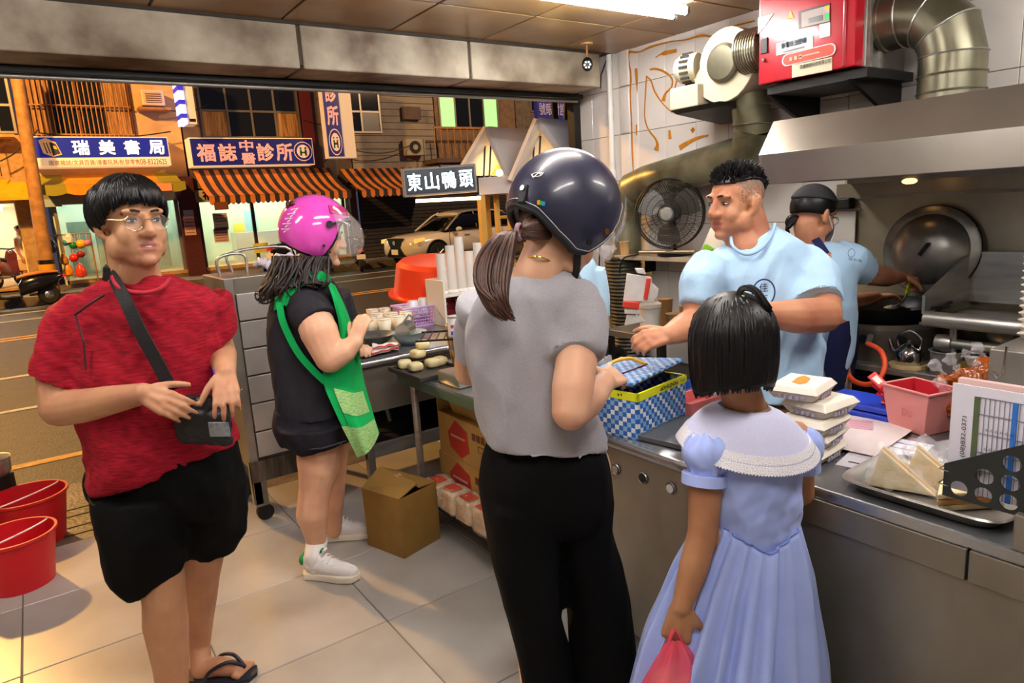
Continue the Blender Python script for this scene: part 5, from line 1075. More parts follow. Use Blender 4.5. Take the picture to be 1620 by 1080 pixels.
tc_ = V(690, 455, 4.95); MB().lathe([(.30, .0), (.335, .03), (.36, .23), (.40, .235), (.40, .25), (.35, .25), (.0, .24)][::-1], A(tc_[0] + .06, tc_[1] - .02, tc_[2] + .20), (0, .12, -1), n=40).build('body', mat('tub_orange', '#f0461e', .35), tub, smooth=40)
MB().cyl((tc_[0], tc_[1], -.05), (tc_[0], tc_[1], tc_[2] - .05), .2, n=20).build('stand', M_dark, tub)
tag(MB().rbox(A(1.62, 4.12, CZ2 + .012), (.3, .14, .022), .006).build('orange_tray', mat('tray_orange', '#e85a24', .4)), 'orange plastic tray edge behind the soy milk cups', 'tray')
def bowl(c, r, h, m, label, nm='steel_bowl'):
    return tag(MB().lathe([(r * .5, 0), (r * .8, h * .5), (r, h), (r * 1.03, h * 1.02), (r * .96, h), (r * .76, h * .5), (r * .4, .006), (.0, .006)], c, n=32).build(nm, m, smooth=50), label, 'bowl')
M_bsteel = mat('bowl_steel', '#a7a79f', .25, .85)
bowl(A(1.55, 3.66, CZ2 + .001), .13, .06, M_bsteel, 'wide steel bowl behind the towels on the drink counter')
bowl(A(1.70, 3.50, CZ2 + .001), .10, .07, mat('bowl_blue', '#9fb0b6', .35), 'pale blue grey bowl holding the measuring cup')
mc = thing('measuring_cup', 'steel measuring cup lying in the blue grey bowl', 'cup', (1.70, 3.50, .9)); a_ = A(1.64, 3.46, .935); b_ = A(1.74, 3.54, .95)
MB().lathe([(.045, 0), (.045, .09), (.0, .09), (.0, .085), (.04, .085), (.04, .002)], a_, b_ - a_, n=24).build('body', M_bsteel, mc, smooth=40); MB().tube([a_ + A(.03, .03, .05), a_ + A(.08, .06, .08), b_ + A(.02, 0, .04)], .006, 6).build('handle', M_bsteel, mc)
def towel(c, sx, sy, ang, label, m, seed):
    P = []; Rz = np.array(Matrix.Rotation(ang, 3, 'Z'))
    for i in range(14):
        row = []
        for j in range(18):
            x = (j / 17 - .5) * sx; y = (i / 13 - .5) * sy; z = .018 + .016 * mnoise.noise(Vector((x * 22 + seed, y * 22, seed)))
            row.append(c + Rz @ A(x, y, 0) + A(0, 0, z))
        P.append(row)
    t = thing('towel', label, 'towel', c); MB().sheet(P, .008).build('cloth', m, t, smooth=70); P = np.asarray(P)
    MB().tube(list(P[0] + A(0, 0, .004)), .005, 6).build('red_hem', mat('hem_red', '#a83a40', .8), t)
towel(A(1.44, 3.40, CZ2), .22, .13, .15, 'white towel with red hem by the hands of the aproned woman', mat('towel_white', '#d9d2cc', .9, var=.06), 1.0)
towel(A(1.52, 3.44, CZ2 + .012), .14, .1, -.4, 'second folded white towel behind the first', mat('towel_white'), 7.0)
cn = thing('milk_can', 'white printed can on the wire rack beside the grey shirt', 'can', V(724, 530, 3.1)); q = V(722, 531, 3.05)
MB().cyl(q, q + EZ * .09, .036, n=24).build('body', mat('can_white', '#d8d6d8', .35), cn, smooth=40)
for dz, r0 in ((0, .037), (.09, .037)): MB().cyl(q + EZ * (dz - .003), q + EZ * (dz + .003), r0, n=24).build('rim', M_steel, cn, smooth=40)
for k, (dx, dz, w, h, m) in enumerate(((-.012, .05, .014, .014, '#b03040'), (.012, .055, .018, .02, '#22357a'), (-.014, .02, .012, .016, '#3a3f8a'), (.014, .018, .02, .008, '#b03040'))):
    MB().box(q - AWAY * .0355 + RIGHT * dx + EZ * dz, (w, .004, h), np.array([RIGHT, AWAY, EZ]).T).build('print', mat('can_print' + m, m, .4), cn)
wr2 = thing('wire_rack', 'dark wire grill rack lying across the counter corner', 'rack', q - EZ * .004); rc0 = V(690, 525, 3.1)
for k in range(9): o_ = RIGHT * (-.16 + .035 * k); MB().tube([q + o_ - AWAY * .06 - EZ * .004, q + o_ + AWAY * .16 - EZ * .004], .003, 5).build('wire', M_dark, wr2)
for k in (-.06, .16): MB().tube([q - RIGHT * .18 + AWAY * k - EZ * .004, q + RIGHT * .14 + AWAY * k - EZ * .004], .005, 5).build('frame_wire', M_dark, wr2)
# woven bark basket under the rack
wc = atz(735, 580, tbz); wv = thing('bark_basket', 'brown bark-sided basket under the wire rack', 'basket', wc); zc_ = q[2] - .01
MB().lathe([(.075, tbz), (.10, zc_), (.09, zc_), (.07, tbz + .01)], (wc[0] + .06, wc[1] + .05, 0), n=24).build('liner', mat('bark_dark', '#3a2a1c', .8), wv)
for k in range(22):
    a_ = 2 * math.pi * k / 22; MB().cyl((wc[0] + .06 + .08 * math.cos(a_), wc[1] + .05 + .08 * math.sin(a_), tbz), (wc[0] + .06 + .104 * math.cos(a_), wc[1] + .05 + .104 * math.sin(a_), zc_ - .005), .010, .013, n=6).build('bark_slat', mat('bark_brown', '#6a4a2c', .8, col2='#c8ac80', vscale=22), wv)
# steel pan between
tag(MB().rbox(atz(735, 604, tbz) + A(.04, 0, .03), (.26, .2, .06), .012).build('steel_pan', M_steel, smooth=40), 'steel pan on the prep table at the grey shirt edge', 'pan')
# buns on tray
tr = thing('bun_tray', 'dark baking tray holding pale steamed buns', 'tray', (1.53, 2.95, tbz)); M_tray = mat('tray_dark', '#4a4744', .4, .6)
tc2 = A(1.535, 2.99, tbz + .002)
MB().box(tc2 + A(0, 0, .003), (.26, .34, .006)).build('base', M_tray, tr)
for dx, dy, sx, sy in ((-.13, 0, .012, .34), (.13, 0, .012, .34), (0, -.17, .27, .012), (0, .17, .27, .012)): MB().rbox(tc2 + A(dx, dy, .012), (sx, sy, .024), .004).build('rim', M_tray, tr)
M_bun = mat('steamed_bun', '#ddcf9c', .6, var=.08, vscale=10)
tz_ = tbz + .009
for k, (px, py, dz, lab) in enumerate(((632, 573, 0, 'steamed bun at the left end of the tray'), (657, 580, 0, 'steamed bun at the front of the tray under two others'), (660, 571, .042, 'steamed bun in the middle of the bun pile'), (662, 567, .084, 'topmost steamed bun of the pile'), (684, 574, 0, 'steamed bun right of the pile'), (700, 570, 0, 'steamed bun at the right end near the bark basket'))):
    c = atz(px, py, tz_ + .02); c = A(min(max(c[0], 1.45), 1.64), min(max(c[1], 2.86), 3.13), tz_ + .021 + dz)
    Rz = np.array(Matrix.Rotation(.3 * (k % 3) - .4, 3, 'Z')); me = vox(MB().rbox(c, (.074, .074, .046), .018, Rz, 3), .006, 6); tag(link('steamed_bun', me, M_bun, None, smooth=180), lab, 'bun', 'steamed buns on the tray')
# cartons under the prep table
M_card = mat('carton_tan', '#b98f4c', .7, var=.12, vscale=5); M_cred = mat('carton_red', '#b83228', .6); M_cink = mat('carton_ink', '#6d3a24', .7)
def carton(x0, x1, y0, y1, z0, z1, label, flaps=False):
    t = thing('carton', label, 'carton', ((x0 + x1) / 2, (y0 + y1) / 2, z0), 'cartons under the prep table')
    MB().bx(x0, x1, y0, y1, z0, z1).build('body', M_card, t, bevel=.004); h = z1 - z0; w = y1 - y0
    MB().prism([(-.5, .1), (-.1, .5), (.45, .3), (.5, -.25), (.1, -.5), (-.4, -.3)], A(x0 - .002, y1 - w * .30, z0 + h * .5), EY * -w * .30, EZ * h * .85, EX, .004).build('red_hexagon', M_cred, t)
    MB().prism([(-.5, .1), (-.1, .5), (.45, .3), (.5, -.25), (.1, -.5), (-.4, -.3)], A(x0 - .002, y0 + w * .0 + .03, z0 + h * .5), EY * -w * .22, EZ * h * .85, EX, .004).build('red_hexagon', M_cred, t)
    MB().bx(x0 - .002, x0 + .001, y0 + w * .16, y0 + w * .42, z0 + h * .42, z0 + h * .56).build('black_frame', M_cink, t); MB().bx(x0 - .003, x0 + .001, y0 + w * .17, y0 + w * .41, z0 + h * .44, z0 + h * .54).build('frame_fill', M_card, t)
    for k in range(3): MB().box((x0 - .001, y0 + w * (.47 - .06 * k), z0 + h * .72), (.003, w * .045, h * .16)).build('print_mark', M_cink, t)
    MB().box((x0 - .001, y1 - w * .3, z0 + h * .55), (.006, w * .2, h * .05)).build('print_mark', mat('carton_pale', '#d8a08a', .6), t)
    for k in range(5): MB().box((x0 + .04, y1 + .001, z0 + h * (.85 - .15 * k)), (.05, .003, h * .09)).build('print_mark', M_cink, t)
    if flaps:
        MB().box(((x0 + x1) / 2, y1 - .005, z1 + .07), (x1 - x0, .006, .15)).build('flap', M_card, t); MB().box((x0 + .02, (y0 + y1) / 2 - .05, z1 + .06), (.006, w * .85, .13), np.array(Matrix.Rotation(-.3, 3, 'Y'))).build('flap', M_card, t)
carton(1.56, 1.98, 2.30, 2.99, .157, .38, 'lower tan carton with red hexagon print on the low shelf')
carton(1.56, 1.98, 2.32, 2.97, .381, .60, 'upper open tan carton with red hexagon print and raised flaps', True)
# wrapped loaves on the low shelf
M_bread = mat('loaf_bread', '#dcae72', .6, col2='#f0d8ac', vscale=9); M_wrap = mat('loaf_film', '#ecdccb', .15, alpha=.35, spec=.8); M_wred = mat('loaf_red', '#d0503c', .4)
for k in range(6):
    y = 2.86 - .145 * k; c = A(1.485, y, .157 + .06)
    t = thing('wrapped_loaf', 'wrapped sliced loaf on the low shelf, ' + ('nearest the brown box', 'second from the brown box', 'third from the brown box', 'fourth from the brown box', 'fifth from the brown box', 'last behind the black trousers')[k], 'bread', A(c[0], c[1], .157), 'wrapped loaves on the low shelf')
    me = vox(MB().rbox(c, (.11, .12, .115), .02, n=3), .006, 5); link('bread', me, M_bread, t, smooth=180)
    me = vox(MB().rbox(c + A(.0, 0, .003), (.122, .134, .125), .02, n=3), .008, 3); wrinkle(me, .006, 40, seed=k * 3.1); link('wrapper', me, M_wrap, t, smooth=50)
    MB().rbox(c + A(-.01, 0, .066), (.06, .08, .006), .002).build('red_label', M_wred, t)
# brown box on the floor
bx_ = thing('cardboard_box', 'plain brown cardboard box with loose flaps on the tiled floor', 'box', (1.27, 2.93, 0))
pN, pL_, pR_ = atz(640, 884, 0), atz(583, 862, 0), atz(697, 851, 0); e1_ = pL_ - pN; e2_ = pR_ - pN; hB = .30
M_box = mat('box_brown', '#8c6a30', .75, var=.12, vscale=8)
base4 = [pN, pR_, pR_ + e1_, pL_]
pts = base4 + [p + A(0, 0, hB) + (p - sum(base4) / 4) * .015 for p in base4]
MB().add(pts, [(3, 2, 1, 0), (0, 1, 5, 4), (1, 2, 6, 5), (2, 3, 7, 6), (3, 0, 4, 7)]).build('walls', M_box, bx_)
T4 = [np.asarray(p) for p in pts[4:]]; ctr = sum(T4) / 4
MB().sheet([[T4[3], T4[0]], [T4[3] * .5 + T4[2] * .5 + A(0, 0, .07), T4[0] * .5 + T4[1] * .5 + A(0, 0, .035)]], .006).build('flap', M_box, bx_)
MB().sheet([[T4[1], T4[2]], [T4[0] * .47 + T4[1] * .53 + A(0, 0, .012), T4[3] * .45 + T4[2] * .55 + A(0, 0, .06)]], .006).build('flap', M_box, bx_)
MB().box(sum(T4) / 4 + A(0, 0, .05), (.03, .03, .004)).build('tape', mat('tape_tan', '#c0a27a', .3), bx_)
MB().add([p - A(0, 0, .02) for p in T4], [(0, 1, 2, 3)]).build('inside', M_dark, bx_)  # dark sheet across the opening stands in for the shaded interior
# red buckets at the left
M_rbuck = mat('bucket_red', '#c01420', .35)
def bucket(c, r, h, label, tag_=False, lean=0.0):
    t = thing('bucket', label, 'bucket', c, 'red buckets'); c = np.asarray(c, float)
    MB().lathe([(r * .78, 0), (r, h), (r * 1.06, h + .005), (r * 1.06, h + .018), (r * .99, h + .018), (r * .97, h - .01), (r * .75, .01), (.0, .01)], c, n=40).build('body', M_rbuck, t, smooth=40)
    a_ = np.linspace(0, math.pi, 16); MB().tube([c + A(r * 1.02 * math.cos(q) * .8, -r * 1.02 * math.sin(q) * .55 + r * .35 * 0 + r * .6 * math.cos(q), h + .012 + .02 * math.sin(q)) for q in a_], .004, 6).build('handle', M_white, t)
    if tag_: p = c - AWAY * r * .93 + RIGHT * r * .22 + A(0, 0, h * .6); MB().box(p - AWAY * .008 + RIGHT * .03, (.055, .004, .1), np.array([nrm(RIGHT + AWAY * .35), nrm(AWAY - RIGHT * .35), EZ]).T).build('label', mat('bucket_label', '#d89a98', .5), t)
b1c = atz(30, 945, 0) + AWAY * .13 - RIGHT * .07; bucket(b1c, .165, .235, 'nearer red plastic bucket at the left edge on the floor tiles')
b2c = atz(40, 865, 0) + AWAY * .17 - RIGHT * .07; bucket(A(b2c[0], b2c[1], -.05), .185, .26, 'farther red plastic bucket with a faded label on the concrete', True)
pc = V(-12, 742, 3.6); pn = thing('aluminium_pot', 'dull aluminium pot at the left edge above the buckets', 'pot', (pc[0], pc[1], -.05)); MB().lathe([(.07, 0), (.085, .02), (.09, .1), (.094, .103), (.085, .1), (.0, .02)], pc + A(0, 0, -.04), n=28).build('body', M_steel, pn, smooth=40)
MB().cyl((pc[0], pc[1], -.05), pc + A(0, 0, -.04), .09, n=20).build('stand', M_dark, pn)
# ------------------------------------------------------------------ on the cash counter
def checker(name, c1, c2, c3, scale):
    m = bpy.data.materials.new(name); m.use_nodes = True; N = m.node_tree.nodes; L = m.node_tree.links; b = N['Principled BSDF']; b.inputs['Roughness'].default_value = .3
    tc = N.new('ShaderNodeTexCoord'); mp = N.new('ShaderNodeMapping'); mp.inputs['Rotation'].default_value = (0, 0, -.17); mp.inputs['Location'].default_value = (.0031, .0027, .0013)
    ck = N.new('ShaderNodeTexChecker'); ck.inputs['Scale'].default_value = scale; ck.inputs['Color1'].default_value = (*srgb(c1), 1)
    k2 = N.new('ShaderNodeTexChecker'); k2.inputs['Scale'].default_value = scale / 2; k2.inputs['Color1'].default_value = (*srgb(c2), 1); k2.inputs['Color2'].default_value = (*srgb(c3), 1)
    L.new(tc.outputs['Object'], mp.inputs[0]); L.new(mp.outputs[0], ck.inputs['Vector']); L.new(mp.outputs[0], k2.inputs['Vector']); L.new(k2.outputs['Color'], ck.inputs['Color2']); L.new(ck.outputs['Color'], b.inputs['Base Color'])
    return m
M_check = checker('blue_white_check', '#1d5fae', '#d9dee0', '#7fa8d8', 62)
cbx = thing('checked_box', 'blue and white checked cash box with yellow tape on the counter', 'box', (1.66, 1.62, CZ))
ang = .17; RzB = np.array(Matrix.Rotation(ang, 3, 'Z')); pF = atz(1010, 697, CZ); uB, vB = RzB[:, 0], RzB[:, 1]; LX, LY, HB = .285, .25, .155
cB = pF + uB * LX / 2 + vB * LY / 2 + A(0, 0, HB / 2 + .001)
for s_, ax_, L1, L2 in ((-1, vB, LX, LY), (1, vB, LX, LY)): MB().box(cB + ax_ * s_ * L2 / 2, (L1, .006, HB), RzB).build('side', M_check, cbx)
for s_ in (-1, 1): MB().box(cB + uB * s_ * LX / 2, (.006, LY, HB), RzB).build('side', M_check, cbx)
MB().box(cB - A(0, 0, HB / 2 - .004), (LX, LY, .006), RzB).build('bottom', M_check, cbx)
M_ytape = mat('tape_yellow', '#d8dc1c', .4); zT = HB / 2 - .012
for s_ in (-1, 1): MB().box(cB + vB * s_ * (LY / 2 + .001) + A(0, 0, zT), (LX + .01, .008, .026), RzB).build('tape', M_ytape, cbx); MB().box(cB + uB * s_ * (LX / 2 + .001) + A(0, 0, zT), (.008, LY + .01, .026), RzB).build('tape', M_ytape, cbx)
M_ink = mat('ink_black', '#15150c', .6)
text('PRINTSHOP', cB - vB * (LY / 2 + .0065) + A(0, 0, zT) + uB * .035, -uB, -EZ, .014, M_ink, cbx, w=.11, bold=.02); text('1993', cB - vB * (LY / 2 + .0065) + A(0, 0, zT) + uB * .12, -uB, -EZ, .012, M_ink, cbx, w=.03)
text('MEASU', cB - uB * (LX / 2 + .0065) + A(0, 0, zT) + vB * .02, vB, -EZ, .012, M_ink, cbx, w=.05, bold=.02)
text('\u25E3\u2605', cB - uB * (LX / 2 + .0065) + A(0, 0, zT) - vB * .06, vB, -EZ, .012, M_ink, cbx, w=.02)
lidR = RzB @ np.array(Matrix.Rotation(-.10, 3, 'X')) @ np.array(Matrix.Rotation(-.06, 3, 'Y'))
M_checkl = checker('blue_white_check_lid', '#2a62a8', '#b9c6d0', '#8fb0d4', 62)
lcn = cB + A(0, 0, HB / 2 + .028) + vB * .02
MB().rbox(lcn, (LX + .03, LY + .02, .012), .004, lidR).build('lid', M_checkl, cbx); MB().rbox(lcn - A(0, 0, .009), (LX + .02, LY + .01, .008), .003, lidR).build('lid_underside', mat('lid_maroon', '#2a1014', .5), cbx)
MB().tube(catmull([lcn + lidR @ A(-.07, .02, .006), lcn + lidR @ A(-.03, .03, .035), lcn + lidR @ A(.03, .0, .035), lcn + lidR @ A(.06, -.045, .008)], 6), .0065, 8).build('handle', mat('strap_yellow', '#e8b03a', .5), cbx); MB().tube([lcn + lidR @ A(-.06, -.03, .008), lcn + lidR @ A(0, -.045, .009), lcn + lidR @ A(.06, -.05, .008)], .0025, 5).build('red_cord', mat('cord_maroon', '#5a1420', .6), cbx)
sp = tag(MB().rbox(atz(1068, 690, CZ) + A(.03, -.02, .012), (.26, .22, .018), .004, RzB).build('steel_tray', mat('tray_grey', '#5d6064', .35, .6)), 'flat grey steel tray in front of the checked box', 'tray')
cp = thing('coin_tray', 'pink and green plastic coin tray beside the checked box', 'tray', atz(1100, 648, CZ)); q = atz(1104, 650, CZ) + A(.03, .02, .002)
M_pink = mat('tray_pink', '#d87a78', .45); M_grn = mat('tray_green', '#5aa84a', .45); M_btr = mat('tray_blue', '#24409a', .45)
for dx, dy, m in ((0, 0, M_pink), (.02, .13, M_grn)):
    c = q + A(dx, dy, 0); MB().box(c + A(0, 0, .004), (.22, .11, .006)).build('compartment', m, cp)
    for a_, b_, sx, sy in ((-.11, 0, .006, .12), (.11, 0, .006, .12), (0, -.058, .22, .006), (0, .058, .22, .006)): MB().box(c + A(a_, b_, .025), (sx, sy, .05)).build('wall', m if m is M_pink else M_btr, cp)
gl = atz(1066, 600, CZ); gq = thing('plastic_cup', 'clear plastic cup behind the checked box', 'cup', A(1.90, 1.84, CZ)); MB().lathe([(.028, .0), (.036, .09), (.038, .092), (.034, .09), (.026, .004), (.0, .004)], A(1.88, 1.83, CZ + .001), n=22).build('body', M_film, gq, smooth=40); MB().tube([A(1.88 + .037 * math.cos(a), 1.83 + .037 * math.sin(a), CZ + .092) for a in np.linspace(0, 6.283, 24, endpoint=False)], .0022, 5, close=True).build('rim', M_film, gq)
# ------------------------------------------------------------------ on the serving counter
M_paper = mat('lunch_box_paper', '#e4dccd', .55, var=.04); M_orn = mat('print_orange', '#dd8a3a', .5); M_pr = mat('print_red', '#c84a32', .5)
def lunch_box(c, ang, label, art):
    R_ = np.array(Matrix.Rotation(ang, 3, 'Z')); t = thing('burger_box', label, 'food box', c, 'stacked paper food boxes'); c = np.asarray(c, float)
    def rg(w, d, z): return [c + R_ @ A(sx * w / 2, sy * d / 2, z) for sx, sy in ((-1, -1), (1, -1), (1, 1), (-1, 1))]
    MB().loft([rg(.125, .105, 0), rg(.15, .13, .02)]).build('base', M_paper, t, bevel=.003); MB().loft([rg(.155, .135, .0205), rg(.155, .135, .0235), rg(.13, .11, .0395)]).build('lid', M_paper, t, bevel=.003)
    if art: MB().prism([(-.045, -.012), (-.02, -.02), (.03, -.012), (.048, .012), (.02, .02), (-.03, .015)], c + A(0, 0, .040), R_[:, 0], R_[:, 1], EZ, .001).build('print', art, t)
    for k in range(5): MB().box(c + R_ @ A(-.074, -.03 + .015 * k, .010), (.006, .008, .010), R_).build('print_mark', mat('print_violet', '#a9a2b8', .6), t)
    for k in range(5): MB().box(c + R_ @ A(-.03 + .015 * k, -.0625, .010), (.008, .006, .010), R_).build('print_mark', mat('print_violet'), t)
sb = atz(1262, 728, DZ) + A(.06, .0, 0)
for k in range(5): lunch_box(A(sb[0] + (.0, .012, -.004, .02, .0)[k], sb[1] + (.0, .0, -.01, -.012, .03)[k], DZ + .001 + .0412 * k), (.1, .16, .05, -.05, .2)[k], ('lowest', 'second lowest', 'middle', 'fourth', 'topmost orange printed')[k] + ' paper food box in the stack beside the girl', (None, None, None, M_pr, M_orn)[k])
def sheet_of(c, w, h, ang, name, label, rows=0, m=None, z=0.0, cat='paper'):
    R_ = np.array(Matrix.Rotation(ang, 3, 'Z')); c = np.asarray(c, float) + A(0, 0, z); t = thing(name, label, cat, c); MB().box(c, (w, h, .0012), R_).build('sheet', m or mat('paper_white', '#dcd8e0', .5), t)
    for k in range(rows): MB().box(c + R_ @ A(w * (-.32 + .64 * k / max(1, rows - 1)), 0, .0011), (.0035 if k % 3 else .006, h * .7, .0006), R_).build('print_line', mat('ink_blue', '#4a5aa8', .6) if k % 2 else mat('ink_black'), t)
    return t
ow = sheet_of(atz(1345, 693, DZ) + A(.03, .02, 0), .30, .26, .1, 'wrapping_paper', 'stack of white greaseproof sheets with pink print by the food boxes', 0, mat('greaseproof', '#dccfce', .55, var=.08, vscale=9), .008)
for k in range(4): MB().box(atz(1350, 680, DZ) + A(.02 * k, .01 * k, .0095), (.02, .1, .0008), np.array(Matrix.Rotation(.4, 3, 'Z'))).build('print_mark', mat('print_pinkish', '#c89aa8', .6), ow)
sheet_of(atz(1410, 712, DZ), .2, .15, .12, 'order_sheet', 'white order form with blue lines lying on the counter', 4, None, .002)
sheet_of(atz(1392, 722, DZ) - A(.02, .0, 0), .2, .14, .2, 'order_sheet', 'second order form under the first on the counter', 2, None, .0005)
tyb = thing('blue_tray_stack', 'two stacked blue plastic trays behind the papers', 'trays', atz(1372, 660, DZ))
for k in range(2): MB().rbox(atz(1374, 664, DZ) + A(.06, .02, .014 + .024 * k), (.14, .26, .02), .006).build('tray', mat('tray_royal', '#1a38b0', .4), tyb)
# pink bin with red order slips
pbn = thing('pink_bin', 'pink plastic bin scribbled with pen on the counter', 'bin', atz(1455, 690, DZ)); bc_ = atz(1452, 690, DZ) + A(.07, .03, .0)
def rgb(w, d, z): return [bc_ + A(sx * w / 2, sy * d / 2, z) for sx, sy in ((-1, -1), (1, -1), (1, 1), (-1, 1))]
M_bin = mat('bin_pink', '#d68a86', .45, var=.08, vscale=8)
RB = np.array(Matrix.Rotation(-.28, 3, 'Z'))
def rgb(w, d, z): return [bc_ + RB @ A(sx * w / 2, sy * d / 2, z) for sx, sy in ((-1, -1), (1, -1), (1, 1), (-1, 1))]
MB().loft([rgb(.10, .12, .001), rgb(.125, .155, .125), rgb(.135, .165, .125), rgb(.135, .165, .131), rgb(.118, .148, .131), rgb(.095, .115, .006)], True).build('body', M_bin, pbn, bevel=.002)
MB().loft([rgb(.112, .14, .13), rgb(.094, .112, .012)], False).build('red_inside', mat('bin_red', '#c02030', .5), pbn)
text('DU', bc_ + RB @ A(-.0605, -.01, .06), RB[:, 1] * -1, EZ, .022, mat('pen_red', '#b06460', .6), pbn, w=.035)
for k in range(4):
    a_ = bc_ + RB @ A(-.02 + .012 * k, .03, .06); b_ = atx(1378 + 6 * k, 592 + 13 * k, bc_[0] - .02 + .01 * k)
    d_ = nrm(b_ - a_); n_ = nrm(-AWAY + UP * .5 - d_ * ((-AWAY + UP * .5) @ d_)); R_ = np.array([d_, np.cross(n_, d_), n_]).T; m_ = MB().box((a_ + b_) / 2, (np.linalg.norm(b_ - a_), .03, .006), R_); t = thing('order_booklet', ('longest', 'second', 'third', 'shortest')[k] + ' red order booklet leaning out of the pink bin', 'booklet', a_, 'red booklets in the bin'); m_.build('cover', mat('slip_red', '#c81c2a', .35), t)
    MB().box(b_ - d_ * .024, (.026, .018, .0075), R_).build('white_label', M_paper, t)
# sandwiches on steel tray
tq = [atz(1372, 782, DZ + .02), atz(1548, 822, DZ + .02)]
stt = thing('sandwich_tray', 'shallow steel tray of sandwiches at the counter edge', 'tray', A(1.62, .66, DZ)); tcx = A(1.615, .655, DZ + .002)
def rgt(w, d, z): return [tcx + A(w / 2 * np.sign(c) * abs(c) ** .35, d / 2 * np.sign(s_) * abs(s_) ** .35, z) for q in np.linspace(0, 2 * math.pi, 28, endpoint=False) for c, s_ in [(math.cos(q), math.sin(q))]]
MB().loft([rgt(.20, .30, 0), rgt(.235, .335, .022), rgt(.255, .355, .026), rgt(.25, .35, .03), rgt(.225, .325, .026), rgt(.19, .29, .005)]).build('tray', M_steel, stt, smooth=40)
M_sand = mat('sandwich_bread', '#e6d3a4', .8, var=.1, vscale=14, bump=.2, bscale=90); M_fill = mat('sandwich_filling', '#c89a5a', .7)
def sandwich(c, ang, label, lie=False):
    t = thing('sandwich', label, 'sandwich', c, 'sandwiches on the steel tray'); c = np.asarray(c, float); R_ = np.array(Matrix.Rotation(ang, 3, 'Z'))
    if lie: tri = [(-.06, -.04), (.06, -.04), (.06, .05)]; u, v, w = R_[:, 0], R_[:, 1], EZ
    else: tri = [(-.07, 0), (.07, 0), (.045, .095)]; u, v, w = R_[:, 0], EZ, R_[:, 1]
    for k, m in enumerate((M_sand, M_fill, M_sand)): MB().prism(tri, c + w * .014 * k, u, v, w, .0132).build(('bread_slice', 'filling', 'bread_slice')[k], m, t, bevel=.003)
    if not lie:
        me = vox(MB().prism([(-.08, -.002), (.08, -.002), (.05, .108), (.035, .106)], c - w * .006, u, v, w, .055), .007, 3); wrinkle(me, .008, 45, seed=c[0] * 30); link('wrapper', me, M_film, t, smooth=50)
sandwich(A(1.60, .72, DZ + .012), 1.9, 'wrapped triangular sandwich standing at the left of the tray')
sandwich(A(1.66, .67, DZ + .012), 1.9, 'wrapped triangular sandwich standing behind the first one')
sandwich(A(1.58, .57, DZ + .009), 1.9, 'flat unwrapped sandwich lying at the right of the tray', True)
pw = crumple(MB().ell(A(1.80, .74, DZ + .03), (.08, .1, .028)), 'plastic_wrap', M_film, None, .02, 9.0, .008); tag(pw, 'crumpled clear plastic wrap behind the sandwiches', 'plastic wrap')
# black perforated rack with price lists
mn = thing('price_list', 'laminated price list sheets in a black perforated holder', 'price list', A(1.5, .4, .956)); xm = 1.50
y0m, y1m = .592, .25
MB().bx(xm + .006, xm + .012, y1m, y0m, .957, 1.185).build('sheet', mat('laminate', '#d6d4e0', .2, coat=.5), mn); MB().bx(xm + .014, xm + .03, y1m, y0m - .006, .957, 1.195).build('back_sheet', mat('laminate_pink', '#d8b8b4', .2, coat=.5), mn)
for py_, m in ((0, mat('ink_green', '#4a5a3a', .6)),): MB().bx(xm + .003, xm + .006, y0m - .052, y0m - .042, 1.02, 1.165).build('green_column', m, mn)
MB().bx(xm + .003, xm + .006, y0m - .052, y0m - .042, .957, 1.02).build('red_column', mat('ink_crimson', '#a83a4a', .6), mn); MB().bx(xm + .003, xm + .006, y0m - .117, y0m - .108, .957, 1.165).build('blue_column', mat('ink_bright_blue', '#2a6ab8', .6), mn)
for k in range(16): MB().bx(xm + .004, xm + .006, y0m - .06 - .0085 * k - .0008, y0m - .06 - .0085 * k, .957, 1.165).build('grid_line', mat('ink_grey2', '#7a7a8c', .6), mn)
for z in (1.165, 1.13, 1.09, 1.05, 1.01): MB().bx(xm + .004, xm + .006, y1m, y0m - .05, z - .0006, z + .0006).build('grid_line', mat('ink_grey2'), mn)
text('TEL (08)832-0371', (xm + .003, y0m - .028, 1.06), EZ, EY, .011, M_ink, mn, w=.12)
for z in (1.10, 1.06):
    for k in range(6): text('45', (xm + .003, y0m - .068 - .0085 * k, z), -EY, EZ, .007, mat('ink_grey3', '#50505c', .6), mn, w=.006)
# holder: front plate with real round openings
def holed_plate(poly, holes, r):
    c = bpy.data.curves.new('t', 'CURVE'); c.dimensions = '2D'; c.fill_mode = 'BOTH'; c.extrude = .002
    for pts in [poly] + [[(h[0] + r * math.cos(t), h[1] + r * math.sin(t)) for t in np.linspace(0, 2 * math.pi, 24, endpoint=False)] for h in holes]:
        sp_ = c.splines.new('POLY'); sp_.points.add(len(pts) - 1); sp_.use_cyclic_u = True
        for k, (a, b) in enumerate(pts): sp_.points[k].co = (a, b, 0, 1)
    o = bpy.data.objects.new('t', c); COL.objects.link(o); dg = bpy.context.evaluated_depsgraph_get(); me = bpy.data.meshes.new_from_object(o.evaluated_get(dg)); bpy.data.objects.remove(o); return me
hl = []
for r_, z in enumerate((.968, 1.008, 1.048, 1.088, 1.128)):
    for k in range(7):
        a = .030 + .044 * k
        if z + .026 < 1.015 + a * .57: hl.append((a, z))
me = holed_plate([(0, .945), (.342, .945), (.342, 1.21), (0, 1.015)], hl, .0165); q_ = co(me)
set_co(me, np.stack([xm - .012 + q_[:, 2], y0m - .002 - q_[:, 0], q_[:, 1]], 1)); link('perforated_holder', me, mat('holder_black', '#1d211f', .5), mn)
for z in (1.0, .968): MB().tube([A(xm - .014, y0m - .012, z), A(xm - .016, y0m + .006, z + .002), A(xm + .02, y0m + .008, z)], .0016, 6).build('binder_ring', M_chrome, mn)
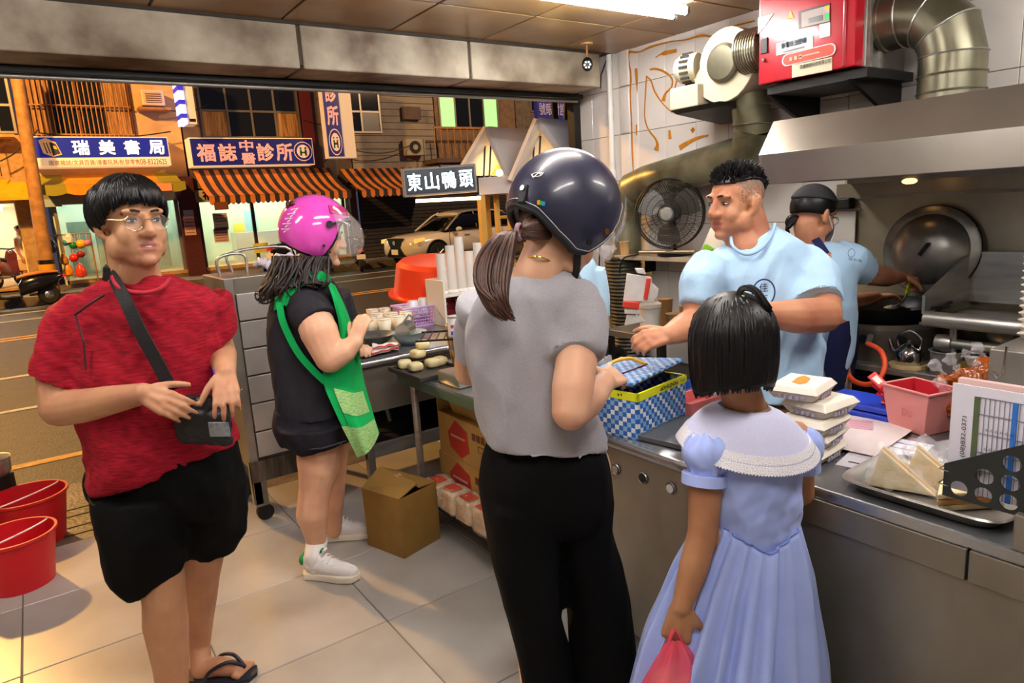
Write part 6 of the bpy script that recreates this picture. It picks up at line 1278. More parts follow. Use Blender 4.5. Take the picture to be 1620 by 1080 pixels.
# sauce bags, stack of lunch boxes on a steel box
M_sauce = mat('brown_sauce', '#9a4a12', .15, var=.3, vscale=20, coat=.6)
for k, (px, py, g, lab) in enumerate(((1496, 606, 1.98, 'tied bag of brown sauce behind the pink bin'), (1520, 600, 1.96, 'second tied sauce bag right of the pink bin'), (1545, 594, 1.94, 'third tied sauce bag behind the price list'), (1560, 580, 2.0, 'rearmost tied sauce bag next to the steel box'), (1505, 640, 1.86, 'lower sauce bag between the pink bin and the price list'))):
    c = V(px, py, g); t = thing('sauce_bag', lab, 'sauce bag', c, 'tied bags of brown sauce'); me = vox(MB().ell(c - A(0, 0, .004), (.038, .038, .036)), .004, 3); wrinkle(me, .006, 60, seed=k * 2.0); link('sauce', me, M_sauce, t, smooth=60)
    me = vox(MB().cap(c + A(0, 0, .025), .007, c + A(-.012, .015, .045), .008).cap(c + A(-.012, .015, .045), 0.008, c + A(-.022, .026, .062), .018), .004, 2); wrinkle(me, .010, 70, seed=k * 5.0); link('bag_neck', me, M_film, t, smooth=50)
shf = thing('sauce_shelf', 'dark wire shelf under the sauce bags', 'shelf', A(2.15, .9, DZ)); c = V(1530, 622, 1.94)
MB().bx(c[0] - .14, c[0] + .16, c[1] - .2, c[1] + .12, c[2] - .012, c[2] - .004).build('top', M_dark, shf)
for dx, dy in ((-.13, -.19), (.15, -.19), (-.13, .11), (.15, .11)): MB().bx(c[0] + dx - .006, c[0] + dx + .006, c[1] + dy - .006, c[1] + dy + .006, DZ, c[2] - .004).build('leg', M_dark, shf)
sbx = thing('steel_box', 'grey steel box with a hook carrying the lunch box stack', 'box', V(1600, 600, 1.75)); c = V(1572, 640, 1.75); hz_ = V(1572, 553, 1.75)[2]
MB().bx(c[0], c[0] + .3, c[1] - .35, c[1] + .02, DZ, hz_).build('body', M_steel2, sbx, bevel=.004); q = V(1592, 560, 1.72); MB().tube([q + A(0, 0, .02), q - A(.01, 0, .05), q - A(.02, -.01, .06), q - A(.03, -.015, .045)], .004, 6).build('hook', M_chrome, sbx)
nb = 0
for col_, (px, n_) in enumerate(((1602, 13), (1617, 17))):
    base = V(px, 556, 1.86 - .02 * col_)
    for k in range(n_):
        hz2 = .0195; cz = hz_ + .002 + (.0 if k else 0) + k * hz2; b0_ = A(base[0] + .05, base[1] - .06, cz)
        def rg2(w, d, z): return [b0_ + A(sx * w / 2, sy * d / 2, z) for sx, sy in ((-1, -1), (1, -1), (1, 1), (-1, 1))]
        t = MB().loft([rg2(.085, .085, 0), rg2(.1, .1, .012), rg2(.106, .106, .013), rg2(.106, .106, .0165)]).build('lunch_box', M_paper); nb += 1
        tag(t, 'nested paper lunch box in the ' + ('left' if col_ == 0 else 'right') + ' stack on the steel box', 'lunch box', 'nested lunch boxes in the ' + ('left' if col_ == 0 else 'right') + ' stack')
    w = b0_ * A(1, 1, 0) + A(0, 0, hz_)
    MB().prism([(0, 0), (.03, .01), (0, .02)], w + A(-.054, .03, .09), -EY, EZ, -EX, .002).build('print', M_pr, t); MB().cyl(w + A(-.054, .02, .03), w + A(-.056, .02, .03), .016, n=16).build('print', M_orn, t)
# ================================================================== people
def skin_mat(name, c, c2): return mat(name, c, .5, col2=c2, vscale=9, sss=.12, spec=.4, bump=.03, bscale=160)
M_skA = skin_mat('skin_tan', '#b98a66', '#a9765a'); M_skB = skin_mat('skin_light', '#d6a888', '#c9957a'); M_skC = skin_mat('skin_ruddy', '#c08a68', '#a86a52'); M_skD = skin_mat('skin_brown', '#a97a58', '#966648')
M_lip = mat('lips', '#9a5c50', .45); M_lipd = mat('mouth_dark', '#5a2a2a', .5); M_eyew = mat('eye_white', '#d8d2cc', .25); M_iris = mat('iris_dark', '#120c0a', .2); M_brow = mat('brow_black', '#1a1412', .8)
M_hairk = mat('hair_black', '#08070a', .4, var=.4, vscale=30, stretch=(8, 8, 1), spec=.28); M_hairb = mat('hair_brown', '#4e2a18', .5, col2='#2a1812', vscale=40, stretch=(6, 6, 1), spec=.6); M_hairdb = mat('hair_dark_brown', '#20120f', .55, var=.4, vscale=40, spec=.6)
M_stub = mat('stubble', '#94755f', .6, col2='#6e5748', vscale=160)
M_teeth = mat('teeth', '#d8cec0', .3)
def cloth(name, c, var=.1, vs=8, bump=.12, bs=120, st=(1, 1, 1), c2=None): return mat(name, c, .85, var=var, vscale=vs, bump=bump, bscale=bs, stretch=st, col2=c2, spec=.15, sheen=.0 if c < '#30' else .15)
def sring(c, u, v, n=40, e=2.0):
    out = []
    for q in np.linspace(0, 2 * math.pi, n, endpoint=False):
        a, b = math.cos(q), math.sin(q); out.append(c + u * np.sign(a) * abs(a) ** (2 / e) + v * np.sign(b) * abs(b) ** (2 / e))
    return out
def RG(xl, yl, xr, yr, g, dep, n=40, e=2.3):              # body section from its left and right outline in the photo
    a, b = V(xl, yl, g), V(xr, yr, g); return sring((a + b) / 2, (b - a) / 2, AWAY * dep, n, e)
def dense(rings, k=3):                                   # smooth interpolation between sections
    R_ = np.asarray(rings, float); out = catmull([r.reshape(-1) for r in R_], k); return [o.reshape(-1, 3) for o in out]
class Head:
    def __init__(s, c, F, U=None, k=1.0):
        s.c = np.asarray(c, float); s.F = nrm(F); s.U = nrm(UP if U is None else U); s.U = nrm(s.U - s.F * (s.U @ s.F)); s.L = np.cross(s.U, s.F); s.k = k
    def p(s, f, l, u): return s.c + s.k * (s.F * f + s.L * l + s.U * u)
    def ax(s): return np.array([s.F, s.L, s.U])
    def prims(s, B, jaw=1.0, nose=1.0, mouth=True):
        k = s.k; E_ = lambda f, l, u, a, b, c: B.ell(s.p(f, l, u), (a * k, b * k, c * k), s.ax(), 18, 12)
        E_(-.012, 0, .035, .098, .077, .086); E_(.03, 0, .0, .062, .066, .085); E_(.034, 0, -.06, .05 * jaw, .055 * jaw, .05); E_(.072, 0, -.098, .024, .026, .018)
        for q in (-1, 1):
            E_(.058, .036 * q, -.03, .03, .03, .036); E_(.02, .05 * q * jaw, -.06, .035, .016, .035); E_(.079, .03 * q, .034, .014, .028, .011)
            E_(-.014, .080 * q, -.004, .019, .010, .033); E_(-.022, .087 * q, .008, .013, .007, .020); E_(-.004, .076 * q, -.03, .009, .007, .011)
        B.cap(s.p(.088, 0, .022), .0085 * k, s.p(.108 * (1 + .03 * (nose - 1)), 0, -.02), .0125 * k * nose); B.ell(s.p(.106, 0, -.024), .0135 * k * nose, n=14, m=10)
        for q in (-1, 1): B.ell(s.p(.097, .0125 * q * nose, -.026), .0095 * k * nose, n=12, m=8)
        if mouth:
            E_(.084, 0, -.054, .010, .024, .006); E_(.081, 0, -.069, .011, .021, .007); E_(.064, 0, -.06, .02, .028, .024)
    def sockets(s, p):                                   # press the eye hollows into the surface
        q = (p - s.c) / s.k; f, l, u = q @ s.F, q @ s.L, q @ s.U; d = np.zeros(len(p))
        for sg in (-1, 1):
            r2 = ((l - .032 * sg) / .019) ** 2 + ((u - .010) / .0125) ** 2; d += np.where(f > .03, np.exp(-r2) * .009, 0)
        d += np.where((f > .06) & (abs(l) < .03), np.exp(-(((u + .0612) / .0035) ** 2)) * .004, 0)
        return p - np.outer(d * s.k, s.F)
    def lips(s, ctr):
        q = (ctr - s.c) / s.k; f, l, u = q @ s.F, q @ s.L, q @ s.U
        return (f > .072) & (abs(l) < .024 - .6 * abs(u + .0615)) & (abs(u + .0615) < .0145)
    def features(s, t, eyes=True, squint=.006, brow=.0032):
        k = s.k
        for q in (-1, 1):
            if eyes:
                e = MB().ell(s.p(.0755, .032 * q, .010), (.012 * k, .0145 * k, squint * k), s.ax(), 14, 10).build('eye', M_eyew, t, smooth=180)
                MB().ell(s.p(.0835, .034 * q, .010), (.006 * k, .0058 * k, squint * .98 * k), s.ax(), 12, 8).build('iris', M_iris, e, smooth=180)
                MB().tube([s.p(.078, .0165 * q, .0085), s.p(.0875, .027 * q, .0105 + squint), s.p(.0855, .038 * q, .0105 + squint), s.p(.073, .0485 * q, .0095)], [.0012 * k, .0022 * k, .0022 * k, .0012 * k], 6).build('eyelash', M_brow, e)
            MB().tube(catmull([s.p(.093, .015 * q, .034), s.p(.0925, .03 * q, .0375), s.p(.08, .047 * q, .033), s.p(.07, .054 * q, .027)], 4), [brow * k * .9] * 4 + [brow * k * 1.2] * 5 + [brow * k * .6] * 4, 6).build('eyebrow', M_brow, t, smooth=60)
def hand(B, w, fd, nr, thumb, k=1.0, curl=(.35, .5, .4), spread=.10, tcurl=.3, cl=None):
    """wrist w, finger direction fd, palm normal nr (out of the palm), thumb side direction"""
    f = nrm(fd); n = nrm(np.asarray(nr, float) - f * (np.asarray(nr, float) @ f)); t = np.cross(f, n); t = t if t @ np.asarray(thumb, float) > 0 else -t
    w = np.asarray(w, float); offs = (.030, .010, -.010, -.028); Ls = (.074, .082, .076, .060); rr = (.0092, .0096, .0092, .0080)
    for i in range(4):
        kn = w + k * (f * (.092 - .004 * abs(i - 1)) + t * offs[i]); B.cap(w + k * (f * .012 + t * offs[i] * .55), .0155 * k, kn, .0112 * k)
        c = curl if cl is None else cl[i]; d = nrm(f + t * spread * (1.2 - .8 * i)); a = 0; p = kn
        for j, fr in enumerate((.45, .31, .24)):
            a += c[j]; dd = d * math.cos(a) + n * math.sin(a); q = p + dd * Ls[i] * fr * k; B.cap(p, rr[i] * k * (1 - .1 * j), q, rr[i] * k * (.92 - .1 * j), 10); p = q
    B.cap(w + k * f * .02, .016 * k, w + k * (f * .07), .017 * k)
    b0 = w + k * (f * .022 + t * .026); d = nrm(t * .75 + f * .75 + n * .35); p1 = b0 + d * .036 * k; d2 = nrm(d + n * tcurl + f * .4); p2 = p1 + d2 * .03 * k; p3 = p2 + nrm(d2 + n * tcurl) * .024 * k
    B.chain([b0, p1, p2, p3], [.0155 * k, .0118 * k, .0105 * k, .0082 * k], 10)
def body(t, B, m, heads=(), voxel=.0055, smooth=3):
    me = vox(B, voxel, smooth, .5); p = co(me)
    for h in heads: p = h.sockets(p)
    set_co(me, p); o = link('body', me, [m, M_lip, M_stub], t, smooth=180)
    for h in heads:
        ctr = np.empty(len(me.polygons) * 3); me.polygons.foreach_get('center', ctr); ctr = ctr.reshape(-1, 3); idx = np.zeros(len(ctr), int); idx[h.lips(ctr)] = 1
        if getattr(h, 'stub', None) is not None: idx[h.stub(ctr) > np.random.default_rng(3).uniform(0, 1, len(ctr))] = 2
        me.polygons.foreach_set('material_index', idx); me.update()
    return o
def garment(t, name, B, m, voxel=.008, smooth=4, amp=.006, scale=9, stretch=(1, 1, .6), seed=0.0, label=None, fine=.002):
    me = vox(B, voxel, smooth, .5)
    if amp: wrinkle(me, amp, scale, stretch, seed)
    if fine: wrinkle(me, fine, scale * 3.1, stretch, seed + 4)
    o = link(name, me, m, t, smooth=180)
    if label: o['label'] = label
    return o
def scalp(h, ph, th, r=(.104, .083, .094), off=(-.012, 0, .035)):   # point on the hair shell: ph azimuth from the face towards the left, th from the crown
    return h.p(off[0] + r[0] * math.sin(th) * math.cos(ph), off[1] + r[1] * math.sin(th) * math.sin(ph), off[2] + r[2] * math.cos(th))
def hair_cap(h, thf, r=(.104, .083, .094), off=(-.012, 0, .035), n=48, m=14, th0=.02):
    P = [[scalp(h, 2 * math.pi * j / n, th0 + (thf(2 * math.pi * j / n) - th0) * i / (m - 1), r, off) for j in range(n + 1)] for i in range(m)]
    return P
def lerp_az(tab):
    tab = sorted(tab); xs = [a for a, _ in tab]; ys = [b for _, b in tab]
    return lambda ph: float(np.interp(math.degrees(ph) % 360, xs, ys))
def ribbon_band(pts, w, th, wid_dir):
    P = [[np.asarray(p) - np.asarray(d) * w / 2, np.asarray(p), np.asarray(p) + np.asarray(d) * w / 2] for p, d in zip(pts, wid_dir)]
    return MB().sheet(P, th)

# ------------------------------------------------------------------ person in the red shirt
t = thing('person', 'person in red t-shirt, black shorts and glasses with a sling bag', 'person', V(290, 1120, 2.12))
G = 2.12
H1 = Head(V(207, 355, 2.06), RIGHT * .80 - AWAY * .60 - UP * .02, UP + RIGHT * .05, 1.06)
B = MB(); H1.prims(B, 1.2, 1.08); B.ell(H1.p(.04, .04, -.055), .03).ell(H1.p(.04, -.04, -.055), .03).ell(H1.p(.05, 0, -.088), (.042, .05, .032), H1.ax()).ell(H1.p(.01, 0, -.085), (.05, .055, .035), H1.ax())
nb = V(218, 452, 2.1)
B.cap(H1.p(-.02, 0, -.05), .066, nb, .072); B.cap(H1.p(.03, 0, -.085), .045, nb - AWAY * .02, .06)
B.loft(dense([RG(190, 440, 262, 438, G, .06), RG(140, 478, 318, 468, G, .10), RG(130, 560, 335, 550, G, .12), RG(150, 660, 352, 645, G, .13), RG(160, 745, 362, 715, G, .13), RG(170, 790, 355, 770, G, .12)]))
shR, elR, wrR = V(125, 500, 2.13), V(95, 645, 2.04), V(228, 622, 1.89)
B.chain([shR, V(92, 590, 2.08), elR], [.062, .062, .058]); B.chain([elR, V(140, 640, 2.0), wrR], [.058, .053, .031])
hand(B, wrR, V(292, 650, 1.84) - wrR, AWAY * .8 + UP * -.5, UP, 1.0, (.35, .55, .4), .04)
shL, elL, wrL = V(333, 492, 2.2), V(352, 560, 2.27), V(357, 590, 1.98)
B.chain([shL, V(342, 530, 2.22), elL], [.04, .046, .046]); B.chain([elL, V(353, 572, 2.12), wrL], [.046, .041, .03])
hand(B, wrL, V(360, 648, 1.86) - wrL, AWAY + RIGHT * -.4, RIGHT * -1, .98, (.25, .55, .5), .10)
hpA, kA, cA, aA = V(232, 790, 2.08), V(255, 912, 2.02), V(262, 985, 2.0), V(276, 1135, 1.98)
B.chain([hpA, V(245, 850, 2.04), kA, V(260, 950, 2.0), cA, V(270, 1050, 1.99), aA], [.098, .088, .07, .066, .07, .056, .042])
fA = A(aA[0], aA[1], .035); B.chain([aA, fA + AWAY * .02, fA - AWAY * .14 + RIGHT * .08], [.042, .04, .03]); B.cap(fA - AWAY * .12 + RIGHT * .05, .03, fA - AWAY * .17 + RIGHT * .11, .02)
hpB, kB, cB_, aB = V(328, 780, 2.16), V(322, 888, 2.19), V(318, 940, 2.21), V(316, 1022, 2.22)
B.chain([hpB, kB, V(320, 912, 2.2), cB_, V(317, 985, 2.22), aB], [.094, .064, .058, .056, .044, .036])
he, toe = atz(318, 1058, .035), atz(376, 1058, .028); he = he + AWAY * .0
B.chain([aB, he, he * .5 + toe * .5 + A(0, 0, .012), toe], [.037, .036, .034, .028])
fdv = nrm((toe - he) * A(1, 1, 0)); flv = np.cross(UP, fdv)
for k in range(5): q0 = toe + flv * (.034 - .017 * k); B.cap(q0, .011, q0 + fdv * (.038 - .006 * abs(k - .6 * (4 if False else 0))) - A(0, 0, .008), .0095 if k else .012, 10)
o = body(t, B, M_skA, [H1], .0052)
H1.features(t, True, .0046, .0034)
MB().ell(H1.p(.084, .0, -.0605), (.007, .016, .005), H1.ax(), 12, 8).build('teeth', M_teeth, t, smooth=180)
# flip flops
for he_, to_ in ((he, toe),):
    c = (he_ + to_) / 2; sole = [(-.15, .0), (-.13, .035), (-.03, .034), (.06, .046), (.12, .038), (.135, 0), (.12, -.038), (.06, -.046), (-.03, -.034), (-.13, -.035)]
    sd = MB().prism([(a, b) for a, b in sole], A(c[0], c[1], .0), fdv, flv, UP, .014).build('flip_flop', mat('sandal_navy', '#1c2230', .6), t); cc_ = c * A(1, 1, 0)
    for sg in (-1, 1): MB().tube(catmull([cc_ + fdv * .095 + A(0, 0, .035), cc_ + fdv * .05 + flv * .02 * sg + A(0, 0, .072), cc_ - fdv * .01 + flv * .045 * sg + A(0, 0, .055), cc_ - fdv * .04 + flv * .05 * sg + A(0, 0, .012)], 5), .0065, 8).build('strap', mat('sandal_strap', '#14182a', .5), sd, smooth=60)
# red shirt
M_rshirt = mat('red_marl_jersey', '#a01528', .85, col2='#720d1d', vscale=26, stretch=(1, 1, 7), bump=.1, bscale=90, spec=.2)
B = MB()
B.loft(dense([RG(176, 438, 270, 434, 2.10, .075), RG(140, 458, 304, 448, 2.11, .10), RG(112, 488, 336, 474, G, .125), RG(112, 540, 344, 525, G, .14), RG(124, 600, 348, 588, G, .15), RG(133, 660, 356, 645, G, .16), RG(140, 720, 368, 690, G, .165), RG(147, 772, 372, 700, G, .165)]))
def sleeve(B, pts, rs): B.loft(dense([[np.asarray(c) + r * (frame(np.asarray(pts[-1]) - np.asarray(pts[0]))[0] * math.cos(q) + frame(np.asarray(pts[-1]) - np.asarray(pts[0]))[1] * math.sin(q)) for q in np.linspace(0, 2 * math.pi, 24, endpoint=False)] for c, r in zip(pts, rs)]))
sleeve(B, [V(150, 478, 2.13), V(118, 520, 2.12), V(100, 565, 2.09), V(91, 606, 2.07)], [.085, .092, .088, .087])
sleeve(B, [V(316, 480, 2.18), V(335, 505, 2.2), V(346, 540, 2.21)], [.09, .084, .066])
garment(t, 'shirt', B, M_rshirt, .0075, 4, .014, 6, (1, 1, .8), 2.0, fine=.006)
B2 = [V(178, 438, 2.02), V(186, 452, 1.985), V(205, 461, 1.97), V(232, 463, 1.965), V(256, 455, 1.985), V(268, 440, 2.03)]
MB().tube(catmull(B2, 4), .007, 8).build('collar', mat('red_rib', '#9c1428', .85), t, smooth=60)
MB().tube([V(118, 498, 1.995), V(140, 482, 1.985), V(165, 466, 1.985)], .004, 6).build('shoulder_zip', mat('zip_dark', '#3a0c16', .6), t)
MB().tube([V(120, 500, 2.0), V(132, 540, 1.985), V(136, 585, 1.98)], .003, 6).build('seam', mat('zip_dark'), t)
# shorts
M_blk = cloth('black_cotton', '#060607', .2)
B = MB()
B.loft(dense([RG(146, 735, 374, 695, G, .155), RG(146, 775, 383, 755, 2.12, .15), RG(165, 815, 376, 800, 2.12, .11)]))
B.loft(dense([RG(146, 770, 300, 775, 2.07, .14), RG(156, 830, 295, 832, 2.05, .13), RG(182, 890, 293, 878, 2.04, .115), RG(208, 938, 294, 900, 2.03, .10)]))
B.loft(dense([RG(262, 770, 384, 760, 2.15, .13), RG(284, 815, 388, 812, 2.17, .12), RG(295, 862, 386, 838, 2.19, .105), RG(298, 884, 376, 868, 2.2, .09)]))
garment(t, 'shorts', B, M_blk, .008, 8, .014, 8, seed=6.0, fine=.004)
# hair: bowl cut
thf = lerp_az([(0, 1.34), (30, 1.32), (60, 1.5), (78, 1.95), (90, 2.0), (110, 1.9), (140, 2.2), (180, 2.3), (220, 2.2), (250, 1.9), (270, 2.0), (282, 1.95), (300, 1.5), (330, 1.3), (360, 1.34)])
RH = (.110, .087, .101)
hb_ = MB(); P = hair_cap(H1, thf, RH); hb_.sheet(P, .014)
for k in range(420):
    ph = rng.uniform(0, 2 * math.pi); te = thf(ph) + rng.uniform(-.05, .12); ts = max(.03, te - rng.uniform(.5, 1.1)); dr = rng.uniform(-.12, .12)
    hb_.tube([scalp(H1, ph + dr * f, ts + (te - ts) * f, tuple(x + .004 + .004 * math.sin(3 * f) for x in RH)) for f in np.linspace(0, 1, 6)], [.004, .0075, .008, .007, .005, .0015], 5)
hb_.build('hair', M_hairk, t, smooth=180)
# glasses
M_gold = mat('gold_wire', '#c9a878', .25, .9); gf = None
for q in (-1, 1):
    c = H1.p(.098, .034 * q, .004); lens = [c + (H1.L * .025 * math.cos(a) + H1.U * .022 * math.sin(a)) - H1.F * .006 * abs(math.cos(a)) for a in np.linspace(0, 2 * math.pi, 24, endpoint=False)]
    rim = MB().tube(lens, .0012, 6, close=True).build('glasses_frame', M_gold, t); MB().add(lens, [tuple(range(24))]).build('lens', mat('lens', '#f0f0f0', .02, alpha=.08, spec=.8), rim, fix=False)
    MB().tube([H1.p(.092, .059 * q, .012), H1.p(.05, .08 * q, .014), H1.p(-.01, .086 * q, .012)], .0013, 6).build('temple', M_gold, rim)
    MB().ell(H1.p(.096, .058 * q, .012), .0035, n=8, m=6).build('hinge', M_gold, rim)
MB().tube([H1.p(.102, .012, .010), H1.p(.108, 0, .014), H1.p(.102, -.012, .010)], .0012, 6).build('glasses_bridge', M_gold, t)
# ring
MB().tube([V(377, 616, 1.985) + .011 * (RIGHT * math.cos(a) + AWAY * math.sin(a)) for a in np.linspace(0, 6.28, 16, endpoint=False)], .002, 6, close=True).build('ring', M_gold, t)
# sling bag (a thing of its own)
sb_ = thing('sling_bag', 'black sling bag worn by the person in the red shirt', 'bag', V(320, 660, 1.93))
M_nyl = mat('black_nylon', '#0e0e12', .6, bump=.15, bscale=200)
uG = nrm(V(366, 622, 1.92) - V(284, 622, 1.93)); RGm = np.array([uG, nrm(np.cross(UP, uG)), UP]).T
me = vox(MB().rbox(V(321, 664, 1.945), (.165, .06, .15), .022, RGm, 3).rbox(V(327, 676, 1.915), (.135, .03, .10), .012, RGm, 3), .005, 3); wrinkle(me, .006, 30); link('pouch', me, M_nyl, sb_, smooth=60)
MB().rbox(V(347, 679, 1.892), (.062, .006, .045), .003, RGm).build('reflective_patch', mat('patch_grey', '#8c9098', .4, .4, var=.3, vscale=90), sb_)
sp_ = [V(168, 428, 2.13), V(176, 436, 2.03), V(196, 470, 1.955), V(222, 525, 1.93), V(248, 572, 1.925), V(272, 618, 1.92)]; sp_ = catmull(sp_, 5); wd = [nrm(np.cross(-AWAY, sp_[min(i + 1, len(sp_) - 1)] - sp_[max(i - 1, 0)])) for i in range(len(sp_))]
ribbon_band(sp_, .040, .003, wd).build('strap', M_nyl, sb_, smooth=60)
q = sp_[4]; MB().rbox(q - AWAY * .008, (.045, .012, .03), .004, np.array([wd[4], AWAY, np.cross(wd[4], AWAY)]).T).build('buckle', M_black, sb_)
MB().tube([V(362, 640, 1.96), V(352, 600, 2.06), V(348, 560, 2.3)], .008, 6).build('side_strap', M_nyl, sb_)
ph_ = tag(MB().rbox(V(341, 590, 2.0), (.014, .01, .03), .004).build('phone', mat('phone_blue', '#2a2ae0', .3, emit=.4, ecol='#2a2ae0')), 'small blue phone glimpsed between hand and red shirt', 'phone')
# ------------------------------------------------------------------ woman in pink helmet and green apron
t = thing('person', 'person in pink helmet, black t-shirt and green apron by the drink counter', 'person', V(510, 905, 2.9))
G = 2.95
H2 = Head(V(505, 378, G), RIGHT * .93 + AWAY * .30 - UP * .16, UP, .98)
B = MB(); H2.prims(B)
B.cap(H2.p(-.02, 0, -.04), .055, V(487, 450, G), .06)
B.loft(dense([RG(455, 445, 515, 442, G, .07), RG(442, 475, 530, 470, G, .12), RG(440, 540, 538, 535, G, .13), RG(446, 600, 540, 595, G, .14), RG(445, 660, 548, 655, G, .15), RG(455, 700, 545, 690, G, .14)]))
shN = V(487, 480, G - .15); elN = V(522, 566, G - .22); wrN = V(562, 541, G - .20)
B.chain([shN, V(505, 525, G - .2), elN], [.07, .078, .062]); B.chain([elN, V(545, 555, G - .21), wrN], [.062, .05, .033])
hand(B, wrN, V(571, 512, G - .17) - wrN, RIGHT * .3 + AWAY, RIGHT * -1 + UP * .2, .95, (.5, .6, .5), .05)
wrF = V(560, 556, G + .02); B.chain([V(545, 500, G + .16), V(540, 580, G + .13), wrF], [.05, .045, .03]); hand(B, wrF, V(578, 545, G - .06) - wrF, -UP + AWAY * -.2, AWAY * -1, .95, (.5, .7, .5), .05)
nk, nc, na = V(499, 772, G - .09), V(494, 812, G - .10), V(503, 872, G - .08)
B.chain([V(505, 690, G - .06), V(505, 735, G - .08), nk, V(495, 795, G - .1), nc, V(499, 845, G - .09), na], [.105, .095, .072, .068, .072, .05, .04])
fk, fc_, fa = V(525, 755, G + .12), V(522, 795, G + .14), V(528, 838, G + .16)
B.chain([V(520, 690, G + .08), fk, fc_, fa], [.10, .068, .066, .04])
nf = atz(500, 905, .05); ff = atz(525, 848, .05)

body(t, B, M_skB, [H2], .0062); H2.features(t)
M_tee = cloth('charcoal_jersey', '#26252b', .2); B = MB()
B.loft(dense([RG(452, 440, 518, 438, G, .08), RG(436, 470, 536, 466, G, .14), RG(428, 510, 545, 505, G, .165), RG(430, 560, 548, 556, G, .165), RG(436, 610, 550, 606, G, .17), RG(438, 655, 556, 648, G, .175)]))
sleeve(B, [V(478, 465, G - .08), V(490, 490, G - .15), V(505, 512, G - .18)], [.085, .098, .092]); sleeve(B, [V(530, 465, G + .1), V(545, 505, G + .15)], [.07, .07])
garment(t, 'shirt', B, M_tee, .008, 4, .009, 8, seed=12.0, fine=.003)
M_den = cloth('dark_denim', '#1e1d24', .25, 40); B = MB()
B.loft(dense([RG(438, 640, 555, 634, G, .17), RG(434, 670, 560, 660, G, .18), RG(446, 695, 560, 685, G, .18)])); B.loft(dense([RG(440, 672, 545, 668, G - .09, .13), RG(458, 700, 548, 690, G - .09, .125), RG(471, 714, 551, 696, G - .09, .115)])); B.loft(dense([RG(470, 672, 560, 664, G + .09, .12), RG(480, 705, 562, 692, G + .1, .11)]))
garment(t, 'shorts', B, M_den, .008, 5, .004, 8)
MB().tube([V(473, 712, G - .20), V(510, 709, G - .22), V(549, 697, G - .19)], .004, 6).build('hem_seam', mat('denim_seam', '#2c2b36', .9), t)
# socks and shoes
M_sock = cloth('white_sock', '#dedad6', .04); M_shoe = mat('white_leather', '#e2dfdf', .45, var=.03); M_sole = mat('cream_sole', '#e4dccb', .5); M_sgrn = mat('shoe_green', '#0c7a3a', .5)
def shoe(heel, fd, ank, lab):
    f = nrm(fd * A(1, 1, 0)); l = np.cross(UP, f); P = lambda x, y, z: heel * A(1, 1, 0) + f * x + l * y + UP * z
    sk = MB(); sk.chain([ank + A(0, 0, .045), P(.045, 0, .1), P(.05, 0, .05)], [.049, .046, .04]); me = vox(sk, .006, 3); link('sock', me, M_sock, t, smooth=180)
    so = MB(); prof = [(-.02, .0), (.0, .036), (.08, .036), (.17, .048), (.235, .04), (.262, .0)]; poly = prof + [(a, -b) for a, b in prof[-2:0:-1]]
    me = vox(MB().prism(poly, P(0, 0, .002), f, l, UP, .034), .005, 4); root = link('shoe', vox(MB().cap(P(.03, 0, .07), .042, P(.09, 0, .068), .042).cap(P(.09, 0, .06), .042, P(.19, 0, .045), .036).cap(P(.19, 0, .045), .036, P(.225, 0, .042), .028).cap(P(.03, 0, .09), .04, P(.06, 0, .1), .036), .005, 5), M_shoe, t, smooth=180)
    link('sole', me, M_sole, root, smooth=60)
    link('heel_tab', vox(MB().ell(P(-.006, 0, .09), (.02, .034, .03), np.array([f, l, UP])), .005, 2), M_sgrn, root, smooth=180)
    MB().rbox(P(.095, 0, .125), (.012, .034, .045), .005, np.array([nrm(f - UP * .5), l, nrm(UP + f * .5)]).T).build('tongue', M_shoe, root); MB().rbox(P(.088, 0, .135), (.012, .022, .02), .003, np.array([nrm(f - UP * .5), l, nrm(UP + f * .5)]).T).build('tongue_label', M_sgrn, root)
    for k in range(5): x = .105 + .019 * k; z = .118 - .011 * k; MB().tube([P(x, .03, z - .016), P(x + .004, 0, z + .003), P(x, -.03, z - .016)], .0038, 6).build('lace', M_white, root, smooth=60)
shoe(atz(487, 912, .0), RIGHT * .96 - AWAY * .22, na, ''); shoe(atz(513, 855, .0), RIGHT * .9 + AWAY * .1, fa, '')
# apron
M_apr = cloth('apron_cloth', '#0f9a4e', .12, 6); M_stripe = mat('apron_stripe', '#a8c07a', .8, col2='#4a9a58', vscale=60, stretch=(1, 1, 6))
ap = thing('apron', 'green apron with striped pocket worn by the pink-helmeted person', 'apron', V(560, 650, G - .1))
LE = catmull([V(516, 442, G - .16), V(528, 480, G - .19), V(536, 530, G - .17), V(512, 590, G - .195), V(530, 650, G - .215), V(565, 724, G - .20)], 6)
RE = catmull([V(530, 452, G - .02), V(552, 500, G + .01), V(566, 545, G + .01), V(574, 600, G + .02), V(588, 650, G - .02), V(600, 684, G - .06)], 6)
P = []
for i in range(len(LE)):
    row = []
    for j in range(12):
        f = j / 11; p = LE[i] * (1 - f) + RE[i] * f - AWAY * .055 * math.sin(math.pi * f) + RIGHT * .02 * math.sin(math.pi * f); p = p + AWAY * .012 * math.sin(9 * f + i * .25) * min(1, i / 12); row.append(p)
    P.append(row)
MB().sheet(P, .004).build('panel', M_apr, ap, smooth=70); P = np.asarray(P)
MB().sheet(P[-5:, :] - AWAY * .006, .003).build('hem_band', M_stripe, ap, smooth=70)
MB().sheet(P[20:25, 2:11] - AWAY * .010, .004).build('pocket_band', M_stripe, ap, smooth=70); MB().sheet(P[20:27, 2:11] - AWAY * .007, .003).build('pocket', M_apr, ap, smooth=70)
MB().sheet(P[9:13, 8:11] - AWAY * .004, .002).build('chest_print', mat('print_gold', '#b8a85a', .6), ap, smooth=70)
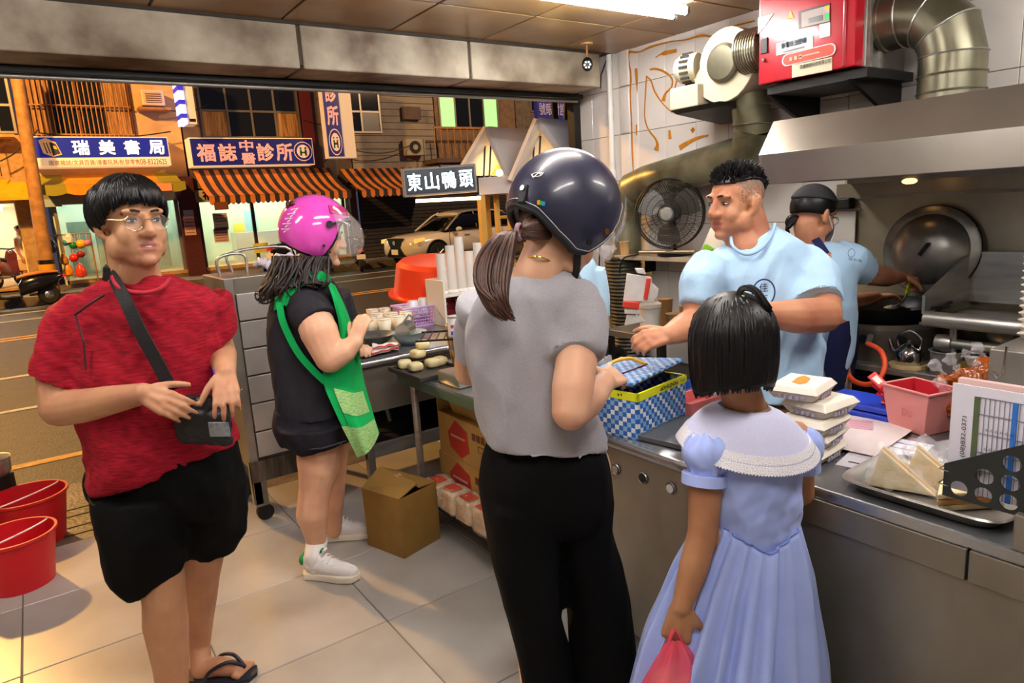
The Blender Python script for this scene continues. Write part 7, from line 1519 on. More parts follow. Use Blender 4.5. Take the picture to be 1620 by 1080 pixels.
def strap(pts, w, name): q = catmull(pts, 5); wd = [nrm(np.cross(-AWAY + UP * .3, q[min(i + 1, len(q) - 1)] - q[max(i - 1, 0)])) for i in range(len(q))]; return ribbon_band(q, w, .004, wd).build(name, M_apr, ap, smooth=70)
strap([V(520, 446, G - .13), V(500, 437, G - .16), V(470, 447, G - .165), V(456, 466, G - .175), V(446, 478, G - .17)], .05, 'shoulder_strap')
strap([V(446, 474, G - .17), V(437, 480, G - .16), V(434, 482, G - .12)], .05, 'back_strap')
strap([V(442, 478, G - .17), V(448, 510, G - .185), V(470, 555, G - .195), V(495, 585, G - .2), V(516, 605, G - .2)], .028, 'waist_strap')
# hair
hb_ = MB()
for k in range(330):
    a0 = rng.uniform(-1, 1); x0 = 470 + 38 * a0 + rng.uniform(-8, 8); g0 = G - .06 + rng.uniform(-.09, .10); end = 470 + rng.uniform(-18, 14); xe = 452 + 34 * a0 + rng.uniform(-8, 12)
    if a0 > .2: end = 440 + rng.uniform(0, 18); xe = x0 + rng.uniform(-4, 12)
    pts = [V(x0 + 8, 405, g0), V(x0 + 2, 425, g0 - .02), V((x0 + xe) / 2 + rng.uniform(-4, 4), 448, g0 - .04), V(xe, (448 + end) / 2, g0 - .05), V(xe + rng.uniform(-9, 5), end, g0 - .05)]
    pts = [p + RIGHT * .008 * math.sin(i * 2.1 + k) + AWAY * .006 * math.cos(i * 1.7 + k) for i, p in enumerate(pts)]; hb_.tube(catmull(pts, 3), list(np.linspace(.0055, .0065, 8)) + list(np.linspace(.006, .001, 5)), 5)
for k in range(14):
    cx, cy = 425 + rng.uniform(-12, 12), 462 + rng.uniform(-8, 16); pts = [V(cx + 26, cy - 30, G - .1)] + [V(cx + 10 * math.cos(q) * (1 - q / 9) - q * 2.0, cy + 8 * math.sin(q) + q * 1.2, G - .1) for q in np.linspace(0, 5, 7)]; hb_.tube(catmull(pts, 3), list(np.linspace(.005, .0015, 22)), 5)
hb_.build('hair', M_hairdb, t, smooth=180)
# pink helmet
def helmet(name, label, h, k, m, m_in, bands=None, cutf=.62, low=-.10, back=-.08, RX=.142, RL=.128, RU=.14):
    hm = thing(name, label, 'helmet', h.p(0, 0, .02)); off = (-.012, .02)
    def pt(ph, th, e=0): return h.p(off[0] + k * (RX + e) * math.sin(th) * math.cos(ph), k * (RL + e) * math.sin(th) * math.sin(ph), off[1] + k * (RU + e) * math.cos(th))
    # open-face shell: lower edge depends on azimuth (high at the face, low at the cheeks and nape)
    edge = lerp_az([(0, 1.12), (38, 1.16), (52, 1.35), (62, 1.9), (72, 2.28), (90, 2.36), (120, 2.22), (150, 2.0), (180, 1.95), (210, 2.0), (240, 2.22), (270, 2.36), (288, 2.28), (298, 1.9), (308, 1.35), (322, 1.16), (360, 1.12)])
    n, mm = 96, 26; P = [[pt(2 * math.pi * j / n, .01 + (edge(2 * math.pi * j / n) - .01) * i / (mm - 1)) for j in range(n + 1)] for i in range(mm)]
    MB().sheet(P, .016).build('shell', m, hm, smooth=60)
    MB().tube([pt(2 * math.pi * j / n, edge(2 * math.pi * j / n), .001) for j in range(n)], .0085, 8, close=True).build('edge_trim', m_in, hm, smooth=60)
    Pi = [[pt(2 * math.pi * j / n, .01 + (edge(2 * math.pi * j / n) - .02) * i / (mm - 1), -.016) for j in range(n + 1)] for i in range(mm)]
    MB().sheet(Pi, .012).build('lining', M_black, hm, smooth=60)
    return hm, pt, edge
hp, pt, edge = helmet('pink_helmet', 'glossy magenta open-face helmet with clear visor', Head(H2.p(-.005, 0, .015), H2.F, H2.U, 1.0), 1.03, mat('helmet_pink', '#cf4aae', .12, coat=.8), M_black)
# visor
vz = [[pt(ph, th, .012 + .05 * math.sin(min(1, max(0, (th - 1.0) / .9)) * 1.6)) for ph in np.linspace(-1.15, 1.15, 25)] for th in np.linspace(.98, 2.02, 14)]
MB().sheet(vz, .003).build('visor', mat('visor_clear', '#d8ccc8', .03, alpha=.13, spec=1.0), hp, smooth=70)
MB().sheet([[pt(ph, th, .012) for ph in np.linspace(-1.2, 1.2, 25)] for th in np.linspace(.80, 1.05, 5)], .004).build('brow_band', mat('helmet_magenta', '#a82a6a', .12, coat=.8), hp, smooth=70)
for sg in (-1, 1):
    c = pt(1.25 * sg, 1.36, .014); nl = H2.L * sg; MB().cyl(c - nl * .01, c + nl * .012, .014, n=18).build('pivot', M_black, hp, smooth=40); MB().tube([c + nl * .008, pt(1.0 * sg, 1.30, .03), pt(.7 * sg, 1.27, .035)], .006, 6).build('visor_arm', M_black, hp)
    for ph_, th_ in ((1.35, 1.95), (1.12, 2.14)): c = pt(ph_ * sg, th_, .009); MB().cyl(c - nl * .004, c + nl * .004, .006, n=12).build('rivet', M_black, hp)
    MB().tube(catmull([pt(1.2 * sg, 2.2, -.01), H2.p(.05, .05 * sg, -.10), H2.p(.045, 0, -.125)], 4), .009, 6).build('chin_strap', M_black, hp)
for k in range(5):   # white script and dark bow on the back of the shell
    MB().tube([pt(-2.45 - .05 * k, 1.05 + .14 * k, .0085), pt(-2.2 - .03 * k, .98 + .15 * k, .0085), pt(-2.3 - .06 * k, 1.12 + .14 * k, .0085)], .0024, 5).build('white_print', M_white, hp)
MB().ell(pt(-2.7, .92, .012), (.012, .012, .018), n=8, m=6).ell(pt(-2.55, .86, .012), (.012, .016, .012), n=8, m=6).build('bow_print', mat('bow_maroon', '#4a1018', .4), hp)

# ------------------------------------------------------------------ woman in grey shirt and dark helmet, from behind
t = thing('person', 'person in grey t-shirt and black trousers wearing the dark blue helmet', 'person', V(900, 1170, 1.7))
G = 1.70
H3 = Head(V(884, 372, G + .01), RIGHT * .72 + AWAY * .60 - UP * .35, UP + AWAY * .12 + RIGHT * .1, .98)
B = MB(); H3.prims(B)
B.cap(H3.p(-.03, 0, -.04), .056, V(850, 436, G - .02), .06)
B.loft(dense([RG(810, 432, 888, 425, G, .06), RG(785, 472, 905, 462, G, .08), RG(762, 540, 885, 530, G, .11), RG(770, 610, 890, 600, G, .11), RG(775, 680, 935, 670, G, .13), RG(785, 740, 945, 735, G, .13)]))
shR, elR, wrR = V(912, 482, G - .06), V(903, 650, G - .20), V(958, 603, G + .0)
B.chain([shR, V(912, 570, G - .14), V(906, 615, G - .18), elR], [.045, .05, .05, .045]); B.chain([elR, V(928, 635, G - .12), wrR], [.046, .042, .028])
hand(B, wrR, V(988, 585, G + .12) - wrR, -UP * .6 + RIGHT * -.5, RIGHT * -1 + AWAY * .3 + UP * .3, .95, (.45, .5, .4), .06)
shL, elL, wrL = V(757, 478, G + .12), V(740, 588, G + .2), V(850, 600, G + .42)
B.chain([shL, V(742, 545, G + .16), elL], [.03, .040, .04]); B.chain([elL, V(790, 600, G + .33), wrL], [.04, .036, .027]); hand(B, wrL, V(935, 590, G + .50) - wrL, -UP, AWAY, .95, (.3, .4, .3), .06)
for hx, kx, ax_, g_ in ((820, 835, 855, G - .02), (915, 935, 955, G + .04)): B.chain([V(hx, 740, g_), V(kx, 900, g_ + .01), V(ax_, 1130, g_ + .02)], [.09, .062, .045])
for ax_, g_ in ((855, G), (955, G + .06)): q = A(*V(ax_, 1130, g_)[:2], .04); B.chain([V(ax_, 1130, g_), q, q + AWAY * .15 + RIGHT * .06], [.045, .04, .03])
body(t, B, M_skB, [H3], .006); H3.features(t, False)
M_grey = cloth('grey_marl_jersey', '#a09fa5', .0, 420, .1, 160, c2='#918f96'); B = MB()
B.loft(dense([RG(812, 425, 890, 415, G, .07), RG(782, 445, 912, 432, G, .10), RG(758, 470, 924, 460, G, .13), RG(746, 510, 908, 500, G, .145), RG(744, 560, 900, 550, G, .15), RG(752, 610, 905, 600, G, .155), RG(757, 655, 935, 645, G, .165), RG(762, 686, 956, 697, G, .17)]))
sleeve(B, [V(894, 467, G - .01), V(909, 508, G - .09), V(910, 566, G - .138)], [.08, .072, .066]); sleeve(B, [V(765, 478, G + .06), V(748, 520, G + .12), V(744, 568, G + .15)], [.07, .06, .052])
garment(t, 'shirt', B, M_grey, .007, 4, .012, 5.5, (1, 1, .7), 21.0, fine=.006)
M_trs = cloth('black_knit', '#050506', .2); B = MB()
B.loft(dense([RG(772, 684, 944, 682, G, .14), RG(764, 722, 962, 718, G, .16), RG(766, 780, 970, 775, G, .15), RG(780, 830, 966, 828, G, .10)]))
B.loft(dense([RG(766, 780, 890, 780, G - .01, .14), RG(778, 870, 884, 870, G - .01, .12), RG(800, 980, 894, 980, G, .105), RG(818, 1080, 904, 1080, G, .10), RG(835, 1165, 912, 1165, G, .10)])); B.loft(dense([RG(862, 780, 972, 776, G + .04, .13), RG(882, 870, 978, 866, G + .05, .115), RG(903, 980, 992, 975, G + .06, .105), RG(912, 1080, 1004, 1075, G + .06, .10), RG(922, 1165, 1012, 1160, G + .07, .10)]))
garment(t, 'trousers', B, M_trs, .009, 10, .016, 7, (1, 1, .35), 31.0)
# brown ponytail and tied hair
hb_ = MB(); hb_.sheet(hair_cap(H3, lambda ph: 1.95, (.101, .08, .092)), .012)
for k in range(120):
    a_, b_ = rng.uniform(-1, 1), rng.uniform(-1, 1); hb_.tube(catmull([V(870 + 25 * a_, 345 + 18 * b_ + 12, G - .02 + .04 * b_), V(845 + 14 * a_, 362 + 14 * b_, G - .10), V(826, 366 + 3 * b_, G - .115)], 4), list(np.linspace(.006, .005, 9)), 5)
for k in range(60):
    a_, b_ = rng.uniform(-1, 1), rng.uniform(0, 1); hb_.tube(catmull([V(880 + 14 * a_, 392, G - .02), V(872 + 14 * a_, 408 + 6 * b_, G - .05), V(860 + 18 * a_, 425 + 10 * b_, G - .06)], 4), list(np.linspace(.004, .0012, 9)), 4)
for k in range(280):
    a_, b_ = rng.uniform(-1.15, 1.15), rng.uniform(-1, 1); e_ = rng.uniform(0, 1)
    p0 = V(818, 368 + 2 * b_, G - .115); p1 = V(800 + 13 * a_, 378 + 6 * b_, G - .14 + .025 * b_); p2 = V(783 + 24 * a_, 412 + 5 * b_, G - .14 + .045 * b_); p3 = V(778 + 23 * a_, 448, G - .19 + .025 * b_); p4 = V(788 + 14 * a_, 470 + 22 * e_, G - .215 + .015 * b_); p5 = V(794 + 10 * a_ + 12 * e_, 478 + 30 * e_, G - .225)
    hb_.tube(catmull([p0, p1, p2, p3, p4, p5], 3), list(np.linspace(.004, .0052, 6)) + list(np.linspace(.005, .0008, 10)), 5)
hb_.build('hair', M_hairb, t, smooth=180)
MB().tube([V(821, 367, G - .115) + .017 * (UP * math.cos(q) + nrm(AWAY + RIGHT * .4) * math.sin(q)) for q in np.linspace(0, 6.28, 20, endpoint=False)], .006, 6, close=True).build('hair_tie', mat('hair_tie', '#8a6a72', .6, var=.3, vscale=60), t, smooth=60)
MB().tube(catmull([V(836, 405, G - .06), V(852, 406, G - .085), V(868, 412, G - .075), V(878, 420, G - .04)], 5), .0022, 6).build('necklace', mat('gold', '#d8a84a', .25, .9), t)
# dark helmet
H3h = Head(V(893, 345, G + .01), nrm(RIGHT * .72 + AWAY * .55 - UP * .48), UP + RIGHT * .2, 1.0)
hk, pt, edge = helmet('dark_helmet', 'matte dark blue open-face helmet with stitched edge', H3h, .98, mat('helmet_navy', '#1d2036', .38, var=.1, vscale=2, coat=.2), mat('helmet_leather', '#121216', .6))
MB().tube([pt(2 * math.pi * j / 90, edge(2 * math.pi * j / 90) - .10, .0095) for j in range(90)], .0013, 4, close=True).build('stitching', mat('stitch_grey', '#a8a8a8', .7), hk)
vz = [[pt(ph, th, .02) for ph in np.linspace(-1.0, 1.0, 21)] for th in np.linspace(1.05, 1.75, 10)]; MB().sheet(vz, .003).build('visor', mat('visor_smoke', '#c8c0c4', .03, alpha=.2, spec=1.0), hk, smooth=70)
for sg in (-1, 1):
    for ph_, th_, m_ in ((1.25, 1.75, mat('brass', '#8a5a3a', .3, .8)), (1.45, 2.05, M_dark)): c = pt(ph_ * sg, th_, .008); MB().cyl(c - H3h.L * .004, c + H3h.L * .004, .0075, n=14).build('rivet', m_, hk)
    MB().tube(catmull([pt(1.35 * sg, 2.3, -.012), H3.p(.03, .055 * sg, -.10), H3.p(.04, 0, -.125)], 4), .010, 6).build('chin_strap', M_black, hk)
q0 = lambda px, py: None
def on_shell(px, py, e=.010):      # nearest place on the shell seen at this photo point
    best = None; d = nrm(ray(px, py))
    for ph in np.linspace(0, 2 * math.pi, 140):
        for th in np.linspace(.02, edge(ph), 40):
            p = pt(ph, th, e); w = p - CAM; dd = np.linalg.norm(w - d * (w @ d)) + .15 * max(0, (w @ AWAY) - (H3h.c - CAM) @ AWAY)
            if best is None or dd < best[0]: best = (dd, p)
    return best[1]
c = on_shell(856, 319); nn_ = nrm(c - H3h.c); uu = nrm(np.cross(UP, nn_)) ; vv = np.cross(nn_, uu); uu = uu if uu @ RIGHT > 0 else -uu
for k, cl_ in enumerate(('#d8a020', '#3aa84a', '#3a8ad8')): MB().box(c + uu * (.0065 * (k - 1)) - vv * .002 * k, (.0065, .010, .003), np.array([uu, nrm(vv), nn_]).T).build('holographic_sticker', mat('holo' + str(k), cl_, .2, .3), hk)
c = on_shell(828, 305); nn_ = nrm(c - H3h.c); uu = nrm(np.cross(UP, nn_)); vv = np.cross(nn_, uu); MB().rbox(c, (.022, .045, .008), .003, np.array([uu, vv, nn_]).T).build('snap_strap', mat('helmet_leather'), hk); MB().cyl(c + nn_ * .003 + vv * .012, c + nn_ * .008 + vv * .012, .006, n=14).build('snap_button', M_chrome, hk)
c = on_shell(849, 279); nn_ = nrm(c - H3h.c); uu = nrm(np.cross(UP, nn_)); uu = uu if uu @ RIGHT > 0 else -uu; vv = np.cross(nn_, uu); vv = vv if vv[2] > 0 else -vv
MB().tube([c + uu * -.016 + vv * .004, c + uu * -.008 - vv * .006, c + uu * .002 + vv * .006, c + uu * .012, c + uu * .016 + vv * .006], .0014, 5).build('white_logo', M_white, hk); MB().tube([c + uu * .014 * math.cos(q) + vv * .006 * math.sin(q) + vv * .002 for q in np.linspace(0, 6.28, 14, endpoint=False)], .0011, 5, close=True).build('white_logo', M_white, hk)
# clear food bag in her hands
cb2 = crumple(MB().ell(V(948, 577, G + .40), (.045, .05, .03)), 'plastic_bag', M_film, None, .02, 15.0, .006); tag(cb2, 'clear plastic bag of pale food held over the checked box', 'plastic bag')
# ------------------------------------------------------------------ girl in the blue dress, from behind
t = thing('person', 'child with black bob in pale blue dress seen from behind', 'person', V(1165, 1190, 1.5))
G = 1.49
H4 = Head(V(1160, 548, G + .01), AWAY * .90 + RIGHT * .35 - UP * .25, UP, .93)
B = MB(); H4.prims(B)
B.cap(H4.p(-.03, 0, -.05), .045, V(1180, 645, G), .046)
B.loft(dense([RG(1150, 652, 1220, 645, G, .04), RG(1128, 682, 1246, 675, G, .07), RG(1118, 740, 1256, 735, G, .085), RG(1128, 815, 1250, 810, G, .085), RG(1120, 880, 1256, 875, G, .095)]))
shA, elA, wrA = V(1126, 712, G - .02), V(1112, 842, G - .07), V(1079, 958, G - .10)
B.chain([shA, V(1116, 770, G - .05), elA, V(1098, 895, G - .085), wrA], [.03, .039, .034, .034, .024])
hand(B, wrA, V(1068, 1012, G - .10) - wrA, AWAY + RIGHT * .25, RIGHT, .92, (.8, 1.3, 1.0), .03, .9)
shB, elB, wrB = V(1258, 690, G + .03), V(1268, 780, G + .03), V(1250, 770, G + .20)
B.chain([shB, V(1264, 735, G + .03), elB], [.038, .034, .03]); B.chain([elB, wrB], [.03, .022]); hand(B, wrB, AWAY * .8 + UP * .3, -RIGHT, UP, .8)
for x, g_ in ((1140, G), (1220, G + .02)):
    kn = V(x + 4, 1000, g_); an = A(kn[0], kn[1], .08); ft = A(kn[0], kn[1], .03); B.chain([V(x, 850, g_), kn, kn * A(1, 1, .7), an, ft, ft + AWAY * .14], [.075, .052, .05, .034, .032, .025])
body(t, B, M_skD, [H4], .006); H4.features(t, False)
M_dr = mat('periwinkle_cotton', '#a3b6f0', .7, col2='#93a6e4', vscale=5, bump=.1, bscale=30, spec=.3, sheen=.2); M_lace = mat('white_lace', '#e9e7ee', .8, bump=.5, bscale=300); M_voile = mat('collar_voile', '#c8cbe8', .8, var=.05, vscale=200)
B = MB(); B.loft(dense([RG(1140, 676, 1236, 668, G, .05), RG(1110, 700, 1266, 692, G, .085), RG(1108, 740, 1264, 735, G, .10), RG(1116, 790, 1259, 786, G, .10), RG(1120, 822, 1257, 815, G, .096), RG(1116, 850, 1258, 846, G, .093), RG(1112, 878, 1262, 876, G, .09)]))
garment(t, 'bodice', B, M_dr, .006, 4, .006, 14, (1, 1, .6), 3.0, fine=.003)
# puffed sleeves with cuffs
for c, r, cf, cr, nm in ((V(1118, 714, G - .035), (.060, .064, .050), V(1114, 757, G - .05), .047, 0), (V(1266, 702, G + .03), (.043, .056, .044), V(1268, 735, G + .03), .04, 1)):
    me = vox(MB().ell(c, r).cap(c, .04, cf + UP * .02, .036), .006, 3); p = co(me); n_ = normals(me); ang = np.arctan2((p - c) @ AWAY, (p - c) @ RIGHT); hh = (p - c) @ UP; set_co(me, p + n_ * (.0045 * np.sin(ang * 11 + hh * 25) * np.clip(abs(hh) / .05, .15, 1))[:, None]); wrinkle(me, .005, 16, seed=nm * 9.0); link('puff_sleeve', me, M_dr, t, smooth=180)
    MB().lathe([(cr, -.012), (cr + .003, -.012), (cr + .003, .012), (cr, .012)], cf, nrm(V(1112, 842, G - .07) - V(1122, 690, G - .03)) if nm == 0 else -UP, n=28).build('cuff', M_dr, t, smooth=60)
# gathered skirt with V waist at the back
def skirt_ring(f):
    z0 = .0; out = []; n = 150
    L_ = np.interp(f, [0, .25, .55, .8, 1], [1118, 1072, 1032, 1010, 992]); R_ = np.interp(f, [0, .25, .55, .8, 1], [1258, 1276, 1284, 1288, 1292]); y = 815 + f * 345; yl = y + f * 8
    a, b = V(L_, yl, G - .02 * f), V(R_, y, G); c = (a + b) / 2; u = (b - a) / 2; dep = .10 + .095 * f
    for q in np.linspace(0, 2 * math.pi, n, endpoint=False):
        am = (.004 + .020 * min(1, f * 1.6)) ; w = am * (.8 * math.sin(q * 22 + 1.6 * math.sin(3 * q) + f) + .6 * math.sin(q * 9 + 2 + 2 * f) + .3 * math.sin(q * 41) * (1 - f)); ca, sa = math.cos(q), math.sin(q); p = c + u * ca + AWAY * dep * sa; p = p + nrm(u * ca + AWAY * dep * sa) * w
        vv = max(0, 1 - abs(q - 4.75) / .9); p = p - UP * (.045 * vv * (1 - f)); out.append(p)
    return out
sk = MB().loft([skirt_ring(f) for f in np.linspace(0, 1, 34)], caps=False).build('skirt', M_dr, t, smooth=180, fix=True); md = sk.modifiers.new('th', 'SOLIDIFY'); md.thickness = .003
MB().tube([p for p in skirt_ring(0)], .0025, 5, close=True).build('waist_seam', mat('seam_blue', '#6f80c4', .8), t)
# sailor collar with lace
cN = V(1178, 648, G); cl = []
for i in range(9):
    f = i / 8; row = []
    for q in np.linspace(0, 2 * math.pi, 73):
        ca, sa = math.cos(q), math.sin(q); r0x, r0y = .058, .05; r1x, r1y = .152, .116; x = (r0x + (r1x - r0x) * f) * ca + .006 * f; yv = (r0y + (r1y - r0y) * f) * sa; back = max(0, -sa)
        drop = .002 + .078 * f ** 1.7 + .030 * f * back
        row.append(cN + RIGHT * x + AWAY * yv + UP * (.010 - drop - .017 * x / .14))
    cl.append(row)
MB().sheet(cl, .003).build('collar', M_voile, t, smooth=180); cl = np.asarray(cl)
for off, w in ((0, .013), (1.7, .012)):
    base = cl[-1] if off == 0 else cl[-2]; P = []
    outw = nrm(RIGHT); 
    dirs = (cl[-1] - cl[-3]); dirs /= np.linalg.norm(dirs, axis=1, keepdims=True)
    idx = np.linspace(0, 72, 289); B_ = np.stack([np.interp(idx, range(73), base[:, k]) for k in range(3)], 1); D_ = np.stack([np.interp(idx, range(73), dirs[:, k]) for k in range(3)], 1)
    zig = .0035 * (np.arange(289) % 2)
    MB().sheet([B_ + UP * .004 - D_ * .004, B_ + UP * .003 + D_ * (w * .5), B_ + D_ * (w + zig)[:, None] + UP * .002], .003).build('lace_trim', M_lace, t)
# necklace
MB().tube([cN + RIGHT * .05 * math.cos(q) + AWAY * .046 * math.sin(q) + UP * (.018 + .012 * math.sin(q) - .012 * math.cos(q) * .5) for q in np.linspace(0, 2 * math.pi, 40, endpoint=False)], .0022, 6, close=True).build('necklace', mat('silver_chain', '#c8b890', .3, .8), t)
# bob
def bob_pt(ph, s_):
    RX_, RL_, RU_ = .108, .090, .095; o = (-.012, 0, .026)
    if s_ < 1: th = s_ * math.pi / 2; return H4b.p(o[0] + RX_ * math.sin(th) * math.cos(ph), RL_ * math.sin(th) * math.sin(ph), o[2] + RU_ * math.cos(th))
    d = s_ - 1; k = 1 + .05 * d - .13 * d * d; return H4b.p(o[0] + RX_ * k * math.cos(ph), RL_ * k * math.sin(ph), o[2] - .118 * d)
H4b = Head(H4.c, (H4.F - UP * (H4.F @ UP) * .6), UP, 1.0)
low = lerp_az([(0, .82), (30, .9), (55, 1.0), (62, 2.1), (90, 2.15), (135, 2.02), (180, 1.88), (225, 1.84), (270, 1.95), (298, 1.95), (305, 1.0), (330, .9), (360, .82)])
hb_ = MB(); P = [[bob_pt(2 * math.pi * j / 60, .02 + (low(2 * math.pi * j / 60) - .02) * i / 22) for j in range(61)] for i in range(23)]; hb_.sheet(P, .012)
for k in range(520):
    ph = rng.uniform(0, 2 * math.pi); e = low(ph) + rng.uniform(-.02, .10); s0 = rng.uniform(.05, max(.1, e - .7)); pts = []
    for f in np.linspace(0, 1, 8): s_ = s0 + (e - s0) * f; p = bob_pt(ph + .05 * math.sin(k) * f, s_); pts.append(p + (p - H4b.p(-.012, 0, .03 if s_ < 1 else .03 - .118 * (s_ - 1))) * (.02 + .015 * math.sin(k * 1.7)))
    hb_.tube(pts, [.003, .0055, .006, .006, .0055, .005, .004, .001], 5)
tip = V(1165, 474, G - .03)
for k in range(46): a_, b_ = rng.uniform(-1, 1), rng.uniform(-1, 1); hb_.tube(catmull([tip + RIGHT * .004 * a_, tip + UP * (.024 + .004 * b_) + RIGHT * (.016 + .005 * a_), tip + UP * (.016 + .005 * b_) + RIGHT * (.040 + .004 * a_) - AWAY * .01, tip - UP * (.028 - .01 * b_) + RIGHT * (.062 + .005 * a_) - AWAY * .03], 5), list(np.linspace(.004, .001, 16)), 5)
hb_.build('hair', M_hairk, t, smooth=180)
for k, cc in enumerate(('#e0788a', '#e8c848', '#e8e4e0', '#68b878')): c = tip + RIGHT * (-.012 + .008 * k) - AWAY * .004 + UP * (.004 * (k % 2)); MB().ell(c, .0065, n=10, m=8).build('hair_bead', mat('bead' + cc, cc, .3), t, smooth=180)
# pink carrier bag in her hand
pb = thing('pink_carrier_bag', 'translucent pink plastic bag hanging from the hand of the child', 'plastic bag', V(1066, 1085, G - .10)); top = V(1068, 1010, G - .11)
M_pbag = mat('pink_film', '#f0526a', .2, alpha=.72, spec=.7)
rings = []
for f in np.linspace(0, 1, 16):
    r = .012 + .075 * f ** .8; c = top - UP * (.16 * f) + RIGHT * .0; rings.append([c + (RIGHT * math.cos(q) * r + AWAY * math.sin(q) * r * .7) * (1 + .16 * math.sin(q * 6 + 3 * f) * (1 - .3 * f)) for q in np.linspace(0, 2 * math.pi, 48, endpoint=False)])
MB().loft(rings, False).build('bag', M_pbag, pb, smooth=180)
for sx in (-1, 1): MB().tube(catmull([top - UP * .03 + RIGHT * .02 * sx, top + UP * .01 + RIGHT * .008 * sx, top + UP * .025], 4), .006, 6).build('handle', M_pbag, pb, smooth=60)
MB().rbox(top - UP * .12, (.1, .08, .06), .01).build('food_pack', M_paper, pb)
MB().add(rings[-1], [tuple(range(48))]).build('bag_base', M_pbag, pb)

# ------------------------------------------------------------------ shopkeeper
t = thing('person', 'heavyset shopkeeper in light blue printed t-shirt facing left', 'person', V(1200, 800, 2.5))
G = 2.48
H5 = Head(V(1164, 322, G), RIGHT * -.90 - AWAY * .42 - UP * .08, UP, 1.03)
def _stub(c):
    q = (c - H5.c) / H5.k; f, l, u = q @ H5.F, q @ H5.L, q @ H5.U
    side = np.clip((u - .0) / .06, 0, 1) * np.clip((.05 - f) / .03, 0, 1) * (np.abs(l) > .04); nape = np.clip((u + .05) / .05, 0, 1) * (f < -.055)
    return np.maximum(side, nape) * (np.linalg.norm(c - H5.c, axis=1) < .145)
H5.stub = _stub
B = MB(); H5.prims(B, 1.2, 1.15); B.ell(H5.p(.03, .0, -.095), (.05, .05, .035), H5.ax()).ell(H5.p(.04, .045, -.06), .028).ell(H5.p(.04, -.045, -.06), .028)
B.cap(H5.p(-.03, 0, -.03), .072, V(1193, 388, G), .07); B.cap(H5.p(.0, 0, -.075), .058, V(1180, 394, G - .03), .062)
B.loft(dense([RG(1170, 395, 1225, 388, G, .06), RG(1140, 425, 1262, 416, G, .10), RG(1116, 465, 1280, 458, G, .14), RG(1112, 530, 1280, 525, G, .17), RG(1112, 600, 1285, 595, G, .17), RG(1120, 660, 1280, 655, G, .16)]))
sA, eA, wA = V(1128, 432, G - .05), V(1103, 505, G - .12), V(1058, 530, G - .26)
B.chain([sA, V(1108, 465, G - .1), eA], [.045, .056, .052]); B.chain([eA, V(1080, 520, G - .2), wA], [.052, .05, .034])
hand(B, wA, V(1004, 541, G - .32) - wA, AWAY * .7 - UP * .5 + RIGHT * .3, UP + AWAY * -.3, 1.0, (.75, .85, .6), .06, .6)
sB, eB, wB = V(1288, 436, G - .02), V(1303, 498, G - .20), V(1205, 497, G - .36)
B.chain([sB, V(1300, 462, G - .1), eB], [.05, .062, .06]); B.chain([eB, V(1260, 500, G - .29), wB], [.062, .058, .038]); hand(B, wB, V(1160, 505, G - .40) - wB, AWAY, UP, 1.02, (.4, .6, .5), .05)
for x, g_ in ((1160, G - .02), (1245, G + .05)): q = V(x, 660, g_); B.chain([q, A(q[0], q[1], .45), A(q[0], q[1], .08), A(q[0], q[1], .04) - RIGHT * .14], [.1, .07, .05, .035])
body(t, B, M_skC, [H5], .0055); H5.features(t, True, .0046, .0032)
M_bt = cloth('light_blue_jersey', '#a9cbe8', .06, 6); B = MB()
B.loft(dense([RG(1160, 380, 1226, 354, G, .08), RG(1140, 392, 1250, 366, G, .11), RG(1114, 416, 1284, 394, G, .148), RG(1102, 470, 1298, 460, G, .175), RG(1102, 530, 1290, 525, G, .195), RG(1102, 580, 1292, 575, G, .20), RG(1104, 625, 1295, 612, G, .20)]))
sleeve(B, [V(1130, 420, G - .03), V(1113, 450, G - .1), V(1104, 488, G - .12)], [.085, .08, .068]); sleeve(B, [V(1264, 408, G), V(1286, 436, G - .06), V(1292, 482, G - .17)], [.088, .1, .095])
garment(t, 'shirt', B, M_bt, .007, 4, .02, 5, (1, 1, .7), 41.0, fine=.006)
MB().tube(catmull([V(1156, 372, G - .04), V(1160, 390, G - .095), V(1180, 402, G - .125), V(1203, 394, G - .125), V(1220, 372, G - .09), V(1226, 354, G - .03)], 5), .006, 8).build('collar', mat('collar_blue', '#9cc0e0', .85), t, smooth=60)
shn = bpy.context.evaluated_depsgraph_get()
def badge(px, py, g, r, chars, parent, ink):
    u, v = RIGHT, UP; c = V(px, py, g); MB().tube([c + r * (u * math.cos(q) + v * 1.2 * math.sin(q)) for q in np.linspace(0, 2 * math.pi, 36, endpoint=False)], r * .07, 6, close=True).build('badge_ring', ink, parent)
    for ch, dz in chars: text(ch, c + v * dz, u, v, r * .8, ink, parent, w=r * .75, bold=.01)
M_navyink = mat('print_navy', '#1a2f6a', .7)
badge(1208, 463, G - .205, .038, (('佳', .018), ('吉', -.02)), t, M_navyink)
hb_ = MB(); thf = lerp_az([(0, 1.1), (40, 1.12), (65, 1.08), (90, 1.05), (120, 1.15), (150, 1.5), (180, 1.75), (210, 1.5), (240, 1.15), (270, 1.05), (295, 1.08), (320, 1.12), (360, 1.1)]); RK = (.103, .08, .093); hb_.sheet(hair_cap(H5, thf, RK), .010)
for k in range(620):
    ph = rng.uniform(0, 2 * math.pi); th = math.sqrt(rng.uniform(0, 1)) * thf(ph); p = scalp(H5, ph, th, RK); n_ = nrm(p - H5.p(-.012, 0, .02)); L_ = rng.uniform(.018, .032) * (1.0 if th < 1.0 else .6); d = nrm(n_ + H5.U * .5 - H5.F * .2 + A(*rng.uniform(-.35, .35, 3))); hb_.tube([p - n_ * .004, p + d * L_ * .55, p + nrm(d - H5.F * .15) * L_], [.0045, .0035, .0006], 4)
hb_.build('hair', M_hairk, t, smooth=60)

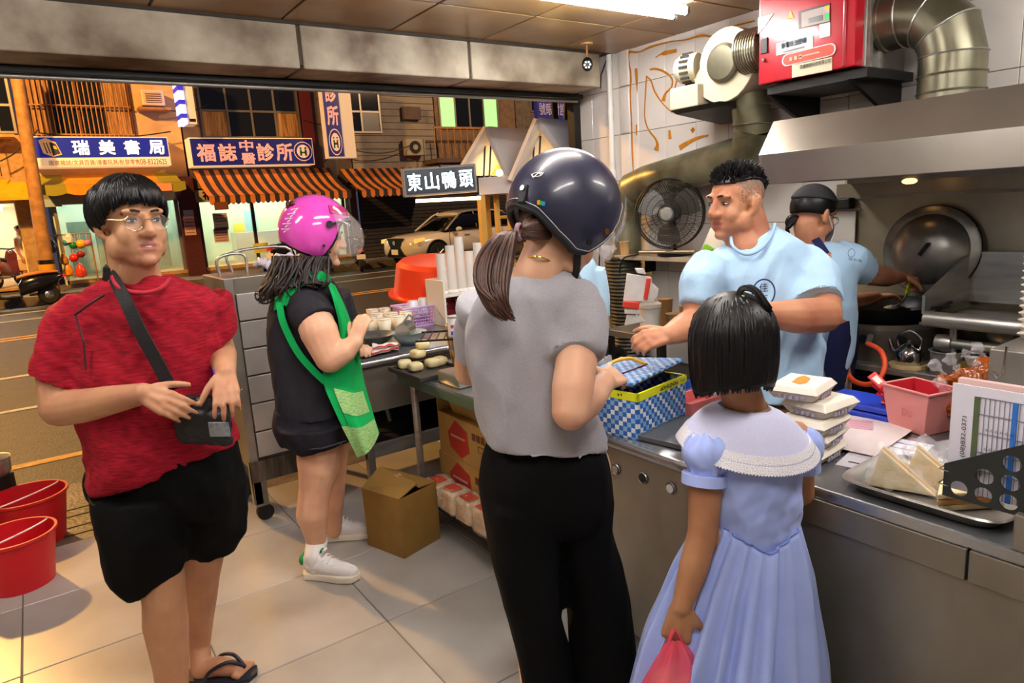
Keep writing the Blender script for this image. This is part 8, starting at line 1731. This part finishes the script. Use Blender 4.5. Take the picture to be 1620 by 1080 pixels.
# ------------------------------------------------------------------ cook at the wok
t = thing('person', 'cook in dark cap, blue t-shirt and navy apron stirring the wok', 'person', V(1300, 720, 3.05))
G = 2.98
H6 = Head(V(1286, 342, G), RIGHT * .85 + AWAY * .42 - UP * .32, UP, .98)
B = MB(); H6.prims(B); B.cap(H6.p(-.03, 0, -.04), .055, V(1283, 388, G), .06)
B.loft(dense([RG(1260, 388, 1310, 385, G, .07), RG(1250, 410, 1345, 402, G, .12), RG(1255, 470, 1345, 465, G, .13), RG(1260, 560, 1340, 555, G, .14), RG(1262, 640, 1338, 635, G, .14)]))
sC, eC, wC = V(1330, 414, G - .06), V(1378, 434, G + .04), V(1424, 438, G + .18)
B.chain([sC, V(1355, 422, G - .03), eC], [.045, .052, .05]); B.chain([eC, V(1402, 438, G + .11), wC], [.05, .046, .03]); hand(B, wC, V(1452, 440, G + .25) - wC, -UP + AWAY * .2, UP + AWAY * -.6, .98, (.6, .9, .6), .03, .4)
sD, eD, wD = V(1300, 420, G + .16), V(1335, 480, G + .22), V(1385, 470, G + .28); B.chain([sD, eD, wD], [.055, .045, .03]); hand(B, wD, V(1410, 466, G + .3) - wD, -UP, AWAY, .95)
for x, g_ in ((1280, G - .06), (1318, G + .06)): q = V(x, 640, g_); B.chain([q, A(q[0], q[1], .45), A(q[0], q[1], .08), A(q[0], q[1], .04) + RIGHT * .12], [.09, .065, .045, .035])
body(t, B, M_skC, [H6], .0062); H6.features(t)
B = MB(); B.loft(dense([RG(1262, 384, 1312, 378, G, .08), RG(1248, 402, 1348, 392, G, .12), RG(1246, 440, 1352, 430, G, .15), RG(1250, 500, 1348, 495, G, .155), RG(1254, 560, 1345, 552, G, .16), RG(1256, 600, 1330, 592, G, .16)])); sleeve(B, [V(1322, 404, G - .03), V(1348, 414, G - .04), V(1373, 430, G + .02)], [.08, .084, .075])
garment(t, 'shirt', B, M_bt, .008, 4, .012, 6, seed=51.0)
B = MB(); B.loft(dense([RG(1258, 595, 1340, 588, G, .15), RG(1258, 620, 1338, 612, G, .155)])); 
for x0_, x1_, g_ in ((1258, 1302, G - .06), (1298, 1340, G + .06)): B.loft(dense([RG(x0_, 610, x1_, 605, g_, .10), RG(x0_ + 2, 645, x1_ - 4, 640, g_, .09), RG(x0_ + 3, 665, x1_ - 6, 660, g_, .085)]))
garment(t, 'shorts', B, cloth('grey_shorts', '#7a766e', .1), .008, 5, .006, 8)
M_nv = cloth('navy_apron', '#1c2146', .15); AP = thing('apron', 'navy apron of the cook seen behind the shopkeeper', 'apron', V(1325, 560, G - .1))
MB().sheet([[V(1316, 512, G - .165), V(1332, 512, G - .16), V(1348, 505, G - .10), V(1356, 500, G + .02)], [V(1308, 545, G - .175), V(1330, 545, G - .17), V(1350, 540, G - .10), V(1358, 535, G + .02)], [V(1304, 585, G - .18), V(1328, 590, G - .17), V(1348, 585, G - .10), V(1354, 575, G + .02)], [V(1312, 612, G - .175), V(1328, 618, G - .17), V(1342, 610, G - .11), V(1350, 600, G + .0)]], .005).build('panel', M_nv, AP, smooth=70)
q = catmull([V(1290, 378, G - .08), V(1297, 388, G - .13), V(1306, 402, G - .155)], 5); ribbon_band(q, .035, .004, [nrm(RIGHT + UP * .4)] * len(q)).build('shoulder_strap', M_nv, AP, smooth=70)
badge(1347, 400, G - .155, .014, (), t, M_navyink); text('佳吉美', V(1353, 411, G - .16), nrm(RIGHT - UP * .25), UP, .012, M_navyink, t, w=.06)
# cap, hair, mask, glasses
hb_ = MB(); hb_.sheet(hair_cap(H6, lerp_az([(0, 1.0), (50, 1.2), (70, 1.7), (100, 1.95), (180, 2.1), (260, 1.95), (290, 1.7), (310, 1.2), (360, 1.0)]), (.102, .082, .093)), .012)
bun = V(1250, 352, G - .02)
for k in range(70): a_, b_ = rng.uniform(-1, 1), rng.uniform(-1, 1); hb_.tube(catmull([V(1268, 340 + 4 * b_, G - .03), bun + RIGHT * -.012 * abs(a_) + UP * .025 * b_ + AWAY * .02 * a_, V(1246 + 4 * a_, 366 + 8 * b_, G - .02)], 4), list(np.linspace(.007, .002, 9)), 5)
hb_.build('hair', M_hairk, t, smooth=180)
MB().sheet(hair_cap(H6, lerp_az([(0, 1.12), (90, 1.25), (180, 1.45), (270, 1.25), (360, 1.12)]), (.110, .089, .101)), .008).build('cap', mat('cap_black', '#1b1a20', .8), t, smooth=180)
MB().sheet([[H6.p(.118 - .05 * (a / 1.2) ** 2 - .004 * abs(i - 2), .062 * a, -.02 - .02 * i) for a in np.linspace(-1.1, 1.1, 11)] for i in range(5)], .002).build('face_mask', mat('mask_white', '#d8dae6', .7), t, smooth=60)
for sg in (-1, 1): MB().tube([H6.p(.06, .068 * sg, -.04), H6.p(.0, .084 * sg, .0)], .0025, 5).build('mask_loop', M_white, t); MB().tube([H6.p(.10, .034 * sg, .005) + (H6.L * .022 * math.cos(a) + H6.U * .018 * math.sin(a)) for a in np.linspace(0, 6.28, 18, endpoint=False)], .0014, 5, close=True).build('glasses_rim', M_dark, t); MB().tube([H6.p(.09, .058 * sg, .008), H6.p(-.01, .084 * sg, .01)], .0014, 5).build('glasses_temple', M_dark, t)
ld2 = thing('ladle', 'steel ladle with lime green grip held in the wok', 'ladle', V(1440, 450, G + .24)); MB().cap(V(1443, 441, G + .22), .011, V(1436, 462, G + .26), .012).build('grip', mat('grip_lime', '#b8d820', .4), ld2, smooth=60); MB().tube([V(1437, 460, G + .26), V(1428, 478, G + .30), V(1412, 486, G + .34)], .005, 8).build('handle', M_steel, ld2); MB().ell(V(1410, 486, G + .34), (.035, .035, .012), n=16, m=8).build('bowl', M_steel, ld2, smooth=60)
# ------------------------------------------------------------------ worker half hidden behind the dark helmet
t = thing('person', 'worker in light blue t-shirt mostly hidden behind the grey-shirted customer', 'person', V(912, 740, 3.5)); G = 3.5
H7 = Head(V(905, 362, G), AWAY * .8 - RIGHT * .5, UP, .98); B = MB(); H7.prims(B); B.cap(H7.p(-.02, 0, -.05), .055, V(905, 410, G), .06)
B.loft(dense([RG(880, 408, 928, 404, G, .07), RG(876, 436, 934, 428, G, .09), RG(874, 500, 938, 495, G, .13), RG(872, 590, 938, 585, G, .14)])); B.chain([V(938, 440, G), V(948, 500, G), V(948, 540, G + .02), V(920, 560, G + .16)], [.04, .045, .04, .028]); hand(B, V(920, 560, G + .16), -RIGHT + AWAY * .3, -UP, AWAY)
B.chain([V(874, 440, G), V(864, 500, G), V(872, 545, G + .16)], [.04, .045, .028]); hand(B, V(872, 545, G + .16), RIGHT + AWAY * .3, -UP, AWAY)
for x in (890, 922): q = V(x, 590, G); B.chain([q, A(q[0], q[1], .45), A(q[0], q[1], .08), A(q[0], q[1], .04) + AWAY * .14], [.09, .065, .045, .035])
body(t, B, M_skD, [H7], .007); H7.features(t, False)
B = MB(); B.loft(dense([RG(882, 406, 930, 401, G, .08), RG(866, 425, 944, 416, G, .12), RG(864, 470, 946, 462, G, .145), RG(866, 560, 944, 555, G, .15), RG(866, 620, 944, 612, G, .15)])); sleeve(B, [V(936, 425, G), V(944, 460, G), V(948, 503, G)], [.075, .07, .062]); sleeve(B, [V(872, 425, G), V(864, 500, G)], [.075, .062])
garment(t, 'shirt', B, cloth('pale_blue_jersey', '#b8dcf4', .05), .009, 4, .010, 7)
hb_ = MB(); hb_.sheet(hair_cap(H7, lambda ph: 1.7), .014); hb_.build('hair', M_hairk, t, smooth=180)
# ------------------------------------------------------------------ pedestrian across the road
pb_ = A(-.18, 22.9, .25); t = thing('person', 'pedestrian in white vest and beige shorts by the lit garage', 'person', pb_); F_ = nrm(A(1, -.5, 0)); L_ = np.cross(UP, F_); P = lambda f, l, u: pb_ + F_ * f + L_ * l + UP * u
H8 = Head(P(.02, 0, 1.5), F_ - UP * .2, UP, 1.0); B = MB(); H8.prims(B); B.cap(P(0, 0, 1.44), .055, P(0, 0, 1.33), .06); B.loft([sring(P(0, 0, z), L_ * w, F_ * d) for z, w, d in ((1.36, .1, .07), (1.28, .19, .1), (1.1, .17, .11), (.9, .15, .1), (.75, .16, .11))])
for s_ in (-1, 1): B.chain([P(0, .2 * s_, 1.26), P(0, .25 * s_, 1.0), P(.08, .23 * s_, .78)], [.05, .04, .028]); hand(B, P(.08, .23 * s_, .78), -UP, -L_ * s_, F_); B.chain([P(0, .09 * s_, .78), P(.02, .1 * s_, .42), P(-.02, .1 * s_, .08), P(.1, .1 * s_, .03)], [.09, .06, .042, .032])
body(t, B, M_skC, [H8], .012); hb_ = MB(); hb_.sheet(hair_cap(H8, lambda ph: 1.5), .014); hb_.build('hair', M_hairk, t, smooth=180)
B = MB(); B.loft([sring(P(0, 0, z), L_ * w, F_ * d) for z, w, d in ((1.36, .12, .085), (1.28, .19, .115), (1.1, .185, .125), (.9, .17, .12), (.78, .185, .13))]); garment(t, 'vest', B, cloth('vest_white', '#d8d4cc', .05), .012, 3, .008, 8)
B = MB(); B.loft([sring(P(0, 0, z), L_ * w, F_ * d) for z, w, d in ((.84, .17, .12), (.7, .19, .13))])
for s_ in (-1, 1): B.loft([sring(P(.01, .1 * s_, z), L_ * w, F_ * w) for z, w in ((.75, .11), (.42, .095))])
garment(t, 'shorts', B, cloth('beige_shorts', '#c8a878', .08), .012, 3, .006, 8)
